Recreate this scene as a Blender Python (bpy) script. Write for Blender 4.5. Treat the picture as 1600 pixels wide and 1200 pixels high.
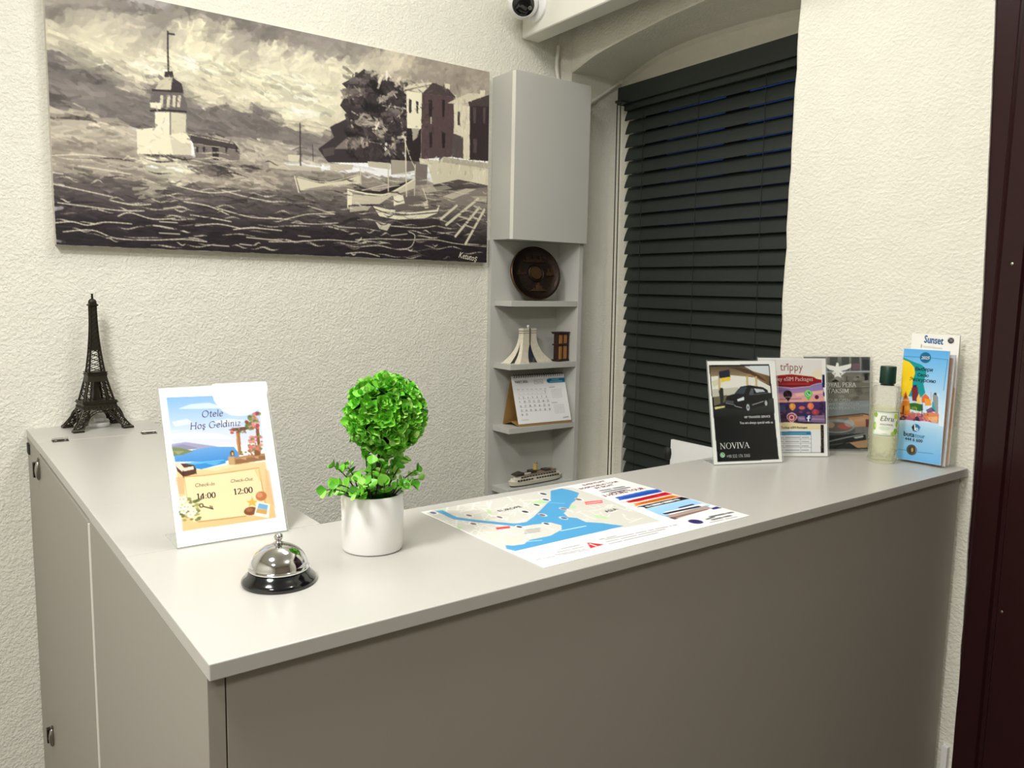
import bpy, math, random
import numpy as np
from mathutils import Matrix, Vector

for o in list(bpy.data.objects):
    bpy.data.objects.remove(o, do_unlink=True)
SC = bpy.context.scene
COL = SC.collection

# ------------------------------------------------------------------ camera
cam_data = bpy.data.cameras.new('camera')
cam_data.sensor_width = 36.0
cam_data.lens = 1252.38 / 1600 * 36.0
cam_data.clip_start = 0.02
cam = bpy.data.objects.new('camera', cam_data)
COL.objects.link(cam)
YAW, PITCH, ROLL = 0.6450, 0.1206, 0.0199
f_ = Vector((math.sin(YAW) * math.cos(PITCH), math.cos(YAW) * math.cos(PITCH), -math.sin(PITCH)))
r_ = Vector((math.cos(YAW), -math.sin(YAW), 0))
u_ = r_.cross(f_)
rr = r_ * math.cos(ROLL) + u_ * math.sin(ROLL)
uu = u_ * math.cos(ROLL) - r_ * math.sin(ROLL)
m = Matrix((rr, uu, -f_)).transposed().to_4x4()
m.translation = Vector((-0.2026, -0.7250, 1.4310))
cam.matrix_world = m
SC.camera = cam

# ------------------------------------------------------------------ world: blue dusk outside the window
W = bpy.data.worlds.new('dusk')
SC.world = W
W.use_nodes = True
bg = W.node_tree.nodes['Background']
bg.inputs[0].default_value = (0.05, 0.11, 0.45, 1)
bg.inputs[1].default_value = 0.35

# ------------------------------------------------------------------ lights and exposure
LAMP_RGB = (1.0, 0.985, 0.965)
#          x     y     z     watts   (opal globes under the ceiling)
LAMPS = [(0.79, -1.36, 2.66, 15.0, 'globe'), (-0.70, -0.10, 2.66, 40.0, 'disc'), (0.60, 0.75, 2.66, 10.5, 'globe'),
         (-1.30, -1.20, 2.66, 22.0, 'disc'), (0.72, 0.32, 2.66, 7.0, 'disc')]
SC.view_settings.view_transform = 'Standard'
SC.view_settings.look = 'None'
SC.view_settings.gamma = 1.0
SC.view_settings.use_curve_mapping = False
SC.view_settings.exposure = 0.07
SC.cycles.transparent_max_bounces = 32

# ------------------------------------------------------------------ helpers
def lin(h):
    if isinstance(h, str):
        h = h.lstrip('#')
        h = [int(h[i:i + 2], 16) / 255 for i in (0, 2, 4)]
    return tuple((c / 12.92 if c <= 0.04045 else ((c + 0.055) / 1.055) ** 2.4) for c in h)

def principled(name):
    mt = bpy.data.materials.new(name)
    mt.use_nodes = True
    nt = mt.node_tree
    return mt, nt, nt.nodes['Principled BSDF'], nt.nodes, nt.links

def mat(name, col, rough=0.5, metal=0.0, vary=0.04, vscale=14.0, bump=None, coat=0.0, spec=None, sheen=0.0):
    """procedural material: a base colour with a faint noise variation, optional noise bump (scale, distance, strength, detail)"""
    mt, nt, b, N, L = principled(name)
    c = lin(col)
    tc = N.new('ShaderNodeTexCoord')
    n = N.new('ShaderNodeTexNoise'); n.inputs['Scale'].default_value = vscale; n.inputs['Detail'].default_value = 3
    L.new(tc.outputs['Object'], n.inputs['Vector'])
    mx = N.new('ShaderNodeMix'); mx.data_type = 'RGBA'
    mx.inputs[6].default_value = tuple(x * (1 - vary) for x in c) + (1,)
    mx.inputs[7].default_value = tuple(min(1, x * (1 + vary)) for x in c) + (1,)
    L.new(n.outputs['Fac'], mx.inputs[0]); L.new(mx.outputs[2], b.inputs['Base Color'])
    b.inputs['Roughness'].default_value = rough
    b.inputs['Metallic'].default_value = metal
    if spec is not None: b.inputs['Specular IOR Level'].default_value = spec
    if coat: b.inputs['Coat Weight'].default_value = coat; b.inputs['Coat Roughness'].default_value = 0.05
    if bump:
        s, d, st = bump[:3]
        n2 = N.new('ShaderNodeTexNoise'); n2.inputs['Scale'].default_value = s; n2.inputs['Detail'].default_value = bump[3] if len(bump) > 3 else 2
        L.new(tc.outputs['Object'], n2.inputs['Vector'])
        bp = N.new('ShaderNodeBump'); bp.inputs['Distance'].default_value = d; bp.inputs['Strength'].default_value = st
        L.new(n2.outputs['Fac'], bp.inputs['Height']); L.new(bp.outputs['Normal'], b.inputs['Normal'])
    return mt

def stucco(name, col, scale, dist, strength, stretch=(1, 1, 1), warp=0.8):
    """rough-cast plaster: two noise sizes pushed through a ramp so that the pebbles read as separate bumps"""
    mt, nt, b, N, L = principled(name)
    tc = N.new('ShaderNodeTexCoord'); mp = N.new('ShaderNodeMapping'); mp.inputs['Scale'].default_value = stretch
    L.new(tc.outputs['Object'], mp.inputs['Vector'])
    n1 = N.new('ShaderNodeTexNoise'); n1.inputs['Scale'].default_value = scale; n1.inputs['Detail'].default_value = 2.0
    n1.inputs['Roughness'].default_value = 0.45; n1.inputs['Distortion'].default_value = warp
    n2 = N.new('ShaderNodeTexNoise'); n2.inputs['Scale'].default_value = scale * 0.13; n2.inputs['Detail'].default_value = 2
    for n in (n1, n2): L.new(mp.outputs[0], n.inputs['Vector'])
    rp = N.new('ShaderNodeValToRGB'); rp.color_ramp.elements[0].position = 0.30; rp.color_ramp.elements[1].position = 0.74
    rp.color_ramp.interpolation = 'EASE'
    L.new(n1.outputs['Fac'], rp.inputs['Fac'])
    ad = N.new('ShaderNodeMath'); ad.operation = 'MULTIPLY_ADD'; ad.inputs[1].default_value = 1.6
    L.new(n2.outputs['Fac'], ad.inputs[0]); L.new(rp.outputs['Color'], ad.inputs[2])
    bp = N.new('ShaderNodeBump'); bp.inputs['Distance'].default_value = dist; bp.inputs['Strength'].default_value = strength
    L.new(ad.outputs[0], bp.inputs['Height']); L.new(bp.outputs['Normal'], b.inputs['Normal'])
    c = lin(col)
    mx = N.new('ShaderNodeMix'); mx.data_type = 'RGBA'
    mx.inputs[6].default_value = tuple(x * 0.95 for x in c) + (1,); mx.inputs[7].default_value = tuple(min(1, x * 1.03) for x in c) + (1,)
    L.new(n2.outputs['Fac'], mx.inputs[0]); L.new(mx.outputs[2], b.inputs['Base Color'])
    b.inputs['Roughness'].default_value = 0.85; b.inputs['Specular IOR Level'].default_value = 0.25
    return mt

def printed(name, rough=0.5, coat=0.0, bump=None, spec=0.5):
    """flat print: the colours sit in the sheet's own 'ink' attribute"""
    mt, nt, b, N, L = principled(name)
    at = N.new('ShaderNodeAttribute'); at.attribute_name = 'ink'
    L.new(at.outputs['Color'], b.inputs['Base Color'])
    b.inputs['Roughness'].default_value = rough; b.inputs['Specular IOR Level'].default_value = spec
    if coat: b.inputs['Coat Weight'].default_value = coat; b.inputs['Coat Roughness'].default_value = 0.03
    if bump:
        tc = N.new('ShaderNodeTexCoord'); n2 = N.new('ShaderNodeTexNoise'); n2.inputs['Scale'].default_value = bump[0]; n2.inputs['Detail'].default_value = 4
        L.new(tc.outputs['Object'], n2.inputs['Vector'])
        bp = N.new('ShaderNodeBump'); bp.inputs['Distance'].default_value = bump[1]; bp.inputs['Strength'].default_value = bump[2]
        L.new(n2.outputs['Fac'], bp.inputs['Height']); L.new(bp.outputs['Normal'], b.inputs['Normal'])
    return mt

def clear(name, tint='ffffff', ior=1.47, rough=0.02, haze=0.0, hazecol='ffffff', gloss=1.0):
    """clear acrylic or thin glass: see-through with a fresnel reflection and a little milky haze"""
    mt, nt, b, N, L = principled(name)
    out = N['Material Output']; N.remove(b)
    tr = N.new('ShaderNodeBsdfTransparent'); tr.inputs[0].default_value = lin(tint) + (1,)
    gl = N.new('ShaderNodeBsdfGlossy'); gl.inputs['Roughness'].default_value = rough
    gl.inputs[0].default_value = (gloss, gloss, gloss, 1)
    df = N.new('ShaderNodeBsdfDiffuse'); df.inputs[0].default_value = lin(hazecol) + (1,)
    m0 = N.new('ShaderNodeMixShader'); m0.inputs[0].default_value = haze
    L.new(tr.outputs[0], m0.inputs[1]); L.new(df.outputs[0], m0.inputs[2])
    fr = N.new('ShaderNodeFresnel'); fr.inputs[0].default_value = ior
    ge = N.new('ShaderNodeNewGeometry'); fm = N.new('ShaderNodeMath'); fm.operation = 'MULTIPLY'; iv = N.new('ShaderNodeMath'); iv.operation = 'SUBTRACT'; iv.inputs[0].default_value = 1.0
    L.new(ge.outputs['Backfacing'], iv.inputs[1]); L.new(fr.outputs[0], fm.inputs[0]); L.new(iv.outputs[0], fm.inputs[1])   # reflect on entry only, not again on leaving the sheet
    m1 = N.new('ShaderNodeMixShader')
    L.new(fm.outputs[0], m1.inputs[0]); L.new(m0.outputs[0], m1.inputs[1]); L.new(gl.outputs[0], m1.inputs[2])
    L.new(m1.outputs[0], out.inputs[0])
    return mt

class MB:
    """collects verts and faces of ONE mesh"""
    def __init__(s): s.v = []; s.f = []; s.mi = []; s.m = 0
    def add(s, vs, fs):
        b = len(s.v); s.v += [tuple(q) for q in vs]
        for f in fs: s.f.append(tuple(b + i for i in f)); s.mi.append(s.m)
        return s
    def box(s, x0, x1, y0, y1, z0, z1):
        v = [(x, y, z) for z in (z0, z1) for x, y in ((x0, y0), (x1, y0), (x1, y1), (x0, y1))]
        return s.add(v, [(3, 2, 1, 0), (4, 5, 6, 7), (0, 1, 5, 4), (1, 2, 6, 5), (2, 3, 7, 6), (3, 0, 4, 7)])
    def hexa(s, v):
        return s.add(v, [(3, 2, 1, 0), (4, 5, 6, 7), (0, 1, 5, 4), (1, 2, 6, 5), (2, 3, 7, 6), (3, 0, 4, 7)])
    def prism(s, poly, z0, z1):
        n = len(poly)
        v = [(x, y, z0) for x, y in poly] + [(x, y, z1) for x, y in poly]
        return s.add(v, [tuple(range(n))[::-1], tuple(range(n, 2 * n))] + [(i, (i + 1) % n, n + (i + 1) % n, n + i) for i in range(n)])
    def lathe(s, prof, seg=32, c=(0, 0, 0), a0=0.0, sx=1, sy=1, cap=True):
        v = []; f = []; n = len(prof)
        for r, z in prof:
            for k in range(seg):
                a = a0 + 2 * math.pi * k / seg
                v.append((c[0] + r * sx * math.cos(a), c[1] + r * sy * math.sin(a), c[2] + z))
        for i in range(n - 1):
            for k in range(seg):
                k2 = (k + 1) % seg
                f.append((i * seg + k, i * seg + k2, (i + 1) * seg + k2, (i + 1) * seg + k))
        if cap and prof[0][0] > 1e-6: f.append(tuple(range(seg))[::-1])
        if cap and prof[-1][0] > 1e-6: f.append(tuple((n - 1) * seg + k for k in range(seg)))
        return s.add(v, f)
    def tube(s, path, r, seg=8, r1=None):
        P = [Vector(p) for p in path]; n = len(P); v = []; f = []
        dd = P[-1] - P[0]; ref = Vector((1, 0, 0)) if abs(dd.z) > 0.75 * dd.length else Vector((0, 0, 1))
        for i, p in enumerate(P):
            d = (P[min(i + 1, n - 1)] - P[max(i - 1, 0)]).normalized()
            a = d.cross(ref)
            if a.length < 1e-3: a = d.cross(Vector((0.3, 1, 0.2)))
            a.normalize(); b = d.cross(a)
            rad = r if r1 is None else r + (r1 - r) * i / max(1, n - 1)
            for k in range(seg):
                t = 2 * math.pi * k / seg
                v.append(p + a * (rad * math.cos(t)) + b * (rad * math.sin(t)))
        for i in range(n - 1):
            for k in range(seg):
                k2 = (k + 1) % seg
                f.append((i * seg + k, i * seg + k2, (i + 1) * seg + k2, (i + 1) * seg + k))
        f.append(tuple(range(seg))[::-1]); f.append(tuple((n - 1) * seg + k for k in range(seg)))
        return s.add(v, f)
    def loft(s, rings, cap=True, closed=True):
        k = len(rings[0]); v = [p for r in rings for p in r]; f = []
        for i in range(len(rings) - 1):
            for j in range(k if closed else k - 1):
                j2 = (j + 1) % k
                f.append((i * k + j, i * k + j2, (i + 1) * k + j2, (i + 1) * k + j))
        if cap: f.append(tuple(range(k))[::-1]); f.append(tuple((len(rings) - 1) * k + j for j in range(k)))
        return s.add(v, f)
    def mesh(s, name, smooth=None, fix=True):
        me = bpy.data.meshes.new(name)
        me.from_pydata(s.v, [], s.f); 
        if max(s.mi, default=0) > 0: me.polygons.foreach_set('material_index', s.mi)
        if fix:
            import bmesh
            bm = bmesh.new(); bm.from_mesh(me); bmesh.ops.recalc_face_normals(bm, faces=bm.faces); bm.to_mesh(me); bm.free()
        if smooth is not None:
            me.polygons.foreach_set('use_smooth', [True] * len(me.polygons))
            me.set_sharp_from_angle(angle=math.radians(smooth))
        me.update()
        return me

def link(name, me, mats=None, parent=None, loc=None, rot=None):
    o = bpy.data.objects.new(name, me)
    COL.objects.link(o)
    if mats is not None and me is not None:
        for q in (mats if isinstance(mats, (list, tuple)) else [mats]): me.materials.append(q)
    if parent: o.parent = parent
    if loc: o.location = loc
    if rot: o.rotation_euler = rot
    return o

def part(name, mb, mats, parent, smooth=None, bevel=0.0, label=None, loc=None, rot=None):
    me = mb if isinstance(mb, bpy.types.Mesh) else mb.mesh(name, smooth)
    o = link(name, me, mats, parent, loc, rot)
    if bevel:
        md = o.modifiers.new('bevel', 'BEVEL'); md.width = bevel; md.segments = 2; md.limit_method = 'ANGLE'; md.harden_normals = False
    if label: o['label'] = label
    return o

def thing(name, label, cat, loc=(0, 0, 0), rotz=0.0, group=None):
    o = bpy.data.objects.new(name, None); COL.objects.link(o)
    o.empty_display_size = 0.05
    o.location = loc; o.rotation_euler = (0, 0, rotz); o['label'] = label; o['category'] = cat
    if group: o['group'] = group
    return o

def struct(name, mb, mats, smooth=None, parent=None, loc=None, rot=None):
    o = part(name, mb, mats, parent, smooth, loc=loc, rot=rot)
    if parent is None: o['kind'] = 'structure'
    return o
# ------------------------------------------------------------------ materials
M = {}
M['wall'] = stucco('back_wall_plaster', 'e9e7da', 165, 0.0026, 0.5, (1, 1, 1), 0.35)
M['wall2'] = stucco('right_wall_plaster', 'e9e6d8', 140, 0.0024, 0.42, (1, 0.85, 1.1), 0.3)
M['plain'] = mat('smooth_white_paint', 'e8e6dc', 0.6)
M['ceil'] = mat('ceiling_paint', 'e6e3d8', 0.8)
M['hall'] = mat('brown_grey_hall_wall', '8d8173', 0.8)
M['floor'] = mat('floor_tile', '5d544a', 0.35, vscale=5)
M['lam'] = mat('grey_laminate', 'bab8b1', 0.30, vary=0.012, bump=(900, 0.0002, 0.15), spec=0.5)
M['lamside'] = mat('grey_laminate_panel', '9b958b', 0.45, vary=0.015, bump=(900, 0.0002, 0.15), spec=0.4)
M['cab'] = mat('cabinet_grey', 'c2c2bb', 0.42, vary=0.012, spec=0.4)
M['edge'] = mat('pale_edge_band', 'ecebe0', 0.4)
M['gap'] = mat('dark_gap', '2a2724', 0.8)  # even dark colour of the small catch by the wall
M['chrome'] = mat('chrome', 'd8d8d8', 0.08, 1.0, vary=0.02)
M['steel'] = mat('brushed_steel', 'a7a49c', 0.3, 1.0, vary=0.05)
M['blind'] = mat('dark_green_grey_slat', '292f2b', 0.5, vary=0.05, vscale=30, spec=0.35)
M['cord'] = mat('dark_cord', '191b1b', 0.8)
M['brown'] = mat('brown_lacquered_metal', '2a1113', 0.3, vary=0.1, vscale=40, spec=0.3, bump=(300, 0.0003, 0.2))
M['white'] = mat('white_plastic', 'ececea', 0.35)
M['black'] = mat('black_gloss_plastic', '0b0c10', 0.12, coat=0.6)
M['blackm'] = mat('black_matt', '131314', 0.6)
M['glass'] = clear('window_glass', 'dfe8ea', 1.5)
M['acry'] = clear('clear_acrylic', 'fdfefe', 1.4, 0.02, 0.0, 'f4f6f6')
M['acryedge'] = clear('acrylic_edge', 'eef0ee', 1.45, 0.1, 0.45, 'dfe2e0')
M['paper'] = mat('white_paper', 'f2f1ec', 0.7)

# ------------------------------------------------------------------ the room
YW = 1.4216                                   # face of the back wall
ZC = 2.80                                     # ceiling
struct('floor', MB().box(-2.3, 2.3, -3.3, 1.6, -0.12, 0), M['floor'])
struct('ceiling', MB().box(-2.3, 2.3, -3.3, 1.6, ZC, ZC + 0.12), M['ceil'])
struct('wall_back', MB().box(-2.3, 2.3, YW, YW + 0.18, 0, ZC), M['wall'])
struct('wall_left', MB().box(-2.45, -2.3, -3.3, YW + 0.18, 0, ZC), M['wall'])
struct('wall_front', MB().box(-2.45, 2.3, -3.45, -3.3, 0, ZC), M['hall'])

# right wall: near pier, arched niche with sloped soffit, window wall at the back of the niche, far corner
def xb(y, d=0.0): return 1.845 + 0.08 * (y - 1.388) + d      # back plane of the niche
def xf(y): return 1.52 + 0.0976 * (y - 0.466)                # front plane over the niche
AF = [(1.388, 2.1435), (1.34, 2.155), (1.275, 2.1705), (1.19, 2.181), (1.0935, 2.189), (0.924, 2.2005), (0.781, 2.204), (0.62, 2.198), (0.466, 2.184)]
AB = [(1.388, 2.1455), (1.352, 2.158), (1.308, 2.171), (1.235, 2.190), (1.162, 2.2035), (1.07, 2.2095), (0.991, 2.211), (0.821, 2.206), (0.655, 2.195), (0.466, 2.172)]
def arc(A, y): return float(np.interp(-y, [-a for a, b in A], [b for a, b in A]))
mb = MB()
# near pier: the end towards the door is uneven plaster
rd = random.Random(5)
NZ = 60
ring = []
for i in range(NZ + 1):
    z = ZC * i / NZ
    ye = float(np.interp(z, [0.3, 0.4447, 0.7151, 1.075, 1.3834, 1.7111, 2.0037, 2.4], [-0.020, -0.0188, -0.0152, -0.0071, 0.003, 0.0165, 0.0298, 0.046])) + (0.0011 if z < 1.2 else 0.0004) * rd.uniform(-1, 1)
    yn = 0.466 + 0.0022 * rd.uniform(-1, 1) - 0.016 * max(0, (1.3 - z)) / 0.3 * (1 if z > 1.0 else 0.5)
    ring.append([(1.5235, ye, z), (1.5205, 0.2, z), (1.5205, yn - 0.006, z), (1.5245, yn, z), (1.80, 0.50, z), (2.10, 0.50, z), (2.10, ye, z)])
mb.loft(ring)
# far corner: a narrow chamfer between the back wall and the niche
mb.prism([(1.578, YW + 0.01), (1.5782, YW), (1.6098, 1.390), (1.6125, 1.388), (1.90, 1.388), (2.10, 1.388), (2.10, 1.60), (1.578, 1.60)], 0, ZC)
# sill block
mb.prism([(xf(1.388), 1.388), (xf(0.466), 0.466), (2.05, 0.466), (2.05, 1.388)], 0, 0.72)
# lintel with the arched soffit
n = 30
vs = []; fs = []
for i in range(n + 1):
    y = 1.388 + (0.466 - 1.388) * i / n
    zf, zb = arc(AF, y), arc(AB, y)
    zm = 0.5 * (zf + zb) + 0.004
    vs += [(xf(y), y, ZC), (xf(y), y, zf + 0.004), (xf(y) + 0.004, y, zf), (0.5 * (xf(y) + xb(y)), y, zm), (xb(y) - 0.012, y, zb), (xb(y), y, zb - 0.012), (2.05, y, zb - 0.012), (2.05, y, ZC)]
for i in range(n):
    for j in range(8):
        a = i * 8 + j; b = i * 8 + (j + 1) % 8
        fs.append((a, b, b + 8, a + 8))
mb.add(vs, fs)
# window wall behind the blind
def wallbit(y0, y1, z0, z1, d0=0.0, d1=0.16):
    mb.prism([(xb(y1, d0), y1), (xb(y0, d0), y0), (xb(y0, d1), y0), (xb(y1, d1), y1)], z0, z1)
wallbit(0.466, 1.388, 2.12, 2.20)
wallbit(1.32, 1.388, 0.70, 2.12); wallbit(0.466, 0.54, 0.70, 2.12); wallbit(0.54, 1.32, 0.70, 0.76)
# wall past the door, out of the picture
mb.box(1.56, 2.1, -3.3, -1.05, 0, ZC); mb.box(1.56, 2.1, -1.05, -0.05, 2.2, ZC)
struct('wall_right', mb, M['wall2'])

# window frame and panes behind the blind
wroot = thing('window_1', 'dark window behind the closed blind in the arched niche', 'window', (xb(1.388, 0.08), 1.388, 0.76), math.atan2(-1, -0.08))
wroot['kind'] = 'structure'; del wroot['category']
fm = MB()
for a, b_, c_, d_ in ((0.068, 0.118, 0, 1.36), (0.80, 0.85, 0, 1.36), (0.118, 0.80, 0, 0.05), (0.118, 0.80, 1.31, 1.36), (0.44, 0.48, 0.05, 1.31)): fm.box(a, b_, -0.02, 0.04, c_, d_)
part('window_frame', fm, M['blackm'], wroot)
for a, b_ in ((0.118, 0.44), (0.48, 0.80)): part('pane', MB().box(a, b_, 0.006, 0.012, 0.05, 1.31), M['glass'], wroot)

# white boxed beam under the ceiling beside the back corner
s_ = 0.06
bq = [(1.4236, YW), (1.4236 - s_ * 2.4, YW - 2.4), (1.4936 - s_ * 2.4, YW - 2.4), (1.4936, YW)]
struct('trim_1', MB().prism(bq, 2.2235, ZC), M['plain']).modifiers.new('bevel', 'BEVEL').width = 0.003
# cable trunking low on the wall beside the desk
struct('trim_2', MB().box(1.511, 1.5225, -0.012, 0.000, 0.0, 0.476), M['white'])

# brown metal door frame at the right edge
door = thing('door_1', 'dark brown metal door frame at the right edge', 'door', (1.53, -0.01, 0)); door['kind'] = 'structure'; del door['category']
prof = [(0.0, 0.055), (-0.002, 0.045), (-0.0015, 0.030), (-0.001, -0.003), (-0.005, -0.006), (-0.007, -0.0085), (-0.005, -0.011), (-0.003, -0.013), (-0.003, -0.050), (0.004, -0.054), (0.004, -0.062), (-0.003, -0.066), (-0.003, -0.20), (0.06, -0.20), (0.06, 0.055)]
part('door_jamb', MB().prism(prof, 0, 2.25), M['brown'], door)
part('door_leaf', MB().box(0.03, 0.075, -0.97, -0.198, 0.01, 2.16), M['brown'], door)
part('door_jamb', MB().box(-0.01, 0.06, -1.05, -0.97, 0, 2.25), M['brown'], door)
part('door_head', MB().box(-0.006, 0.06, -0.97, -0.20, 2.16, 2.25), M['brown'], door)
for z, y in ((1.495, -0.033), (0.80, -0.074)):
    mb = MB().lathe([(0.0028, 0), (0.0028, 0.0008), (0.0015, 0.0014)], 10)
    part('screw', mb, M['steel'], door, 40, loc=(-0.003, y, z), rot=(0, -math.pi / 2, 0))

# opal globe lamps under the ceiling, outside the picture: each carries its own light
for i, (lx, ly, lz, wt, kind) in enumerate(LAMPS):
    t = thing('ceiling_lamp', ['round white ceiling lamp above the front of the desk', 'round white ceiling lamp left of the desk',
              'round white ceiling lamp near the painting', 'round white ceiling lamp nearest the entrance', 'round white ceiling lamp over the middle of the counter'][i], 'lamp', (lx, ly, ZC), group='ceiling lamps')
    part('ceiling_rose', MB().lathe([(0.075, -0.0005), (0.075, -0.012), (0.05, -0.02), (0.0, -0.02)], 40), M['white'], t, 40)
    part('stem', MB().tube([(0, 0, -0.02), (0, 0, lz - ZC + (0.112 if kind == 'globe' else 0.002))], 0.008, 10), M['white'], t, 40)
    if kind == 'globe':
        la = bpy.data.lights.new('lamp', 'POINT'); la.shadow_soft_size = 0.11
    else:
        la = bpy.data.lights.new('lamp', 'AREA'); la.shape = 'DISK'; la.size = 0.42
    la.energy = wt; la.color = LAMP_RGB
    lo = bpy.data.objects.new('lamp', la); COL.objects.link(lo); lo.parent = t; lo.location = (0, 0, lz - ZC)

# ------------------------------------------------------------------ reception desk
H = 1.08; TS = 0.0172
desk = thing('reception_desk', 'grey laminate L-shaped reception desk with lift-up flap and gate', 'desk', (0, 0, 0))
WX = 1.5185; D = 0.356; LW = 0.264; YF = 0.6186; YH = 1.2302
part('countertop', MB().box(0, WX, 0, D - 0.0004, H - TS, H), M['lam'], desk, bevel=0.0012)
part('side_countertop', MB().box(0.0005, LW, D + 0.0004, YF - 0.0006, H - TS, H), M['lam'], desk, bevel=0.001)
flap = part('counter_flap', MB().box(0.001, LW, YF + 0.0006, YH - 0.0008, H - TS, H - 0.0002), M['lam'], desk, bevel=0.001)
part('wall_countertop', MB().box(0.0005, LW, YH + 0.0008, YW - 0.001, H - TS, H), M['lam'], desk, bevel=0.001)
def top_hinge(x, y):
    mb = MB()
    mb.tube([(x - 0.0155, y + 0.003, H + 0.0026), (x + 0.0155, y + 0.003, H + 0.0026)], 0.0034, 10)
    h = part('hinge', mb, M['steel'], flap, 40)
    mb = MB().box(x - 0.0155, x + 0.0155, y - 0.012, y + 0.001, H, H + 0.0012).box(x - 0.0155, x + 0.0155, y + 0.004, y + 0.010, H, H + 0.0012)
    part('hinge_leaf', mb, mat('dull_hinge_plate', '4a443c', 0.35, 1.0), flap)
    for dx in (-0.009, 0.009):
        part('screw', MB().lathe([(0.0028, 0), (0.0028, 0.0008), (0.0012, 0.0016)], 10, (x + dx, y - 0.0065, H + 0.0012)), M['chrome'], flap, 40)
top_hinge(0.044, YH); top_hinge(0.2235, YH)
ZT = H - TS
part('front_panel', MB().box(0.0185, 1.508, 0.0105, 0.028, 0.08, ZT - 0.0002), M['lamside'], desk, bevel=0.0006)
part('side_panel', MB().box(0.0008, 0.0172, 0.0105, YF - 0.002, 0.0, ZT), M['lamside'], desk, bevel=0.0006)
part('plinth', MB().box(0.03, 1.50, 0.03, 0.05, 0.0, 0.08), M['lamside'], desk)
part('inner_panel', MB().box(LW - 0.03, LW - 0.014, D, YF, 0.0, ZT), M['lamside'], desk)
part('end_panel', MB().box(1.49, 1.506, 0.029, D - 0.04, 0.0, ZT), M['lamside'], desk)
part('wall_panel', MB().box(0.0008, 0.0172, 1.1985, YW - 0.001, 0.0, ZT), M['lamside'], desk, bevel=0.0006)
part('work_surface', MB().box(0.30, 1.514, 0.03, 0.80, 0.725, 0.75), M['lam'], desk, label='lower work surface behind the counter')
for x in (0.32, 1.44): part('work_leg', MB().box(x, x + 0.02, 0.06, 0.58, 0.0, 0.725), M['lamside'], desk)
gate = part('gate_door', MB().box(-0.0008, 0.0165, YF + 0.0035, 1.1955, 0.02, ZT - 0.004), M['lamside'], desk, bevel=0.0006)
part('edge_strip', MB().box(-0.0012, 0.0165, YF - 0.0012, YF + 0.0032, 0.02, ZT - 0.006), M['edge'], gate, label='pale edge of the gate')
def gate_hinge(z):
    y = 1.197
    mb = MB().lathe([(0.0012, -0.021), (0.0042, -0.0165), (0.0062, -0.008), (0.0068, 0), (0.0062, 0.008), (0.0042, 0.0165), (0.0012, 0.021)], 14, (-0.004, y - 0.004, z))
    part('hinge', mb, M['steel'], gate, 60, label='rounded steel hinge barrel')
    part('hinge_leaf', MB().box(-0.0125, 0.0005, y + 0.005, y + 0.018, z - 0.0165, z + 0.0155), mat('dark_bronze_plate', '3a2f28', 0.4, 0.8), gate, bevel=0.001)
    part('hinge_pin', MB().lathe([(0.002, 0), (0.003, 0.004), (0.0015, 0.009)], 10, (-0.004, y - 0.004, z + 0.019)), M['steel'], gate, 60)
gate_hinge(1.027); gate_hinge(0.4285)
part('latch', MB().box(-0.003, 0.002, 1.372, 1.40, 1.028, 1.052), M['gap'], desk, bevel=0.001, label='small dark catch by the wall')

# ------------------------------------------------------------------ corner cabinet with open shelves
cb = thing('corner_cabinet', 'tall grey corner cabinet with closed top box and open shelves', 'cabinet', (1.31, 1.4216, 0))
def C(x, y): return (x - 1.31, y - 1.4216)
YB = 1.4200
foot = [C(1.312, 1.3145), C(1.617, 1.3145), C(1.617, 1.384), C(1.574, YB), C(1.312, YB)]
bx = part('cabinet_box', MB().prism(foot, 1.5795, 2.085), M['cab'], cb, bevel=0.0006)
part('door', MB().box(*(C(1.3105, 0)[0], C(1.6185, 0)[0]), C(0, 1.2965)[1], C(0, 1.3138)[1], 1.578, 2.0855), M['cab'], bx, bevel=0.0008)
part('edge_strip', MB().box(C(1.3100, 0)[0], C(1.3106, 0)[0], C(0, 1.2968)[1], C(0, 1.3136)[1], 1.579, 2.0845), M['edge'], bx, label='pale edge of the cabinet door')
part('back_panel', MB().prism([C(1.3055, 1.404), C(1.588, 1.404), C(1.578, YB), C(1.3055, YB)], 0.0, 1.579), M['cab'], cb, bevel=0.0005)
part('side_panel', MB().prism([C(1.6015, 1.3125), C(1.6185, 1.3125), C(1.6165, 1.383), C(1.588, 1.413), C(1.5830, 1.4035)], 0.0, 1.579), M['cab'], cb, bevel=0.0005)
sh = [C(1.323, 1.3136), C(1.601, 1.3136), C(1.5826, 1.4036), C(1.3215, 1.4036)]
SHELF = [1.3868, 1.1838, 0.9762, 0.772, 0.565, 0.36, 0.10]
for z in SHELF: part('shelf', MB().prism(sh, z - 0.0178, z), M['cab'], cb, bevel=0.0006)

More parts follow.
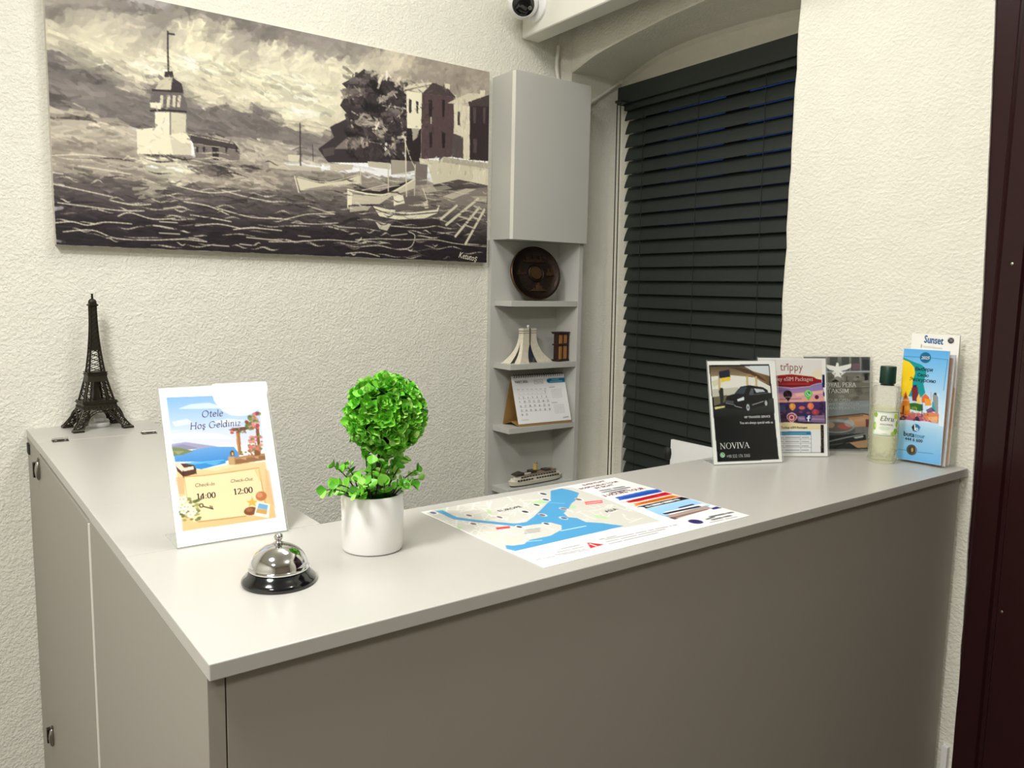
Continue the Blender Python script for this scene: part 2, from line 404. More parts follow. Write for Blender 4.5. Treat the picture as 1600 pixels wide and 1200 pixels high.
# ------------------------------------------------------------------ venetian blind
bl = thing('venetian_blind', 'dark green-grey venetian blind closed in the arched window niche', 'blind', (1.7985, 1.388, 0.72), math.atan2(-1, -0.08))
B0 = 0.72
vm = MB().box(0.030, 0.86, 0.0, 0.011, 2.0605 - B0, 2.1185 - B0).box(0.030, 0.041, 0.011, 0.045, 2.0605 - B0, 2.1185 - B0)
part('valance', vm, M['blind'], bl, bevel=0.0012)
part('head_rail', MB().box(0.05, 0.86, 0.014, 0.050, 2.040 - B0, 2.113 - B0), M['blind'], bl)
sl = MB()
tl = math.radians(68)
rings = []
for x in (0.0, 0.80):
    r = []
    for sgn in (1, -1):
        for k in range(7) if sgn > 0 else range(6, -1, -1):
            q = -0.0250 + 0.05 * k / 6
            crown = 0.0022 * (1 - (q / 0.025) ** 2) + sgn * 0.0011
            # q<0: the room-side lower edge
            r.append((x, q * math.cos(tl) - crown * math.sin(tl), q * math.sin(tl) + crown * math.cos(tl)))
    rings.append(r)
slat_me = sl.loft(rings).mesh('slat', 50); slat_me.materials.append(M['blind'])
z = 2.030; k = 0
while z > 0.745:
    link('slat', slat_me, None, bl, (0.049 + (2.03 - z) * 0.045 + rd.uniform(-0.002, 0.002), 0.030, z - B0), (math.radians(rd.uniform(-2, 2)), 0, 0))
    z -= 0.0455; k += 1
part('bottom_rail', MB().box(0.10, 0.88, 0.018, 0.042, 0.722 - B0, 0.742 - B0), M['blind'], bl)
for x in (0.145, 0.40, 0.66):
    part('ladder_cord', MB().tube([(x, 0.0185, 2.06 - B0), (x + 0.02, 0.018, 0.742 - B0)], 0.0009, 6), M['cord'], bl)
for dx, dz in ((0.064, 0.0), (0.0815, 0.0)):
    part('pull_cord', MB().tube([(dx, -0.028, 2.062 - B0), (dx + 0.012, -0.030, 1.4 - B0), (dx + 0.020, -0.030, 0.74 - B0)], 0.0019, 6), M['cord'], bl)
part('cord_bracket', MB().box(0.058, 0.088, -0.033, 0.002, 2.058 - B0, 2.066 - B0), M['blind'], bl)
# ------------------------------------------------------------------ wall and ceiling fittings
sc = thing('security_camera', 'white dome security camera with black lens face on the ceiling beam', 'camera', (1.412, 1.335, 2.300))
d_ = Vector((-0.50, -0.74, -0.46)).normalized()
q_ = Vector((0, 0, 1)).rotation_difference(d_).to_euler()
part('mount', MB().lathe([(0.054, 0), (0.054, 0.012), (0.047, 0.018), (0.040, 0.020)], 40), M['white'], sc, 40, loc=(0.008, 0, 0.006), rot=(0, -math.pi / 2, 0))
prof = [(0.0, -0.046)] + [(0.047 * math.cos(a), 0.047 * math.sin(a)) for a in np.linspace(-1.45, 0.72, 18)] + [(0.0345, 0.0325), (0.0335, 0.031)]
head = part('camera_head', MB().lathe(prof, 44, cap=False), M['white'], sc, 40, loc=(-0.052, 0, -0.003), rot=q_)
part('lens_cover', MB().lathe([(0.0335, 0.0305), (0.031, 0.0335), (0.016, 0.0365), (0.0, 0.0372)], 40), M['black'], head, 60)
part('infrared_sensor', MB().lathe([(0.0058, 0.0), (0.0058, 0.0018), (0.0036, 0.0024), (0.0030, 0.0008), (0.0, 0.0006)], 20), M['steel'], head, 40, loc=(0.013, -0.018, 0.0345))

cable = MB().tube([(1.566, 1.406, 2.224), (1.5645, 1.407, 2.20), (1.562, 1.408, 2.175), (1.563, 1.408, 2.15), (1.568, 1.4085, 2.128), (1.574, 1.409, 2.106), (1.580, 1.409, 2.08), (1.583, 1.409, 2.04)], 0.0065, 10)
o = part('corner_cable', cable, M['plain'], None, 60); o['label'] = 'thick white cable running down the corner behind the cabinet top'; o['category'] = 'cable'
cd = thing('cable_conduit', 'white cable conduit slanting up the niche side to the blind', 'cable', (1.60, 1.383, 1.99))
part('conduit_tube', MB().tube([(0.02, 0, 0.02), (0.0979, -0.001, 0.070), (0.2163, -0.001, 0.148), (0.238, -0.001, 0.158)], 0.0058, 10), M['plain'], cd, 60)
part('conduit_cap', MB().lathe([(0.0, 0.010), (0.009, 0.0085), (0.0125, 0.004), (0.0125, -0.003)], 16, sx=1.5), M['plain'], cd, 50, loc=(0.238, -0.004, 0.163), rot=(0.5, -0.45, 0))

# ------------------------------------------------------------------ on the cabinet shelves
M['bronze'] = mat('dark_bronze', '2b201a', 0.34, 0.75, vary=0.35, vscale=55, bump=(160, 0.0012, 0.7, 5))
M['bronze2'] = mat('bronze_rim', '57432c', 0.3, 0.85, vary=0.2, vscale=60)
M['bronze3'] = mat('bronze_relief', '3d2f22', 0.3, 0.8, vary=0.3, vscale=60)
pl = thing('bronze_plate', 'dark round bronze souvenir plate leaning on the top open shelf', 'plate', (1.4525, 1.3475, 1.3869), 0.0)
tilt = Matrix.Rotation(math.radians(-13), 4, 'Z') @ Matrix.Rotation(math.radians(90 - 13), 4, 'X')
pr = math.radians
tq = tilt.to_euler()
Rr = 0.0885
face = [(0.0, 0.010), (0.018, 0.0095), (0.026, 0.0065), (0.0285, 0.0085), (0.0305, 0.0055), (0.060, 0.0045), (0.077, 0.0062), (0.080, 0.0085), (0.085, 0.0095)]
pm = MB().lathe(face + [(0.0885, 0.0075), (0.0885, 0.0025), (0.083, 0.0), (0.02, -0.002), (0.0, -0.002)], 64)
pc = (-0.002, 0.012, 0.0885)
dish = part('dish', pm, [M['bronze']], pl, 35, loc=pc, rot=tq)
part('rim', MB().lathe([(0.0865, 0.0098), (0.0892, 0.0085), (0.0898, 0.005), (0.0890, 0.0015), (0.0862, 0.0005)], 64, cap=False), M['bronze2'], dish, 60)
def relief(nm, pts, h0, h1):
    mb = MB(); n = len(pts)
    v = [(x, y, h0) for x, y in pts] + [(x * 0.97, y * 0.97, h1) for x, y in pts]
    mb.add(v, [tuple(range(n, 2 * n))] + [(i, (i + 1) % n, n + (i + 1) % n, n + i) for i in range(n)])
    part(nm, mb, M['bronze2'] if nm in ('medallion', 'relief_tower', 'relief_boat') else M['bronze3'], dish, 30)
relief('medallion', [(0.021 * math.cos(a), 0.021 * math.sin(a)) for a in np.linspace(0, 2 * math.pi, 24, endpoint=False)], 0.008, 0.0125)
def skyline(cx, cy, w, seq):
    pts = [(cx - w / 2, cy)]; n = len(seq)
    for i, h in enumerate(seq):
        x0 = cx - w / 2 + w * i / n; x1 = cx - w / 2 + w * (i + 1) / n
        pts += [(x0, cy + h), (x1, cy + h)]
    pts.append((cx + w / 2, cy)); return pts
relief('relief_skyline', skyline(-0.004, 0.036, 0.075, [0.006, 0.02, 0.008, 0.012, 0.024, 0.014, 0.01, 0.022, 0.006]), 0.003, 0.0095)
relief('relief_tower', skyline(0.054, -0.008, 0.030, [0.010, 0.024, 0.012, 0.030, 0.010]), 0.003, 0.0095)
relief('relief_bridge', skyline(-0.052, -0.006, 0.034, [0.008, 0.016, 0.007, 0.007, 0.016, 0.008]), 0.003, 0.009)
relief('relief_boat', skyline(0.006, -0.062, 0.056, [0.006, 0.010, 0.022, 0.030, 0.018, 0.009, 0.005]), 0.003, 0.0095)

M['stone'] = mat('ivory_stone_model', 'd9d2bd', 0.7, vary=0.18, vscale=120, bump=(420, 0.0008, 0.6))
M['stonedark'] = mat('model_dark_line', '5d574c', 0.8)
M['vault'] = mat('blue_grey_vault', '3b4450', 0.6)
mo = thing('monument_model', 'ivory flared tower monument model with a pointed arch', 'figurine', (1.425, 1.3555, 1.1839))
feet = [(-0.100, 0.012), (-0.056, -0.0335), (0.104, -0.006), (0.050, 0.034)]
top = [(-0.034, 0.006), (-0.0265, -0.0085), (0.033, -0.001), (0.024, 0.013)]
HT = 0.106
FRAC = [(0.48, 0.40), (0.27, 0.30), (0.40, 0.48), (0.40, 0.40)]      # how far each leg's wall runs along the next side
def flare(t): return (1 - t) ** 2.6 if t < 1 else 0
def leg_ring(i, t):
    k = flare(t)
    cx = top[i][0] + (feet[i][0] - top[i][0]) * k; cy = top[i][1] + (feet[i][1] - top[i][1]) * k
    # from each outer corner the wall runs along towards the two neighbours
    def toward(j, f):
        jx = top[j][0] + (feet[j][0] - top[j][0]) * k; jy = top[j][1] + (feet[j][1] - top[j][1]) * k
        return (cx + (jx - cx) * f, cy + (jy - cy) * f)
    u = min(1, max(0, (t - 0.06) / 0.58)) ** 2.3
    fa, fb_ = FRAC[i]
    a = toward((i + 1) % 4, fa + (0.5 - fa) * u); b_ = toward((i - 1) % 4, fb_ + (0.5 - fb_) * u)
    ox = 0.25 * (cx + a[0] + b_[0] + 0.0)
    mx = ((a[0] + b_[0]) / 2 * 0.9 + 0.1 * cx, (a[1] + b_[1]) / 2 * 0.9 + 0.1 * cy)
    z = HT * t
    return [(cx, cy, z), (a[0], a[1], z), (mx[0], mx[1], z), (b_[0], b_[1], z)]
for i in range(4):
    part('leg', MB().loft([leg_ring(i, t) for t in np.linspace(0, 1, 14)]), M['stone'], mo, 35)
def quad(z, g=0.0):
    return [(top[i][0] * (1 + g), top[i][1] * (1 + g), z) for i in (0, 1, 2, 3)]
part('tower_block', MB().loft([quad(0.064, -0.06), quad(HT - 0.001, -0.03), quad(HT, 0.02), quad(HT + 0.0068, 0.02)]), M['stone'], mo)
for z, g in ((0.1035, 0.035), (0.0965, 0.035)):
    part('line_band', MB().loft([quad(z, g), quad(z + 0.0016, g)]), M['stonedark'], mo)
part('groove', MB().box(0.0005, 0.0045, -0.0085, -0.004, 0.062, HT + 0.0068), M['stonedark'], mo)
part('vault', MB().loft([[(-0.024, -0.006, 0), (0.058, 0.006, 0), (0.038, 0.018, 0), (-0.030, 0.012, 0)], [(-0.020, -0.004, 0.03), (0.042, 0.005, 0.03), (0.030, 0.015, 0.03), (-0.026, 0.010, 0.03)], [(-0.008, -0.002, 0.066), (0.016, 0.002, 0.066), (0.012, 0.008, 0.066), (-0.010, 0.006, 0.066)]]), M['vault'], mo)
part('arch_door', MB().loft([[(0.020, -0.0075, 0), (0.040, -0.0045, 0), (0.040, 0.0, 0), (0.020, 0.0, 0)], [(0.021, -0.0065, 0.012), (0.038, -0.0038, 0.012), (0.038, 0.0, 0.012), (0.021, 0.0, 0.012)], [(0.027, -0.004, 0.020), (0.030, -0.0035, 0.020), (0.030, 0.0, 0.020), (0.027, 0.0, 0.020)]]), M['stonedark'], mo)
part('finial', MB().lathe([(0.0018, 0), (0.0018, 0.002), (0.0042, 0.005), (0.0046, 0.0075), (0.003, 0.0105), (0, 0.0115)], 14), M['white'], mo, 60, loc=(0.0005, 0.002, HT + 0.0066))

M['tan'] = mat('tan_wood_panel', 'a9763d', 0.55, vary=0.2, vscale=60)
M['darkwood'] = mat('dark_red_brown_wood', '2e1712', 0.5, vary=0.2, vscale=60)
wt_ = thing('wooden_tower_model', 'small brown wooden tower model right of the ivory monument', 'figurine', (1.5590, 1.348, 1.1842), math.radians(12))
part('base', MB().box(-0.0285, 0.0285, -0.017, 0.017, 0, 0.0055), M['darkwood'], wt_)
part('tower_core', MB().box(-0.023, 0.023, -0.0105, 0.0105, 0.0055, 0.092), M['darkwood'], wt_)
for x0, x1 in ((-0.0215, -0.0075), (-0.003, 0.0195)):
    part('lower_panel', MB().box(x0, x1, -0.0135, -0.010, 0.0075, 0.052), M['tan'], wt_, bevel=0.0006)
for x0, x1 in ((-0.0215, -0.0145), (-0.0125, -0.0065), (-0.003, 0.0025), (0.0050, 0.0105), (0.013, 0.0185)):
    part('upper_panel', MB().box(x0, x1, -0.0135, -0.010, 0.060, 0.090), M['tan'], wt_, bevel=0.0004)
part('ledge', MB().box(-0.0255, 0.0255, -0.0155, 0.0155, 0.0535, 0.0585), M['darkwood'], wt_)
part('cap', MB().box(-0.0265, 0.0265, -0.0165, 0.0165, 0.092, 0.0955).box(-0.029, 0.029, -0.018, 0.018, 0.0955, 0.099), M['darkwood'], wt_)
part('column', MB().box(0.0215, 0.0265, -0.0155, -0.0105, 0.0055, 0.092), M['darkwood'], wt_)
part('column', MB().box(-0.0068, -0.0034, -0.0155, -0.0105, 0.0055, 0.092), M['darkwood'], wt_)

# ferry
M['hull'] = mat('ferry_white', 'd8d2c0', 0.5, vary=0.06, vscale=80)
M['hullgreen'] = mat('ferry_dark_green', '1e2f2c', 0.5)
M['deck'] = mat('ferry_brown_deck', '8b7a62', 0.6, vary=0.15, vscale=80)
M['glassdark'] = mat('ferry_window_dark', '3a322a', 0.4)
M['funnel'] = mat('ferry_yellow_funnel', 'c7b05c', 0.5)
fy = thing('ferry_model', 'white passenger ferry model on the lowest visible shelf', 'figurine', (1.467, 1.352, 0.7723), math.radians(3))
def hullring(z, L, Wd, n=22, sh=0.0):
    r = []
    for k in range(n):
        a = 2 * math.pi * k / n
        c_, s2 = math.cos(a), math.sin(a)
        x = L * math.copysign(abs(c_) ** 0.55, c_); y = Wd * math.copysign(abs(s2) ** 0.9, s2)
        r.append((x, y, z + sh * (abs(x) / L) ** 3))
    return r
part('keel', MB().loft([hullring(0, 0.108, 0.0155), hullring(0.004, 0.112, 0.0185, sh=0.001)]), M['hullgreen'], fy, 40)
part('hull', MB().loft([hullring(0.004, 0.112, 0.0185, sh=0.001), hullring(0.012, 0.1165, 0.0215, sh=0.004), hullring(0.0165, 0.117, 0.0215, sh=0.004)]), M['hull'], fy, 40)
part('main_deck', MB().loft([hullring(0.0165, 0.112, 0.0195, sh=0.003), hullring(0.0265, 0.106, 0.0195, sh=0.001)]), M['hull'], fy, 40)
part('upper_deck', MB().loft([hullring(0.0265, 0.098, 0.0185), hullring(0.036, 0.090, 0.0180)]), M['hull'], fy, 40)
part('roof_deck', MB().loft([hullring(0.036, 0.094, 0.0195), hullring(0.0378, 0.094, 0.0195)]), M['deck'], fy, 40)
for i in range(16):
    x = -0.090 + i * 0.0118
    if 5 < i < 7: continue
    part('window', MB().box(x - 0.004, x + 0.004, -0.0206, -0.0185, 0.0196, 0.0242), M['glassdark'], fy)
for i in range(13):
    x = -0.074 + i * 0.0123
    part('window', MB().box(x - 0.0045, x + 0.0045, -0.0192, -0.0172, 0.0298, 0.0335), M['glassdark'], fy)
part('bow_canopy', MB().loft([[(-0.098, -0.014, 0.0378), (-0.064, -0.017, 0.0378), (-0.064, 0.017, 0.0378), (-0.098, 0.014, 0.0378)], [(-0.090, -0.013, 0.0425), (-0.064, -0.016, 0.046), (-0.064, 0.016, 0.046), (-0.090, 0.013, 0.0425)]]), M['glassdark'], fy)
part('wheelhouse', MB().box(-0.030, -0.004, -0.011, 0.011, 0.0378, 0.047), M['glassdark'], fy, bevel=0.001)
part('lifeboat', MB().loft([hullring(0.0378, 0.014, 0.004, 12), hullring(0.042, 0.016, 0.005, 12)]), M['hull'], fy, 40, loc=(-0.046, -0.012, 0))
part('bench_row', MB().box(0.034, 0.060, -0.013, 0.013, 0.0378, 0.0435), M['glassdark'], fy, bevel=0.001)
part('bench_row', MB().box(0.066, 0.080, -0.013, 0.013, 0.0378, 0.042), M['deck'], fy, bevel=0.001)
part('funnel', MB().lathe([(0.0075, 0), (0.0065, 0.016), (0.0075, 0.0165), (0.0072, 0.0185), (0.004, 0.0185)], 18, sx=1.1), M['funnel'], fy, 40, loc=(-0.002, 0, 0.046))
part('mast', MB().tube([(0.004, 0, 0.062), (0.0065, 0, 0.073)], 0.0009, 6), M['deck'], fy)
part('radar', MB().box(0.001, 0.010, -0.002, 0.002, 0.0655, 0.067), M['deck'], fy)

# ------------------------------------------------------------------ metal tower model on the wall end of the desk
M['iron'] = mat('dark_antique_metal', '2f2a1f', 0.42, 0.55, vary=0.25, vscale=90, spec=0.5)
ei = thing('eiffel_tower_model', 'dark antique metal Eiffel Tower model on the desk by the wall', 'figurine', (0.140, 1.3625, H + 0.0004), math.radians(6.8))
ei.scale = (1, 0.78, 1)
A0 = 0.0655
def bar(mb, a, b, w):
    """square bar from a to b"""
    a = Vector(a); b = Vector(b); d = (b - a).normalized(); s1 = d.cross(Vector((0.3, 0.2, 1))).normalized() * w * 0.5; s2 = d.cross(s1).normalized() * w * 0.5
    mb.hexa([a - s1 - s2, a + s1 - s2, a + s1 + s2, a - s1 + s2, b - s1 - s2, b + s1 - s2, b + s1 + s2, b - s1 + s2])
def lattice(mb, P0, P1, Q0, Q1, n, w):
    """two rails P0-P1 and Q0-Q1 with crosses between them"""
    P0, P1, Q0, Q1 = map(Vector, (P0, P1, Q0, Q1))
    for i in range(n):
        a, b = i / n, (i + 1) / n
        p0, p1, q0, q1 = P0.lerp(P1, a), P0.lerp(P1, b), Q0.lerp(Q1, a), Q0.lerp(Q1, b)
        bar(mb, p0, q1, w); bar(mb, q0, p1, w); bar(mb, p1, q1, w)
Z1, Z2, Z3 = 0.060, 0.127, 0.288
def legset(zb, zt, ob, ot, ib, it, w, n, name, bow=0.0):
    for sx, sy in ((1, 1), (-1, 1), (-1, -1), (1, -1)):
        mb = MB()
        ns = 4 if bow else 1
        def pt(u, v, t):   # u,v: 0 outer 1 inner
            o_ = ob + (ot - ob) * t; i_ = ib + (it - ib) * t
            s = -bow * math.sin(math.pi * t)
            X = (o_ + s) * (1 - u) + (i_ + s) * u; Y = (o_ + s) * (1 - v) + (i_ + s) * v
            return Vector((sx * X, sy * Y, zb + (zt - zb) * t))
        for u, v in ((0, 0), (1, 0), (1, 1), (0, 1)):
            for k in range(ns): bar(mb, pt(u, v, k / ns), pt(u, v, (k + 1) / ns), w)
        for (u0, v0), (u1, v1) in (((0, 0), (1, 0)), ((1, 0), (1, 1)), ((1, 1), (0, 1)), ((0, 1), (0, 0))):
            for k in range(n):
                p0, p1 = pt(u0, v0, k / n), pt(u0, v0, (k + 1) / n); q0, q1 = pt(u1, v1, k / n), pt(u1, v1, (k + 1) / n)
                bar(mb, p0, q1, w * 0.62); bar(mb, q0, p1, w * 0.62); bar(mb, p1, q1, w * 0.62)
        part(name, mb, M['iron'], ei)
legset(0.005, Z1 - 0.012, A0 - 0.004, 0.0365, A0 - 0.021, 0.0190, 0.0024, 4, 'leg', 0.002)
for sx, sy in ((1, 1), (-1, 1), (-1, -1), (1, -1)):
    x, y = sx * (A0 - 0.0115), sy * (A0 - 0.0115)
    part('foot', MB().loft([[(x - 0.0115, y - 0.0115, 0), (x + 0.0115, y - 0.0115, 0), (x + 0.0115, y + 0.0115, 0), (x - 0.0115, y + 0.0115, 0)], [(x - 0.0115, y - 0.0115, 0.004), (x + 0.0115, y - 0.0115, 0.004), (x + 0.0115, y + 0.0115, 0.004), (x - 0.0115, y + 0.0115, 0.004)],
                            [(x - 0.009, y - 0.009, 0.0065), (x + 0.009, y - 0.009, 0.0065), (x + 0.009, y + 0.009, 0.0065), (x - 0.009, y + 0.009, 0.0065)]]), M['iron'], ei)
def sq(h, z): return [(-h, -h, z), (h, -h, z), (h, h, z), (-h, h, z)]
for k in range(4):     # arches between the legs
    mb = MB(); n = 14; ca, sa = math.cos(k * math.pi / 2), math.sin(k * math.pi / 2)
    def R4(x, y, z): return (x * ca - y * sa, x * sa + y * ca, z)
    yy = -0.0455
    for lay in (0, 1):
        rr_ = 0.034 if lay == 0 else 0.039
        pts = [(rr_ * math.cos(a), yy - 0.008 * (1 - math.sin(a)), 0.012 + (0.030 if lay == 0 else 0.035) * math.sin(a)) for a in np.linspace(0.05, math.pi - 0.05, n)]
        for a, b in zip(pts, pts[1:]): bar(mb, R4(*a), R4(*b), 0.0022)
        if lay == 0: inner = pts
    for a, b in zip(inner, pts): bar(mb, R4(*a), R4(*b), 0.0012)
    part('arch', mb, M['iron'], ei)
part('lower_girder', MB().loft([sq(0.0385, Z1 - 0.014), sq(0.0350, Z1 - 0.002)]), M['iron'], ei)
part('platform', MB().loft([sq(0.0365, Z1 - 0.003), sq(0.0365, Z1 + 0.001), sq(0.0390, Z1 + 0.0015), sq(0.0390, Z1 + 0.0035), sq(0.0370, Z1 + 0.004), sq(0.0370, Z1 + 0.007)]), M['iron'], ei, label='lower square platform')
mb = MB()
for k in range(4):
    ca, sa = math.cos(k * math.pi / 2), math.sin(k * math.pi / 2)
    for i in range(9):
        x = -0.034 + i * 0.0085
        cxy = [(x * ca - y * sa, x * sa + y * ca) for x, y in ((x - 0.0018, -0.0380), (x + 0.0018, -0.0380), (x + 0.0018, -0.0360), (x - 0.0018, -0.0360))]
        mb.prism(cxy, Z1 - 0.0105, Z1 - 0.005)
part('bracket', mb, M['iron'], ei)['kind'] = 'stuff'
legset(Z1 + 0.006, Z2 - 0.012, 0.0325, 0.0210, 0.0180, 0.0110, 0.0018, 3, 'pillar')
part('middle_girder', MB().loft([sq(0.0230, Z2 - 0.016), sq(0.0200, Z2 - 0.002)]), M['iron'], ei)
part('lift_shaft', MB().loft([sq(0.0075, Z1 + 0.006), sq(0.0045, Z2 - 0.012)]), M['iron'], ei)
part('platform', MB().loft([sq(0.0210, Z2 - 0.003), sq(0.0210, Z2), sq(0.0225, Z2 + 0.0005), sq(0.0225, Z2 + 0.002), sq(0.0205, Z2 + 0.0025), sq(0.0205, Z2 + 0.0045), sq(0.0225, Z2 + 0.005), sq(0.0225, Z2 + 0.0065)]), M['iron'], ei, label='upper square platform')
def spire(t): return 0.0170 - 0.0125 * (1 - (1 - t) ** 1.9) + 0.0016 * t
ts = np.linspace(0, 1, 12)
mb = MB()
for i, (sx, sy) in enumerate(((1, 1), (-1, 1), (-1, -1), (1, -1))):
    for a, b in zip(ts, ts[1:]):
        bar(mb, (sx * spire(a), sy * spire(a), Z2 + 0.006 + (Z3 - Z2 - 0.006) * a), (sx * spire(b), sy * spire(b), Z2 + 0.006 + (Z3 - Z2 - 0.006) * b), 0.0030)
for k in range(4):
    ca, sa = math.cos(k * math.pi / 2), math.sin(k * math.pi / 2)
    nn_ = 14
    for i in range(nn_):
        a, b = i / nn_, (i + 1) / nn_
        za, zb_ = Z2 + 0.006 + (Z3 - Z2 - 0.006) * a, Z2 + 0.006 + (Z3 - Z2 - 0.006) * b
        P = [(-spire(a), -spire(a), za), (spire(a), -spire(a), za), (-spire(b), -spire(b), zb_), (spire(b), -spire(b), zb_)]
        P = [(x * ca - y * sa, x * sa + y * ca, z) for x, y, z in P]
        bar(mb, P[0], P[3], 0.0015); bar(mb, P[1], P[2], 0.0015)
part('spire', mb, M['iron'], ei)
part('spire_core', MB().loft([sq(spire(t) * 0.90, Z2 + 0.006 + (Z3 - Z2 - 0.006) * t) for t in np.linspace(0.33, 1, 8)]), M['iron'], ei)
part('gallery', MB().loft([sq(0.0060, Z3 - 0.002), sq(0.0105, Z3), sq(0.0105, Z3 + 0.003), sq(0.0080, Z3 + 0.0035), sq(0.0080, Z3 + 0.0055)]), M['iron'], ei)
part('dome', MB().lathe([(0.0088, 0), (0.0092, 0.003), (0.0080, 0.0068), (0.0054, 0.0095), (0.0026, 0.0108)], 18), M['iron'], ei, 50, loc=(0, 0, Z3 + 0.0052))
part('finial', MB().lathe([(0.0027, 0), (0.0024, 0.0105), (0.0028, 0.011), (0.0028, 0.0125)], 10), M['iron'], ei, 40, loc=(0, 0, Z3 + 0.015))

pk = thing('white_puck', 'small stacked white plastic puck under the metal tower model', 'gadget', (0.147, 1.382, H + 0.0004))
part('base_disc', MB().lathe([(0.021, 0), (0.0225, 0.002), (0.0225, 0.0075), (0.020, 0.0095), (0.012, 0.010)], 32), M['white'], pk, 40)
part('top_block', MB().box(-0.011, 0.011, -0.007, 0.007, 0.0098, 0.0205), M['white'], pk, bevel=0.003)

# ------------------------------------------------------------------ service bell
be = thing('service_bell', 'chrome desk bell on a glossy black base near the counter front', 'bell', (0.1295, 0.1665, H + 0.0004))
part('base', MB().lathe([(0.0425, 0.0), (0.0432, 0.002), (0.0428, 0.0045), (0.0405, 0.0075), (0.0365, 0.011), (0.0345, 0.0150), (0.0335, 0.0155), (0.010, 0.0155)], 64), M['black'], be, 50)
dm = [(0.0338, 0.0165), (0.0347, 0.0168), (0.0350, 0.0185), (0.0338, 0.0195)] + [(0.0332 * math.cos(a), 0.0195 + 0.0265 * math.sin(a)) for a in np.linspace(0.05, 1.45, 22)]
part('dome', MB().lathe(dm + [(0.003, 0.0461)], 64), M['chrome'], be, 60)
part('button', MB().lathe([(0.0055, 0.0455), (0.0058, 0.0475), (0.0040, 0.0482), (0.0034, 0.0500), (0.0036, 0.0508), (0.0050, 0.0522), (0.0054, 0.0545), (0.0042, 0.0570), (0.002, 0.0582), (0, 0.0584)], 24), M['chrome'], be, 60)

# ------------------------------------------------------------------ potted topiary
M['pot'] = mat('white_glazed_pot', 'efeeea', 0.28, coat=0.3, vary=0.01)
M['leaf'] = mat('bright_green_leaf', '7acc3c', 0.4, vary=0.35, vscale=38, spec=0.4)
M['leaf2'] = mat('mid_green_leaf', '5fb530', 0.4, vary=0.35, vscale=38, spec=0.4)
M['leaf3'] = mat('pale_green_leaf', 'a4d86a', 0.42, vary=0.3, vscale=38, spec=0.4)
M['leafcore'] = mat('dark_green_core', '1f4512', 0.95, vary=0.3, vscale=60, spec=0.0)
M['twig'] = mat('dark_brown_twig', '2c2018', 0.7)
for k in ('leaf', 'leaf2', 'leaf3'):
    b_ = M[k].node_tree.nodes['Principled BSDF']; b_.inputs['Subsurface Weight'].default_value = 0.12; b_.inputs['Subsurface Radius'].default_value = (0.003, 0.004, 0.001)
tp = thing('potted_topiary', 'green ball topiary in a round white pot on the counter', 'plant', (0.278, 0.218, H + 0.0004))
part('pot', MB().lathe([(0.036, 0.0), (0.0395, 0.001), (0.0405, 0.004), (0.0414, 0.0745), (0.0408, 0.0762), (0.0392, 0.0762), (0.0386, 0.0745), (0.0382, 0.066), (0.0, 0.066)], 64), M['pot'], tp, 40)
part('moss', MB().lathe([(0.0381, 0.0662), (0.028, 0.071), (0.014, 0.074), (0, 0.075)], 24, cap=False), M['leafcore'], tp, 60)
part('stem', MB().tube([(0.010, 0, 0.066), (0.011, 0.001, 0.09), (0.0085, 0, 0.112), (0.013, -0.001, 0.135), (0.018, 0, 0.17)], 0.0045, 8, 0.0035), M['twig'], tp, 60)
BC = Vector((0.019, 0.0, 0.1795)); BR = 0.0565
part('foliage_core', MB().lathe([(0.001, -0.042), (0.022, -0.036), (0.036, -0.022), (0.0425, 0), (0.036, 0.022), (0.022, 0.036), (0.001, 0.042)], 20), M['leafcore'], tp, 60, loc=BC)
def leaf_mesh(L, Wd, cup, curl, mtl, n=6):
    vs = []; fs = []
    for i in range(n + 1):
        t = i / n; w = Wd * (math.sin(math.pi * min(1, t * 0.93 + 0.07)) ** 0.75) * (0.75 + 0.5 * t) if i < n else 0.0006
        z = curl * t * t
        for s in (-1, -0.5, 0, 0.5, 1):
            vs.append((w * s, L * t, z + cup * (abs(s) ** 1.6) * w / Wd))
    for i in range(n):
        for j in range(4): fs.append((i * 5 + j, i * 5 + j + 1, i * 5 + j + 6, i * 5 + j + 5))
    me = MB().add(vs, fs).mesh('leaf', None, fix=False)
    me.polygons.foreach_set('use_smooth', [True] * len(me.polygons))
    me.materials.append(mtl); return me
LM = [leaf_mesh(0.0125, 0.0053, 0.0022, 0.0022, M['leaf']), leaf_mesh(0.0115, 0.0050, 0.0024, -0.0012, M['leaf2']), leaf_mesh(0.0118, 0.0054, 0.0018, 0.003, M['leaf3']), leaf_mesh(0.0122, 0.0052, 0.0022, 0.001, M['leaf'])]
rl = random.Random(11)
view = Vector((-0.45, -0.86, 0.22)).normalized()
def leaf_matrix(pos, out, spin, open_, s):
    out = out.normalized(); a = out.cross(Vector((0.21, 0.37, 0.9))).normalized(); b = out.cross(a)
    d = (a * math.cos(spin) + b * math.sin(spin))
    y = (d * math.sin(open_) + out * math.cos(open_)).normalized()
    z = (out * math.sin(open_) - d * math.cos(open_)).normalized()
    x = y.cross(z)
    mt = Matrix((x * s, y * s, z * s)).transposed().to_4x4(); mt.translation = pos
    return mt
stuff = MB(); stuff_m = []
cnt = 0
N_R = 290
rosettes = []
for i in range(N_R):
    z = 1 - 2 * (i + 0.5) / N_R; ph = i * 2.399963
    o_ = Vector((math.sqrt(1 - z * z) * math.cos(ph), math.sqrt(1 - z * z) * math.sin(ph), z))
    o_ = (o_ + Vector([rl.gauss(0, 0.07) for _ in range(3)])).normalized()
    rosettes.append(o_)
rosettes.sort(key=lambda o: -o.dot(view))
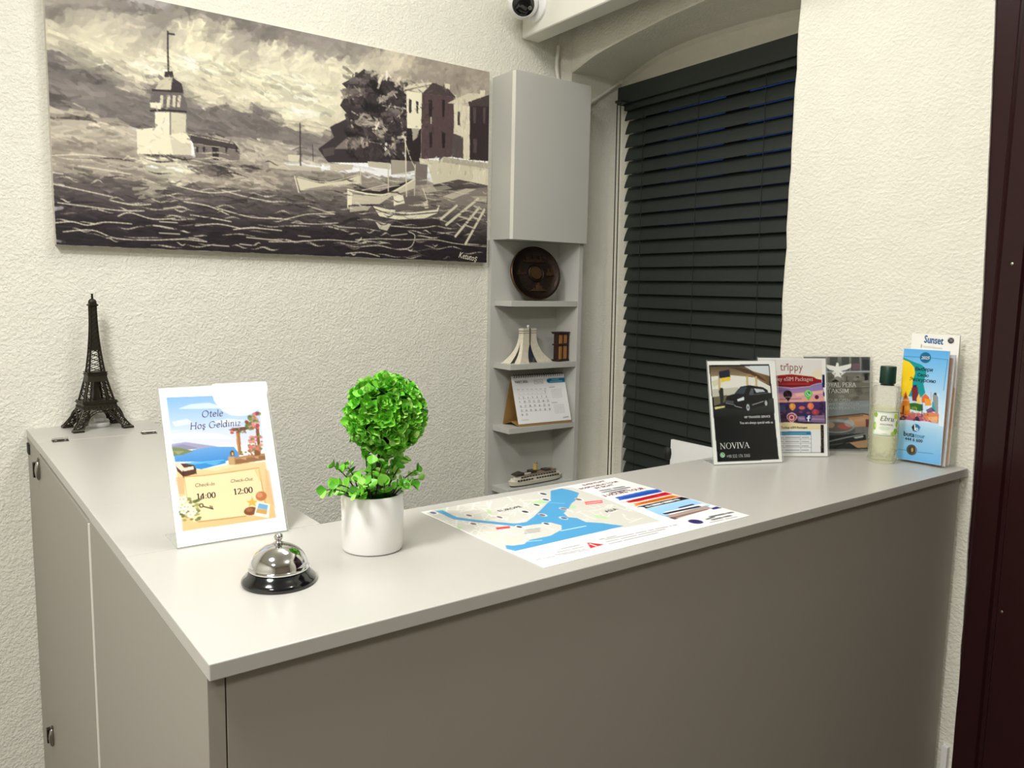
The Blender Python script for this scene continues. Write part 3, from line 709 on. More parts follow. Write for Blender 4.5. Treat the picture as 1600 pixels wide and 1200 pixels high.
for o_ in rosettes:
    r0 = BR * rl.uniform(0.80, 0.95); tiltv = (o_ + Vector([rl.gauss(0, 0.30) for _ in range(3)])).normalized()
    base = BC + o_ * (r0 - 0.007); sp = rl.uniform(0, 6.28)
    for lay, (nl, op, s) in enumerate(((4, rl.uniform(0.95, 1.25), rl.uniform(0.95, 1.2)), (3, rl.uniform(0.4, 0.7), rl.uniform(0.7, 0.9)))):
        for k in range(nl):
            mt = leaf_matrix(base + tiltv * (0.003 * lay), tiltv, sp + lay * 0.6 + k * 2 * math.pi / nl, op + rl.gauss(0, 0.1), s * rl.uniform(0.9, 1.1))
            me = rl.choice(LM)
            if cnt < 285 and o_.dot(view) > -0.1 and (lay == 0 or rl.random() < 0.8):
                ob = link('leaf', me, None, tp); ob.matrix_local = mt; cnt += 1
            else:
                mi_ = {'bright_green_leaf': 0, 'mid_green_leaf': 1, 'pale_green_leaf': 2}[me.materials[0].name]
                stuff.m = mi_
                stuff.add([mt @ v.co for v in me.vertices], [tuple(p.vertices) for p in me.polygons])
o = part('small_leaves', stuff.mesh('small_leaves', 80, fix=False), [M['leaf'], M['leaf2'], M['leaf3']], tp); o['kind'] = 'stuff'
# sprigs of round leaves around the pot rim
RL = [leaf_mesh(0.0105, 0.0058, 0.0016, 0.0012, M['leaf3'], 5), leaf_mesh(0.0115, 0.0060, 0.0018, -0.001, M['leaf'], 5), leaf_mesh(0.010, 0.0056, 0.0014, 0.002, M['leaf2'], 5)]
sprigs = [((-0.020, -0.012, 0.070), (-0.060, -0.022, 0.098)), ((-0.024, 0.004, 0.070), (-0.072, -0.012, 0.0905)), ((-0.012, -0.022, 0.070), (-0.030, -0.040, 0.104)), ((0.004, -0.026, 0.070), (-0.006, -0.044, 0.098)),
          ((0.016, -0.022, 0.070), (0.022, -0.044, 0.094)), ((0.024, -0.008, 0.070), (0.052, -0.026, 0.104)), ((0.028, 0.004, 0.070), (0.070, 0.000, 0.084)), ((0.020, 0.016, 0.070), (0.052, 0.030, 0.112)),
          ((0.006, 0.010, 0.072), (0.024, 0.006, 0.128)), ((-0.004, 0.004, 0.072), (-0.010, 0.0, 0.126)), ((0.012, -0.012, 0.072), (0.034, -0.026, 0.120)), ((-0.014, 0.012, 0.070), (-0.045, 0.020, 0.112)),
          ((-0.008, -0.014, 0.070), (-0.016, -0.030, 0.120)), ((0.020, -0.018, 0.07), (0.040, -0.036, 0.088)), ((-0.018, -0.018, 0.07), (-0.044, -0.036, 0.088))]
for k in range(9):
    an = rl.uniform(0, 6.28); r0 = rl.uniform(0.008, 0.026); r1 = r0 + rl.uniform(0.006, 0.022)
    sprigs.append(((r0 * math.cos(an), r0 * math.sin(an), 0.070), (r1 * math.cos(an + 0.3), r1 * math.sin(an + 0.3), rl.uniform(0.092, 0.122))))
for a, b in sprigs:
    a = Vector(a); b = Vector(b); c = (a + b) / 2 + Vector((0, 0, 0.010))
    pts = [a.lerp(c, t).lerp(c.lerp(b, t), t) for t in np.linspace(0, 1, 7)]
    part('twig', MB().tube(pts, 0.0011, 5, 0.0006), M['twig'], tp, 60)
    for k in range(2, 7):
        d = (pts[k] - pts[k - 1]).normalized()
        for s in (0, 1) if k < 6 else (0, 1, 2):
            mt = leaf_matrix(pts[k], d, rl.uniform(0, 6.28) + s * math.pi, rl.uniform(0.7, 1.3), rl.uniform(0.8, 1.25))
            ob = link('round_leaf', rl.choice(RL), None, tp); ob.matrix_local = mt

# ------------------------------------------------------------------ white panel behind the far end of the counter
wp = thing('whiteboard', 'plain white board standing behind the counter in front of the blind', 'board', (1.500, 0.64, 0.7504))
part('sheet', MB().box(-0.005, 0.005, -0.14, 0.142, 0, 0.2627), M['white'], wp, bevel=0.001)
part('clip', MB().lathe([(0.004, -0.02), (0.011, -0.014), (0.013, 0.0), (0.011, 0.014), (0.004, 0.02)], 16), M['blackm'], wp, 50, loc=(-0.004, 0.150, 0.222))
part('stand', MB().box(-0.030, 0.0055, -0.10, 0.10, 0.0, 0.004), M['white'], wp)

# ------------------------------------------------------------------ cologne bottle
def wet(name, col, ior, rough):
    mt, nt, b, N, L = principled(name)
    b.inputs['Base Color'].default_value = lin(col) + (1,); b.inputs['Transmission Weight'].default_value = 1.0
    b.inputs['IOR'].default_value = ior; b.inputs['Roughness'].default_value = rough
    tc = N.new('ShaderNodeTexCoord'); n2 = N.new('ShaderNodeTexNoise'); n2.inputs['Scale'].default_value = 90
    bp = N.new('ShaderNodeBump'); bp.inputs['Distance'].default_value = 0.0006; bp.inputs['Strength'].default_value = 0.3
    L.new(tc.outputs['Object'], n2.inputs['Vector']); L.new(n2.outputs['Fac'], bp.inputs['Height']); L.new(bp.outputs['Normal'], b.inputs['Normal'])
    out = N['Material Output']; tr = N.new('ShaderNodeBsdfTransparent'); mx = N.new('ShaderNodeMixShader'); mx.inputs[0].default_value = 0.55
    L.new(tr.outputs[0], mx.inputs[1]); L.new(b.outputs[0], mx.inputs[2]); L.new(mx.outputs[0], out.inputs[0])
    return mt
M['bottle'] = wet('bottle_glass', 'ffffff', 1.3, 0.03)
M['liquid'] = clear('pale_cologne', 'f8faec', 1.12, 0.05, 0.05, 'f8f8e6')
M['cap'] = mat('dark_green_cap', '0b3226', 0.4, bump=(500, 0.0003, 0.2))
bo = thing('cologne_bottle', 'clear cologne bottle with dark green cap beside the blue leaflets', 'bottle', (1.4255, 0.134, H + 0.0004), math.radians(30))
seg = 48; rings = []
for i, (r, z) in enumerate([(0.026, 0.0), (0.0288, 0.003)] + [(0.0288, 0.003 + 0.006 * k) for k in range(1, 9)] + [(0.0284, 0.056), (0.0284, 0.112)] + [(0.0286, 0.112 + 0.006 * k) for k in range(1, 7)] + [(0.0275, 0.1555), (0.0255, 0.160), (0.0135, 0.1625), (0.012, 0.166)]):
    rg = []
    for k in range(seg):
        a = 2 * math.pi * k / seg
        dmd = 0.0
        if 0.006 < z < 0.053 or 0.115 < z < 0.15:
            dmd = -0.0021 * (((k // 3) + i) % 2)
        rg.append(((r + dmd) * math.cos(a), (r + dmd) * math.sin(a), z))
    rings.append(rg)
glass = part('bottle_body', MB().loft(rings), M['bottle'], bo, 25)
part('liquid', MB().lathe([(0.024, 0.004), (0.0252, 0.010), (0.0252, 0.118), (0.0, 0.118)], 32), M['liquid'], bo, 40)
part('neck', MB().lathe([(0.0112, 0.162), (0.0112, 0.171)], 24), M['bottle'], bo, 40)
part('neck_ring', MB().lathe([(0.0135, 0.1618), (0.0135, 0.164)], 24), M['cap'], bo, 40)
ks = []
cp = MB(); rg0 = []
for z, r in ((0.166, 0.0152), (0.1675, 0.0158), (0.2005, 0.0156), (0.202, 0.0148)):
    rg0.append([((r - 0.0004 * (k % 2)) * math.cos(2 * math.pi * k / 56), (r - 0.0004 * (k % 2)) * math.sin(2 * math.pi * k / 56), z) for k in range(56)])
part('cap', cp.loft(rg0), M['cap'], bo, 40)
# flat prints (u to the right, v down, 0..1 on each sheet)
ART={}
LETTERS={}
ART['painting']=[
('g','8d857f','e6e0c4',[(0,0),(1,0),(1,.3),(0,.3)]),
('g','d9d2b8','c9c0aa',[(0,.28),(1,.28),(1,.46),(0,.46)]),
('p','6f6862',.75,[(.007,.083),(.115,.034),(.234,.012),(.449,-.002),(.449,.055),(.268,.028),(.208,.045),(.15,.078),(.083,.082),(.033,.112),(.006,.132)]),
('p','e4ddc0',.7,[(.01,.179),(.101,.15),(.172,.182),(.205,.258),(.099,.244),(.009,.245)]),
('p','ece5c6',.8,[(.233,.034),(.313,.036),(.357,.166),(.447,.22),(.447,.307),(.356,.298),(.274,.279),(.222,.234),(.224,.091)]),
('p','ece6ca',.75,[(.42,.084),(.5,.078),(.629,.066),(.684,.1),(.614,.197),(.603,.345),(.508,.346),(.418,.372)]),
('p','b0a596',.85,[(.684,.009),(.758,.009),(1.0,-.006),(1.001,.1),(.87,.074),(.791,.091),(.726,.169),(.684,.137)]),
('p','968b80',.8,[(.769,.099),(.869,.045),(1.0,.06),(1.001,.12),(.893,.154),(.83,.111)]),
('p','ded6bc',.6,[(.664,.016),(.758,.009),(.726,.104),(.684,.128)]),
('p','77706c',1,[(.003,.276),(.038,.271),(.079,.27),(.15,.299),(.204,.298),(.243,.303),(.309,.341),(.446,.356),(.445,.504),(.244,.516),(.15,.523),(-.001,.471)]),
('p','8f8780',.5,[(.001,.355),(.077,.371),(.149,.382),(.148,.435),(.057,.437),(-.001,.43)]),
('p','544d4b',.55,[(.008,.29),(.098,.295),(.145,.331),(.078,.345),(.007,.319)]),
('p','7a726d',.95,[(.417,.423),(.444,.412),(.48,.441),(.535,.435),(.574,.38),(.613,.369),(.568,.572),(.416,.57)]),
('p','b5aea0',.9,[(.417,.501),(.47,.505),(.488,.553),(.564,.536),(.564,.573),(.488,.589),(.416,.587)]),
('p','b9b09f',1,[(-.001,.471),(.072,.475),(.15,.518),(.149,.621),(.053,.617),(-.003,.614)]),
('p','3d3636',.9,[(.011,.493),(.069,.484),(.071,.509),(.01,.518)]),
('p','e0d9be',1,[(.019,.437),(.045,.432),(.042,.452),(.019,.453)]),
('p','4a4341',.7,[(.001,.429),(.018,.419),(.017,.453),(.001,.458)]),
('p','524a48',.9,[(.124,.499),(.151,.492),(.184,.496),(.151,.514)]),
('p','4f4746',.8,[(.056,.608),(.145,.6),(.145,.608),(.055,.617)]),
('p','b9b09f',.95,[(.253,.514),(.354,.502),(.445,.504),(.445,.603),(.401,.622),(.353,.603)]),
('p','ded7bd',1,[(.335,.5),(.356,.495),(.354,.509),(.337,.511)]),
('p','ded7bd',1,[(.39,.493),(.422,.495),(.417,.51),(.39,.509)]),
('g','a0978a','6d6561',[(0,.6),(1,.6),(1,.74),(0,.74)]),
('g','6d6561','2c2529',[(0,.72),(1,.72),(1,.9),(0,.9)]),
('g','2c2529','241d22',[(0,.89),(1,.89),(1,1.0),(0,1.0)]),
('p','a39a8c',.9,[(-.003,.614),(.149,.621),(.256,.606),(.401,.622),(.445,.603),(.444,.712),(.215,.734),(-.005,.715)]),
('p','eee8cc',.85,[(.153,.629),(.243,.613),(.255,.69),(.215,.725),(.164,.68)]),
('p','e3dcc1',.5,[(.16,.717),(.215,.72),(.171,.811),(.146,.81)]),
('p','4c4443',.6,[(.256,.62),(.287,.617),(.334,.631),(.333,.674),(.291,.682),(.255,.671)]),
('p','3a3233',.8,[(.292,.635),(.32,.634),(.317,.677),(.3,.685)]),
('l','4a4240',1,.0061,[(.149,.619),(.199,.614),(.26,.619),(.32,.624),(.401,.622)]),
('b',750,0,1,0,.34,.075,.026,-24,20,.55,.05),
('b',1300,0,1,0,.36,.035,.01,-30,30,.5,.07),
('b',900,0,.55,.2,.5,.045,.008,9,10,.6,.11),
('b',1500,0,1,.5,.72,.035,.006,3,8,.7,.12),
('b',2200,0,1,.66,1,.035,.0055,2,8,.7,.18),
('p','efe9cd',1,[(.15,.521),(.184,.505),(.218,.514),(.244,.509),(.253,.551),(.253,.599),(.199,.609),(.149,.619)]),
('p','c9c1aa',.6,[(.211,.525),(.235,.555),(.253,.551),(.253,.599),(.217,.605)]),
('p','f0ead0',1,[(.185,.442),(.214,.434),(.213,.524),(.184,.518)]),
('p','d8d0b7',1,[(.214,.434),(.245,.432),(.243,.509),(.213,.524)]),
('l','4d4544',.7,.0026,[(.214,.434),(.213,.524)]),
('p','6a6260',1,[(.175,.405),(.186,.361),(.238,.347),(.248,.396),(.243,.425),(.185,.437)]),
('p','e6dfc4',.85,[(.196,.372),(.202,.371),(.2,.42),(.194,.42)]),
('p','e6dfc4',.85,[(.209,.367),(.215,.367),(.213,.416),(.207,.416)]),
('p','e6dfc4',.85,[(.22,.364),(.226,.364),(.224,.413),(.218,.413)]),
('p','e6dfc4',.85,[(.23,.361),(.236,.361),(.233,.41),(.227,.41)]),
('p','eee7cb',1,[(.176,.407),(.198,.402),(.196,.428),(.177,.427)]),
('l','2e2728',1,.0035,[(.177,.44),(.206,.429),(.245,.424)]),
('p','cfc7ae',1,[(.186,.351),(.197,.313),(.217,.293),(.22,.342),(.195,.354)]),
('p','3a3233',1,[(.221,.292),(.238,.313),(.241,.344),(.216,.347)]),
('l','332b2c',1,.0039,[(.182,.356),(.238,.345)]),
('p','332b2c',1,[(.205,.297),(.206,.275),(.221,.268),(.223,.291)]),
('l','2f2829',1,.003,[(.214,.113),(.213,.197),(.213,.272)]),
('l','2f2829',1,.0034,[(.215,.121),(.226,.12)]),
('p','7d746e',1,[(.257,.55),(.297,.554),(.353,.557),(.352,.605),(.261,.609)]),
('p','443c3b',1,[(.244,.51),(.289,.514),(.34,.525),(.354,.555),(.307,.552),(.257,.55)]),
('l','d9d2b8',.8,.0022,[(.246,.514),(.298,.523),(.339,.53)]),
('p','2d2627',1,[(.295,.554),(.309,.556),(.308,.609),(.296,.608)]),
('p','2d2627',1,[(.263,.562),(.267,.562),(.267,.585),(.263,.584)]),
('p','2d2627',1,[(.277,.559),(.281,.559),(.28,.581),(.277,.58)]),
('p','2d2627',1,[(.323,.548),(.327,.548),(.326,.571),(.323,.57)]),
('p','2d2627',1,[(.344,.543),(.348,.543),(.348,.566),(.344,.565)]),
('p','d9d2b8',1,[(.459,.55),(.488,.546),(.483,.577),(.461,.577)]),
('l','3a3233',1,.0026,[(.488,.404),(.488,.598)]),
('l','4a4240',1,.0017,[(.517,.493),(.518,.565)]),
('p','c4bca8',1,[(.416,.578),(.456,.596),(.535,.592),(.539,.607),(.46,.619),(.416,.617)]),
('p','3a3234',1,[(.644,.11),(.664,.126),(.684,.164),(.71,.123),(.737,.166),(.758,.168),(.759,.358),(.759,.526),(.705,.535),(.554,.564),(.53,.508),(.569,.445),(.559,.402),(.608,.343),(.584,.296),(.604,.218),(.589,.196),(.619,.155)]),
('p','6d6560',.85,[(.604,.164),(.654,.138),(.664,.171),(.609,.19)]),
('p','a79e90',.85,[(.677,.232),(.721,.19),(.726,.207),(.684,.257)]),
('p','8d847a',.85,[(.638,.307),(.684,.34),(.71,.352),(.674,.367)]),
('p','9b9285',.85,[(.608,.371),(.664,.328),(.705,.353),(.643,.379)]),
('p','8d847a',.85,[(.569,.499),(.603,.436),(.664,.43),(.613,.488)]),
('p','b3aa9a',.85,[(.664,.393),(.705,.372),(.689,.423)]),
('p','80776e',.85,[(.584,.225),(.644,.196),(.649,.231),(.594,.257)]),
('p','6d6560',.85,[(.684,.303),(.748,.257),(.726,.31)]),
('p','b3aa9a',.85,[(.716,.407),(.726,.395),(.727,.509),(.719,.501)]),
('p','574f4d',.85,[(.54,.506),(.569,.49),(.569,.526),(.544,.541)]),
('p','574f4d',.85,[(.644,.151),(.684,.118),(.674,.195)]),
('l','c9c1ae',.8,.0027,[(.684,.266),(.748,.266),(.705,.353)]),
('l','c9c1ae',.8,.0026,[(.613,.315),(.664,.355),(.71,.38)]),
('l','c9c1ae',.8,.0028,[(.737,.297),(.748,.389),(.726,.423)]),
('l','c9c1ae',.8,.0027,[(.684,.443),(.713,.502)]),
('l','c9c1ae',.8,.0027,[(.653,.442),(.695,.45),(.713,.493)]),
('p','211b1e',1,[(.656,.165),(.689,.163),(.695,.217),(.664,.217)]),
('p','211b1e',1,[(.638,.243),(.684,.266),(.716,.266),(.684,.303),(.643,.306)]),
('p','211b1e',1,[(.593,.411),(.643,.407),(.603,.436)]),
('b',700,.6,.87,.12,.52,.022,.006,-20,50,.8,.25),
('p','574648',1,[(.799,.172),(.896,.161),(.888,.463),(.798,.495)]),
('p','efe9cd',1,[(.756,.174),(.8,.172),(.798,.343),(.778,.362),(.759,.353)]),
('p','2d2528',1,[(.759,.353),(.798,.347),(.797,.515),(.754,.524)]),
('p','cfc7ae',.8,[(.771,.35),(.792,.344),(.789,.388),(.775,.411)]),
('p','ddd6bc',1,[(.748,.17),(.766,.139),(.83,.109),(.864,.119),(.802,.168)]),
('p','4c4140',1,[(.83,.11),(.87,.122),(.898,.161),(.801,.172)]),
('l','3a3233',.7,.0018,[(.753,.172),(.813,.131),(.841,.111)]),
('p','e6dfc4',1,[(.864,.103),(.88,.101),(.879,.127),(.865,.128)]),
('p','2a2124',1,[(.818,.199),(.829,.198),(.828,.281),(.82,.283)]),
('p','2a2124',1,[(.857,.185),(.866,.185),(.864,.269),(.859,.27)]),
('p','2a2124',1,[(.821,.356),(.83,.356),(.829,.43),(.823,.432)]),
('p','2a2124',1,[(.857,.346),(.868,.347),(.866,.423),(.859,.425)]),
('p','3c3335',1,[(.763,.212),(.771,.213),(.77,.277),(.764,.278)]),
('p','3c3335',1,[(.783,.215),(.79,.216),(.789,.273),(.785,.274)]),
('l','d9d2b8',1,.0028,[(.826,.282),(.826,.311)]),
('p','352a2d',1,[(.938,.188),(1.001,.151),(1.001,.46),(.939,.467)]),
('p','e2dbc2',1,[(.891,.196),(.94,.194),(.942,.463),(.922,.467),(.918,.355),(.895,.342)]),
('p','5a504e',1,[(.889,.343),(.921,.355),(.922,.465),(.889,.463)]),
('p','d9d2b8',1,[(.873,.198),(.905,.16),(.935,.129),(.965,.121),(1.001,.13),(.947,.169),(.9,.194)]),
('p','4a3f3f',1,[(.935,.173),(1.001,.115),(1.001,.176),(.938,.192)]),
('p','e6dfc4',1,[(.97,.102),(.987,.098),(.986,.125),(.971,.128)]),
('p','574a4b',1,[(.95,.196),(.96,.191),(.959,.274),(.952,.276)]),
('p','574a4b',1,[(.981,.187),(.989,.185),(.989,.266),(.982,.268)]),
('p','574a4b',1,[(.952,.357),(.964,.352),(.963,.426),(.953,.428)]),
('p','4a4142',1,[(.903,.23),(.91,.23),(.91,.298),(.904,.299)]),
('l','c9c1ae',1,.0024,[(.93,.232),(.924,.314)]),
('p','c8c0ab',1,[(.653,.537),(.713,.533),(.713,.564),(.656,.562)]),
('p','7d746d',1,[(.714,.516),(.792,.509),(.817,.518),(.815,.617),(.784,.628),(.781,.555),(.716,.588)]),
('p','d8d1b8',1,[(.793,.492),(.849,.492),(.863,.469),(1.001,.47),(.999,.585),(.926,.596),(.835,.615),(.817,.518),(.795,.519)]),
('p','aaa193',.7,[(.863,.471),(1.001,.473),(.999,.5),(.86,.497)]),
('p','e3dcc4',1,[(.953,.515),(.996,.511),(.991,.582),(.949,.587)]),
('p','bfb7a3',.7,[(.716,.517),(.759,.511),(.756,.579),(.716,.588)]),
('p','3a3233',.8,[(.832,.616),(.908,.574),(.999,.588),(.999,.614),(.844,.642)]),
('p','c8c0ab',1,[(.559,.569),(.618,.561),(.613,.585),(.559,.603)]),
('p','d9d2b8',.5,[(.798,.64),(.873,.611),(.89,.623),(.815,.661)]),
('p','8a8178',.9,[(.85,.681),(.908,.625),(.999,.598),(1.0,.708),(.933,.708),(.861,.699)]),
('p','d5cdb6',.8,[(.861,.669),(.932,.616),(.963,.615),(.891,.679)]),
('p','cfc7b0',.6,[(.945,.654),(.998,.646),(.995,.688)]),
('p','dcd5bb',1,[(.478,.648),(.534,.665),(.593,.642),(.633,.606),(.634,.646),(.593,.669),(.534,.692),(.487,.705)]),
('p','8f867b',.8,[(.494,.699),(.553,.67),(.623,.651),(.612,.678),(.553,.702)]),
('p','2f2829',1,[(.488,.649),(.554,.649),(.623,.611),(.598,.634),(.539,.664)]),
('l','efe9cd',1,.0022,[(.474,.645),(.483,.714)]),
('l','d9d2b8',1,.0022,[(.483,.645),(.549,.656),(.63,.605)]),
('l','d9d2b8',1,.0023,[(.634,.576),(.636,.65)]),
('p','cdc5af',1,[(.602,.68),(.615,.701),(.669,.701),(.705,.69),(.781,.599),(.78,.643),(.716,.693),(.684,.736),(.612,.748)]),
('p','2f2829',1,[(.623,.676),(.684,.675),(.779,.595),(.705,.685),(.638,.692)]),
('l','efe9cd',1,.0032,[(.602,.68),(.663,.692),(.711,.679),(.781,.596)]),
('p','efe9cd',1,[(.601,.684),(.614,.696),(.612,.757),(.601,.768)]),
('l','2f2829',1,.0036,[(.605,.758),(.669,.744)]),
('p','c9c1ae',.8,[(.607,.758),(.663,.749),(.653,.77),(.607,.786)]),
('l','cfc7b0',1,.0023,[(.638,.678),(.705,.637)]),
('l','cfc7b0',1,.0018,[(.663,.669),(.738,.636)]),
('p','e9e3c8',1,[(.667,.747),(.711,.759),(.782,.751),(.853,.715),(.847,.756),(.81,.788),(.732,.805),(.684,.794)]),
('p','6a605b',1,[(.727,.757),(.793,.741),(.85,.719),(.844,.739),(.782,.761),(.727,.77)]),
('l','3a3233',1,.0023,[(.669,.76),(.732,.782),(.85,.751)]),
('p','efe9cd',1,[(.722,.687),(.748,.678),(.754,.726),(.723,.74)]),
('p','6d645f',1,[(.748,.683),(.798,.679),(.801,.74),(.727,.757),(.727,.735),(.754,.721)]),
('p','d9d2b8',1,[(.804,.708),(.815,.698),(.821,.735),(.81,.739)]),
('p','efe9cd',.8,[(.674,.824),(.716,.828),(.705,.863),(.684,.856)]),
('l','e0d9c0',1,.0032,[(.754,.397),(.758,.686)]),
('l','cfc7b0',1,.0032,[(.708,.542),(.708,.694)]),
('l','cfc7b0',1,.0028,[(.782,.526),(.78,.677)]),
('l','e0d9c0',1,.0024,[(.804,.639),(.818,.706)]),
('l','3a3233',1,.0019,[(.756,.416),(.77,.509)]),
('l','e0d9c0',1,.0019,[(.753,.417),(.767,.49),(.781,.54)]),
('b',260,.84,1,.1,.55,.012,.003,85,10,.4,.08),
('b',120,.2,.5,.2,.6,.012,.003,10,40,.4,.08),
('b',140,.55,1,.66,.86,.014,.002,-10,25,.5,.25),
('l','d9d2b8',1,.0064,[(.904,.71),(.857,.785)]),
('l','d9d2b8',1,.0065,[(.97,.663),(.873,.813)]),
('l','d9d2b8',1,.0066,[(.973,.71),(.901,.869)]),
('l','d9d2b8',1,.0066,[(.99,.718),(.932,.906)]),
('l','c4bca8',1,.004,[(.924,.73),(.952,.736)]),
('l','c4bca8',1,.004,[(.909,.763),(.94,.774)]),
('l','c4bca8',1,.004,[(.946,.757),(.971,.77)]),
('l','c4bca8',1,.004,[(.928,.806),(.955,.818)]),
('l','c4bca8',1,.004,[(.958,.704),(.98,.716)]),
('p','1d171b',.5,[(.727,.807),(.85,.786),(.874,.869),(.935,.914),(.705,.878)]),
('l','e3dcc4',.8,.0021,[(.0,.659),(.053,.643),(.092,.643)]),
('l','e3dcc4',.8,.0021,[(.044,.688),(.091,.695),(.135,.702)]),
('l','e3dcc4',.8,.0022,[(.097,.813),(.137,.825),(.171,.817)]),
('l','e3dcc4',.8,.0021,[(.006,.837),(.065,.845),(.112,.851),(.158,.846)]),
('l','e3dcc4',.8,.0022,[(.11,.874),(.132,.857),(.174,.877),(.217,.868)]),
('l','e3dcc4',.8,.0021,[(.0,.915),(.029,.907),(.055,.917),(.087,.901),(.134,.902)]),
('l','e3dcc4',.8,.0021,[(.013,.948),(.063,.936),(.106,.964),(.177,.963),(.229,.954),(.279,.96)]),
('l','e3dcc4',.8,.0022,[(.186,.903),(.212,.911)]),
('l','e3dcc4',.8,.0023,[(.257,.894),(.303,.881),(.35,.894)]),
('l','e3dcc4',.8,.0023,[(.248,.85),(.294,.858),(.331,.867)]),
('l','e3dcc4',.8,.0023,[(.223,.733),(.286,.75),(.352,.729)]),
('l','e3dcc4',.8,.0023,[(.304,.813),(.375,.842),(.443,.838)]),
('l','e3dcc4',.8,.0024,[(.364,.932),(.442,.939)]),
('l','e3dcc4',.8,.0023,[(.186,.933),(.225,.933)]),
('l','e3dcc4',.8,.0021,[(-.002,.766),(.05,.782),(.101,.799)]),
('l','e3dcc4',.8,.0023,[(.236,.796),(.285,.807),(.327,.839)]),
('l','e3dcc4',.8,.0024,[(.336,.901),(.379,.889),(.442,.893)]),
('l','e3dcc4',.8,.0023,[(.314,.735),(.366,.755),(.42,.766)]),
('l','e3dcc4',.8,.0022,[(.187,.886),(.221,.886)]),
('l','e3dcc4',.8,.0023,[(.292,.973),(.325,.975)]),
('l','e3dcc4',.8,.0024,[(.349,.963),(.374,.966)]),
('l','e3dcc4',.8,.0022,[(.196,.83),(.231,.82)]),
('l','e3dcc4',.75,.0021,[(.414,.836),(.45,.84),(.505,.81),(.568,.801)]),
('l','e3dcc4',.75,.0022,[(.413,.946),(.472,.94),(.552,.923),(.622,.925),(.637,.904)]),
('l','e3dcc4',.75,.0022,[(.468,.855),(.524,.853),(.577,.841)]),
('l','e3dcc4',.75,.0023,[(.637,.947),(.684,.938),(.733,.953),(.771,.935),(.782,.879),(.765,.861)]),
('l','e3dcc4',.75,.0023,[(.622,.916),(.69,.904),(.754,.902),(.839,.893),(.904,.907),(.997,.914)]),
('l','e3dcc4',.75,.0023,[(.597,.984),(.642,.975),(.684,.991)]),
('l','e3dcc4',.75,.0024,[(.716,.886),(.76,.872)]),
('l','e3dcc4',.75,.0022,[(.481,.912),(.509,.914)]),
('l','e3dcc4',.75,.0023,[(.577,.86),(.622,.859)]),
('l','e3dcc4',.75,.0022,[(.505,.773),(.568,.801)]),
('l','e3dcc4',.75,.0024,[(.716,.838),(.793,.838),(.839,.823)]),
('l','e3dcc4',.75,.0025,[(.935,.904),(.997,.908)]),
('b',420,.14,.42,.2,.66,.011,.0028,0,60,.5,.1),
('b',300,.6,.84,.12,.52,.012,.003,-30,60,.6,.22),
('b',300,.8,1,.1,.56,.01,.0028,80,30,.5,.1),
('w',240,0,1,.58,.99),
]
LETTERS['painting']=[('Ketutoş',0.911,0.979,0.966,0.996,'e9e2cc',0.3,0,1.3)]
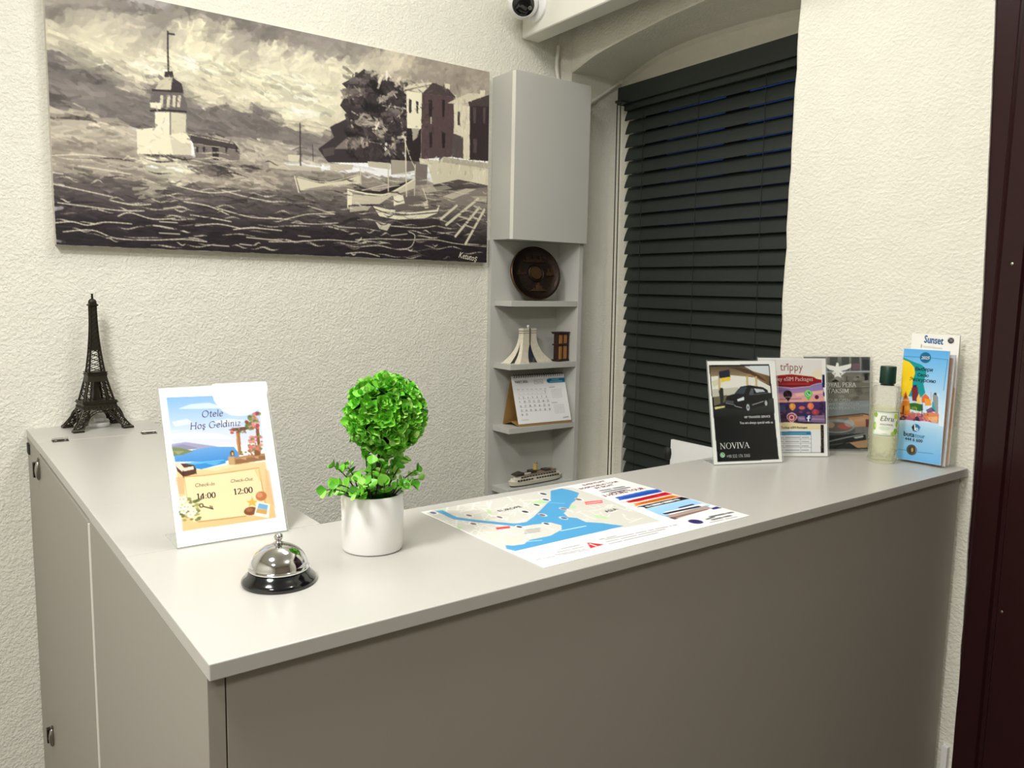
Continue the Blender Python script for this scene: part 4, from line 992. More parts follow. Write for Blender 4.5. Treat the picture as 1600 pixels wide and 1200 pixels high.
ART['sign']=[
('p','ffffff',1,[(0,0),(1,0),(1,1),(0,1)]),
('g','86b4ee','cfdcf6',[(.058,.06),(.899,.074),(.904,.288),(.058,.277)]),
('g','cfdcf6','e3dff0',[(.058,.276),(.904,.287),(.906,.406),(.059,.397)]),
('p','f4f4fb',.6,[(.151,.139),(.267,.114),(.437,.112),(.604,.156),(.331,.148)]),
('p','f4f4fb',.6,[(.664,.148),(.878,.137),(.884,.18),(.718,.177)]),
('p','f4f4fb',.6,[(.043,.297),(.262,.296),(.512,.326),(.622,.363),(.254,.34),(.051,.327)]),
('p','f4f4fb',.6,[(.414,.239),(.59,.228),(.764,.248),(.64,.272)]),
('p','f4f4fb',.6,[(.083,.22),(.222,.208),(.272,.241),(.105,.252)]),
('p','a9a5c4',1,[(.052,.362),(.182,.357),(.358,.387),(.468,.406),(.311,.414),(.053,.396)]),
('p','8d8aa8',.7,[(.057,.377),(.153,.368),(.285,.402),(.105,.409)]),
('g','6fa9e0','4b8fd6',[(.062,.426),(.228,.413),(.412,.402),(.611,.416),(.659,.473),(.641,.487),(.506,.507),(.067,.475)]),
('p','7d8a5f',1,[(.056,.381),(.135,.392),(.24,.419),(.141,.436),(.06,.437)]),
('p','a8aa80',.8,[(.065,.406),(.159,.413),(.101,.433)]),
('p','3f93d8',1,[(.145,.49),(.51,.49),(.518,.518),(.288,.54),(.141,.514)]),
('p','6cc0ea',.9,[(.172,.492),(.509,.493),(.507,.5),(.184,.505)]),
('p','8bd0ee',.5,[(.336,.505),(.478,.505),(.417,.526)]),
('g','f1d2a0','eec690',[(.07,.533),(.288,.54),(.531,.529),(.892,.536),(.896,.588),(.917,.91),(.06,.908)]),
('p','d8b184',.7,[(.051,.57),(.13,.577),(.112,.681),(.066,.677)]),
('p','e8bd8f',.7,[(.874,.586),(.917,.6),(.922,.855),(.854,.747)]),
('p','f6e3bc',.7,[(.288,.54),(.53,.531),(.645,.54),(.41,.56)]),
('p','b98a5f',1,[(.548,.48),(.605,.484),(.897,.48),(.895,.526),(.602,.535),(.541,.528)]),
('p','8a6244',.7,[(.609,.5),(.894,.495),(.891,.52),(.606,.53)]),
('p','cfa577',1,[(.544,.478),(.601,.48),(.596,.534),(.541,.53)]),
('p','d9b48a',.7,[(.653,.498),(.714,.492),(.71,.512)]),
('p','d9b48a',.7,[(.772,.496),(.833,.493),(.829,.513)]),
('p','a8703e',1,[(.648,.319),(.687,.318),(.673,.474),(.643,.475)]),
('p','c58c55',1,[(.648,.319),(.664,.319),(.655,.475),(.643,.475)]),
('p','8a5a38',1,[(.843,.304),(.876,.304),(.858,.482),(.832,.485)]),
('p','6d4228',1,[(.582,.302),(.635,.294),(.877,.287),(.876,.306),(.631,.315)]),
('p','8a5a38',1,[(.798,.447),(.851,.445),(.846,.491),(.796,.49)]),
('e','e09a8a',.9,.79,.266,.014,.009),
('e','7d8f4a',.9,.821,.266,.016,.011),
('e','7d8f4a',.9,.8,.236,.021,.013),
('e','d77a72',.9,.83,.262,.014,.009),
('e','7d8f4a',.9,.798,.228,.02,.012),
('e','e09a8a',.9,.854,.271,.01,.006),
('e','5d7a3f',.9,.76,.292,.019,.012),
('e','93454a',.9,.818,.28,.019,.012),
('e','e09a8a',.9,.866,.247,.017,.011),
('e','b8524f',.9,.81,.302,.019,.012),
('e','93454a',.9,.765,.265,.012,.007),
('e','e09a8a',.9,.815,.272,.012,.007),
('e','7d8f4a',.9,.869,.26,.015,.01),
('e','b8524f',.9,.829,.297,.017,.01),
('e','d77a72',.9,.863,.301,.017,.011),
('e','e09a8a',.9,.856,.238,.015,.01),
('e','e09a8a',.9,.831,.278,.011,.007),
('e','93454a',.9,.803,.225,.015,.009),
('e','7d8f4a',.9,.9,.21,.018,.012),
('e','7d8f4a',.9,.889,.205,.014,.008),
('e','b8524f',.9,.885,.207,.016,.011),
('e','5d7a3f',.9,.808,.268,.016,.01),
('e','b8524f',.9,.816,.307,.013,.008),
('e','7d8f4a',.9,.774,.268,.02,.012),
('e','5d7a3f',.9,.803,.238,.018,.011),
('e','7d8f4a',.9,.792,.306,.02,.012),
('e','e09a8a',.9,.802,.296,.014,.009),
('e','e09a8a',.9,.858,.216,.021,.013),
('e','5d7a3f',.9,.793,.275,.018,.011),
('e','5d7a3f',.9,.823,.235,.012,.008),
('e','b8524f',.9,.763,.257,.016,.01),
('e','93454a',.9,.808,.269,.01,.006),
('e','5d7a3f',.9,.843,.253,.018,.011),
('e','e09a8a',.9,.845,.235,.015,.009),
('e','5d7a3f',.9,.765,.282,.02,.013),
('e','d77a72',.9,.847,.236,.016,.01),
('e','e09a8a',.9,.812,.242,.013,.008),
('e','b8524f',.9,.789,.29,.01,.006),
('e','e09a8a',.9,.885,.269,.01,.007),
('e','d77a72',.9,.783,.292,.012,.007),
('e','e09a8a',.9,.846,.27,.011,.007),
('e','7d8f4a',.9,.806,.244,.019,.012),
('e','93454a',.9,.857,.299,.01,.006),
('e','d77a72',.9,.838,.294,.014,.009),
('e','5d7a3f',.9,.874,.208,.02,.012),
('e','5d7a3f',.9,.86,.287,.011,.007),
('e','e09a8a',.9,.798,.293,.01,.006),
('e','5d7a3f',.9,.813,.224,.013,.008),
('e','e09a8a',.9,.819,.272,.012,.008),
('e','b8524f',.9,.805,.301,.011,.007),
('e','e09a8a',.9,.816,.291,.017,.01),
('e','d77a72',.9,.808,.303,.02,.013),
('e','93454a',.9,.765,.261,.018,.011),
('e','d77a72',.9,.833,.237,.013,.008),
('e','b8524f',.9,.866,.288,.021,.013),
('e','93454a',.9,.877,.208,.02,.013),
('e','7d8f4a',.9,.834,.228,.019,.012),
('e','d77a72',.9,.846,.209,.018,.011),
('e','e09a8a',.9,.832,.232,.009,.006),
('e','5d7a3f',.9,.806,.303,.016,.01),
('e','c85f62',.9,.761,.452,.014,.009),
('e','c85f62',.9,.805,.379,.015,.009),
('e','e2908a',.9,.77,.435,.019,.011),
('e','8a9a55',.9,.871,.364,.015,.01),
('e','d97878',.9,.765,.384,.012,.007),
('e','c85f62',.9,.83,.366,.013,.008),
('e','c85f62',.9,.859,.439,.01,.006),
('e','c85f62',.9,.753,.452,.018,.01),
('e','c85f62',.9,.821,.409,.01,.006),
('e','6d8a47',.9,.796,.422,.015,.01),
('e','e2908a',.9,.778,.455,.014,.008),
('e','c85f62',.9,.821,.431,.013,.008),
('e','d97878',.9,.837,.366,.013,.008),
('e','8a9a55',.9,.797,.438,.015,.009),
('e','6d8a47',.9,.758,.418,.017,.01),
('e','e2908a',.9,.804,.428,.014,.008),
('e','8a9a55',.9,.787,.385,.015,.009),
('e','6d8a47',.9,.79,.371,.01,.006),
('e','6d8a47',.9,.794,.447,.017,.01),
('e','d97878',.9,.766,.425,.018,.011),
('e','d97878',.9,.853,.428,.017,.01),
('e','8a9a55',.9,.816,.44,.017,.01),
('e','c85f62',.9,.767,.433,.009,.006),
('e','c85f62',.9,.824,.425,.012,.008),
('e','c85f62',.9,.791,.442,.009,.006),
('e','d97878',.9,.834,.444,.019,.011),
('e','d97878',.9,.801,.368,.019,.012),
('e','c85f62',.9,.816,.43,.01,.007),
('e','d97878',.9,.884,.37,.013,.008),
('e','e2908a',.9,.786,.366,.019,.012),
('e','6d8a47',.9,.808,.428,.019,.012),
('e','8a9a55',.9,.803,.398,.013,.008),
('e','8a9a55',.9,.882,.401,.011,.007),
('e','d97878',.9,.854,.458,.013,.008),
('e','8a9a55',.9,.848,.429,.015,.008),
('e','e2908a',.9,.776,.397,.018,.011),
('e','d97878',.9,.761,.43,.019,.011),
('e','e2908a',.9,.875,.422,.018,.011),
('e','6d8a47',.9,.794,.378,.016,.01),
('e','6d8a47',.9,.868,.447,.014,.009),
('e','d97878',.9,.833,.445,.016,.01),
('e','c85f62',.9,.834,.388,.012,.006),
('e','d97878',.9,.782,.437,.011,.007),
('e','e2908a',.9,.804,.391,.017,.01),
('e','e2908a',.9,.804,.428,.016,.01),
('e','b8524f',.9,.665,.324,.013,.008),
('e','d77a72',.9,.668,.321,.013,.007),
('e','6d8a47',.9,.713,.329,.008,.004),
('e','b8524f',.9,.731,.322,.014,.007),
('e','6d8a47',.9,.741,.33,.009,.005),
('e','b8524f',.9,.717,.304,.012,.006),
('e','5d5a35',.9,.736,.309,.013,.007),
('e','b8524f',.9,.626,.297,.013,.007),
('e','5d5a35',.9,.608,.321,.009,.005),
('e','b8524f',.9,.663,.321,.01,.005),
('e','6d8a47',.9,.647,.31,.011,.006),
('e','6d8a47',.9,.693,.323,.011,.006),
('e','d77a72',.9,.682,.301,.009,.005),
('e','b8524f',.9,.61,.323,.014,.008),
('e','5d5a35',.9,.675,.32,.012,.007),
('e','5d5a35',.9,.713,.309,.013,.007),
('e','b8524f',.9,.609,.325,.01,.005),
('e','5d5a35',.9,.698,.315,.008,.005),
('e','6d8a47',.9,.699,.317,.009,.005),
('e','b8524f',.9,.62,.324,.012,.006),
('e','d77a72',.9,.612,.312,.014,.008),
('e','5d5a35',.9,.68,.319,.01,.006),
('e','6d8a47',.8,.773,.483,.006,.004),
('e','9a7a4a',.8,.77,.475,.011,.006),
('e','6d8a47',.8,.677,.456,.006,.004),
('e','c85f62',.8,.666,.466,.008,.004),
('e','c85f62',.8,.713,.461,.009,.005),
('e','6d8a47',.8,.783,.454,.009,.005),
('e','c85f62',.8,.681,.471,.011,.006),
('e','6d8a47',.8,.772,.484,.007,.004),
('e','c85f62',.8,.741,.479,.009,.005),
('e','6d8a47',.8,.678,.472,.012,.006),
('e','9a7a4a',.8,.743,.456,.007,.004),
('e','9a7a4a',.8,.716,.46,.012,.006),
('e','c85f62',.8,.786,.495,.009,.005),
('e','c85f62',.8,.795,.466,.009,.005),
('e','9a7a4a',.8,.762,.463,.013,.007),
('e','6d8a47',.8,.667,.452,.011,.006),
('e','c85f62',.8,.771,.481,.01,.005),
('e','6d8a47',.8,.754,.458,.012,.007),
('e','9a7a4a',.8,.665,.466,.011,.006),
('e','6d8a47',.8,.678,.457,.011,.006),
('p','6a4a30',1,[(.569,.451),(.585,.437),(.603,.444),(.608,.474),(.57,.478)]),
('p','f0c070',1,[(.582,.452),(.598,.453),(.597,.472),(.581,.471)]),
('p','5b3a2a',1,[(.064,.494),(.125,.489),(.225,.506),(.244,.537),(.228,.565),(.124,.576),(.077,.534)]),
('p','e9dccb',1,[(.064,.476),(.1,.477),(.14,.519),(.223,.514),(.222,.535),(.116,.542),(.069,.504)]),
('l','4a2d20',1,.0087,[(.126,.538),(.125,.578)]),
('l','4a2d20',1,.0088,[(.236,.536),(.237,.564)]),
('p','f9e2b4',1,[(.13,.577),(.308,.581),(.579,.578),(.817,.571),(.817,.587),(.826,.704),(.825,.885),(.522,.865),(.243,.861),(.161,.862),(.116,.739)]),
('l','c99d62',1,.0086,[(.131,.575),(.308,.581),(.579,.578),(.82,.572)]),
('l','c99d62',1,.0076,[(.818,.582),(.826,.704),(.834,.876)]),
('l','c08f55',1,.0085,[(.202,.863),(.408,.868),(.636,.871)]),
('l','d9b37a',1,.0058,[(.13,.577),(.133,.731)]),
('p','e8c48a',.6,[(.77,.578),(.82,.572),(.841,.635),(.812,.663)]),
('e','5d6b3a',.85,.08,.816,.019,.008),
('e','9aa05c',.85,.064,.79,.018,.008),
('e','6b7540',.85,.148,.842,.015,.006),
('e','5d6b3a',.85,.196,.736,.022,.01),
('e','7d8a4a',.85,.185,.819,.015,.006),
('e','7d8a4a',.85,.221,.839,.016,.007),
('e','5d6b3a',.85,.159,.729,.011,.005),
('e','9aa05c',.85,.209,.817,.016,.006),
('e','9aa05c',.85,.187,.791,.016,.007),
('e','9aa05c',.85,.118,.774,.02,.009),
('e','6b7540',.85,.142,.776,.011,.004),
('e','9aa05c',.85,.131,.763,.018,.007),
('e','6b7540',.85,.114,.71,.014,.006),
('e','7d8a4a',.85,.089,.771,.013,.006),
('e','5d6b3a',.85,.065,.786,.017,.007),
('e','7d8a4a',.85,.085,.791,.016,.007),
('e','9aa05c',.85,.084,.71,.017,.007),
('e','5d6b3a',.85,.063,.804,.014,.005),
('e','7d8a4a',.85,.145,.716,.023,.01),
('e','6b7540',.85,.108,.763,.013,.006),
('e','5d6b3a',.85,.178,.764,.012,.005),
('e','9aa05c',.85,.212,.759,.024,.011),
('e','6b7540',.85,.193,.85,.017,.008),
('e','6b7540',.85,.072,.753,.023,.01),
('e','5d6b3a',.85,.075,.8,.023,.01),
('e','5d6b3a',.85,.077,.8,.011,.005),
('e','6b7540',.85,.156,.74,.017,.007),
('e','9aa05c',.85,.087,.841,.017,.008),
('e','6b7540',.85,.216,.85,.011,.005),
('e','6b7540',.85,.194,.805,.016,.007),
('e','6b7540',.85,.097,.765,.018,.008),
('e','9aa05c',.85,.152,.821,.016,.007),
('e','6b7540',.85,.211,.796,.023,.01),
('e','9aa05c',.85,.208,.78,.016,.007),
('e','9aa05c',.85,.116,.823,.018,.008),
('e','5d6b3a',.85,.244,.728,.013,.005),
('e','5d6b3a',.85,.22,.732,.02,.009),
('e','5d6b3a',.85,.117,.793,.021,.009),
('e','6b7540',.85,.211,.84,.017,.007),
('e','5d6b3a',.85,.254,.723,.013,.006),
('e','fbf5e4',1,.118,.715,.015,.009),
('e','fbf5e4',1,.103,.726,.015,.009),
('e','fbf5e4',1,.084,.72,.014,.008),
('e','fbf5e4',1,.086,.704,.015,.009),
('e','fbf5e4',1,.108,.701,.014,.009),
('e','e8c860',1,.1,.713,.008,.006),
('e','fbf5e4',1,.15,.766,.015,.008),
('e','fbf5e4',1,.135,.777,.015,.009),
('e','fbf5e4',1,.115,.77,.015,.009),
('e','fbf5e4',1,.118,.755,.014,.008),
('e','fbf5e4',1,.139,.752,.015,.009),
('e','e8c860',1,.131,.764,.008,.006),
('e','fbf5e4',1,.106,.785,.015,.009),
('e','fbf5e4',1,.091,.797,.015,.008),
('e','fbf5e4',1,.072,.79,.014,.008),
('e','fbf5e4',1,.074,.775,.015,.008),
('e','fbf5e4',1,.096,.772,.014,.008),
('e','e8c860',1,.088,.784,.008,.005),
('e','fbf5e4',1,.192,.799,.014,.008),
('e','fbf5e4',1,.177,.81,.014,.008),
('e','fbf5e4',1,.157,.803,.014,.008),
('e','fbf5e4',1,.159,.788,.015,.008),
('e','fbf5e4',1,.181,.785,.015,.008),
('e','e8c860',1,.173,.797,.008,.005),
('e','fbf5e4',1,.099,.747,.015,.008),
('e','fbf5e4',1,.085,.758,.014,.008),
('e','fbf5e4',1,.065,.751,.014,.009),
('e','fbf5e4',1,.067,.736,.015,.008),
('e','fbf5e4',1,.089,.733,.014,.008),
('e','e8c860',1,.081,.745,.008,.006),
('e','fbf5e4',1,.162,.815,.014,.008),
('e','fbf5e4',1,.147,.826,.014,.008),
('e','fbf5e4',1,.127,.819,.014,.008),
('e','fbf5e4',1,.129,.804,.015,.008),
('e','fbf5e4',1,.151,.801,.015,.008),
('e','e8c860',1,.143,.813,.008,.005),
('e','c9794f',1,.803,.758,.053,.031),
('e','e2a077',.8,.791,.75,.029,.016),
('e','8a5036',1,.685,.844,.064,.027),
('e','b07850',.8,.675,.836,.032,.012),
('p','e8b85a',1,[(.719,.755),(.728,.781),(.764,.785),(.732,.798),(.741,.822),(.708,.804),(.669,.815),(.684,.792),(.655,.779),(.697,.776)]),
('p','f7f2e6',1,[(.759,.789),(.877,.818),(.843,.905),(.709,.874)]),
('p','7db4dc',1,[(.771,.802),(.856,.822),(.841,.852),(.75,.831)]),
('p','d9a864',1,[(.75,.833),(.841,.853),(.829,.881),(.73,.858)]),
('e','4a3a30',1,.247,.766,.02,.014),
('e','f9e2b4',1,.247,.766,.01,.008),
('l','4a3a30',1,.01,[(.265,.774),(.345,.797)]),
('l','4a3a30',1,.0086,[(.327,.792),(.325,.776)]),
('l','4a3a30',1,.0086,[(.341,.796),(.341,.781)]),
]
LETTERS['sign']=[('Otele', 0.356, 0.203, 0.553, 0.205, '6b4f63', 8, 0, 1), ('Hoş Geldiniz', 0.231, 0.275, 0.708, 0.278, '6b4f63', 8, 0, 1), ('Check-In', 0.21, 0.641, 0.385, 0.645, '8a7668', 0.25, 0, 1), ('Check-Out', 0.533, 0.641, 0.742, 0.643, '8a7668', 0.25, 0, 1), ('14:00', 0.214, 0.717, 0.384, 0.722, '3d3033', 7, 0, 1), ('12:00', 0.55, 0.719, 0.73, 0.721, '3d3033', 7, 0, 1)]
ART['noviva']=[
('p','f7f6f0',1,[(0,0),(1,0),(1,1),(0,1)]),
('p','0a0d0f',1,[(.022,.039),(.912,.033),(.953,.975),(.056,.977)]),
('g','5a4a38','a08a68',[(.032,.054),(.902,.048),(.907,.153),(.038,.157)]),
('p','d9dfe2',1,[(.533,.051),(.902,.048),(.903,.153),(.806,.147),(.645,.096)]),
('p','4d3522',1,[(.301,.061),(.449,.058),(.907,.153),(.905,.166)]),
('p','c79a62',.7,[(.447,.075),(.514,.075),(.904,.147),(.903,.153)]),
('p','4d3522',1,[(.336,.067),(.485,.065),(.905,.168),(.904,.182)]),
('p','c79a62',.7,[(.466,.085),(.533,.085),(.902,.164),(.902,.169)]),
('p','4d3522',1,[(.372,.074),(.521,.072),(.903,.184),(.902,.197)]),
('p','c79a62',.7,[(.485,.095),(.551,.095),(.9,.18),(.9,.186)]),
('p','4d3522',1,[(.407,.081),(.556,.079),(.902,.199),(.9,.212)]),
('p','c79a62',.7,[(.504,.105),(.57,.105),(.898,.197),(.898,.203)]),
('p','4d3522',1,[(.443,.088),(.592,.085),(.9,.215),(.898,.228)]),
('p','c79a62',.7,[(.523,.115),(.589,.115),(.897,.214),(.896,.219)]),
('p','4d3522',1,[(.478,.095),(.628,.092),(.898,.23),(.897,.243)]),
('p','c79a62',.7,[(.542,.125),(.608,.125),(.895,.23),(.894,.236)]),
('p','e8e6dc',1,[(.039,.151),(.293,.137),(.671,.162),(.904,.252),(.908,.318),(.387,.334),(.043,.351)]),
('p','b9b7a4',.7,[(.035,.276),(.428,.258),(.42,.334),(.043,.351)]),
('p','d8cfae',.8,[(.042,.2),(.243,.147),(.288,.181),(.069,.254)]),
('p','c9b078',1,[(.145,.147),(.174,.147),(.165,.299),(.136,.298)]),
('p','c9b078',1,[(.555,.15),(.585,.15),(.576,.304),(.546,.303)]),
('p','c9b078',1,[(.689,.151),(.719,.151),(.709,.305),(.679,.305)]),
('p','e9c832',.9,[(.179,.163),(.324,.148),(.323,.192),(.188,.207)]),
('p','1e2438',1,[(.157,.103),(.315,.083),(.321,.154),(.162,.169)]),
('p','6d6650',1,[(.059,.351),(.256,.332),(.25,.397),(.059,.438)]),
('g','3a3a38','14181a',[(.042,.448),(.413,.4),(.941,.374),(.941,.517),(.072,.545)]),
('p','e0d290',1,[(.063,.448),(.213,.438),(.211,.453),(.067,.472)]),
('p','2c2c2a',1,[(.138,.298),(.169,.261),(.206,.267),(.204,.364),(.18,.439),(.151,.439),(.152,.363)]),
('p','0c0e12',1,[(.217,.397),(.252,.343),(.364,.323),(.462,.253),(.596,.24),(.794,.262),(.858,.29),(.877,.34),(.859,.428),(.774,.443),(.613,.468),(.536,.488),(.405,.475),(.227,.462)]),
('p','39424c',1,[(.372,.321),(.469,.259),(.561,.254),(.504,.325)]),
('p','c8ccd0',1,[(.659,.272),(.791,.284),(.822,.306),(.688,.314)]),
('p','7a828a',.7,[(.617,.271),(.645,.272),(.653,.326),(.578,.331)]),
('l','6a7076',1,.0089,[(.585,.336),(.871,.318)]),
('l','dfe3e6',1,.0074,[(.616,.435),(.795,.399)]),
('p','dfe6ee',1,[(.399,.378),(.501,.352),(.506,.385),(.405,.399)]),
('p','5a6068',.8,[(.227,.381),(.348,.393),(.345,.42),(.224,.408)]),
('l','c8ccd0',1,.0059,[(.232,.413),(.361,.431)]),
('l','c8ccd0',1,.0089,[(.36,.442),(.456,.46)]),
('e','16181a',1,.551,.456,.04,.046),
('e','c9ced2',1,.551,.458,.024,.033),
('e','3a3e42',1,.551,.458,.01,.013),
('e','16181a',1,.823,.418,.034,.04),
('e','b9bec2',1,.823,.42,.02,.027),
('l','2a2e32',.8,.0045,[(.699,.513),(.937,.484)]),
('p','123038',.12,[(.094,.653),(.391,.616),(.494,.877),(.16,.953)]),
('e','f0f4ee',1,.132,.912,.034,.024),
('e','3fae4f',1,.132,.911,.026,.018),
('l','f0f4ee',1,.0087,[(.122,.903),(.127,.914),(.143,.92)]),
]
LETTERS['noviva']=[('VIP TRANSFER SERVICE', 0.482, 0.559, 0.87, 0.556, 'ffffff', 0, 0.02, 1.1), ('You are always special with us', 0.411, 0.613, 0.905, 0.614, 'ffffff', 0, 0.02, 1.15), ('+90 532 176 3365', 0.191, 0.933, 0.529, 0.931, 'e8e8e8', 0, 0.006, 1.25), ('NOVIVA', 0.103, 0.847, 0.53, 0.845, 'efeee8', 9, 0, 1)]
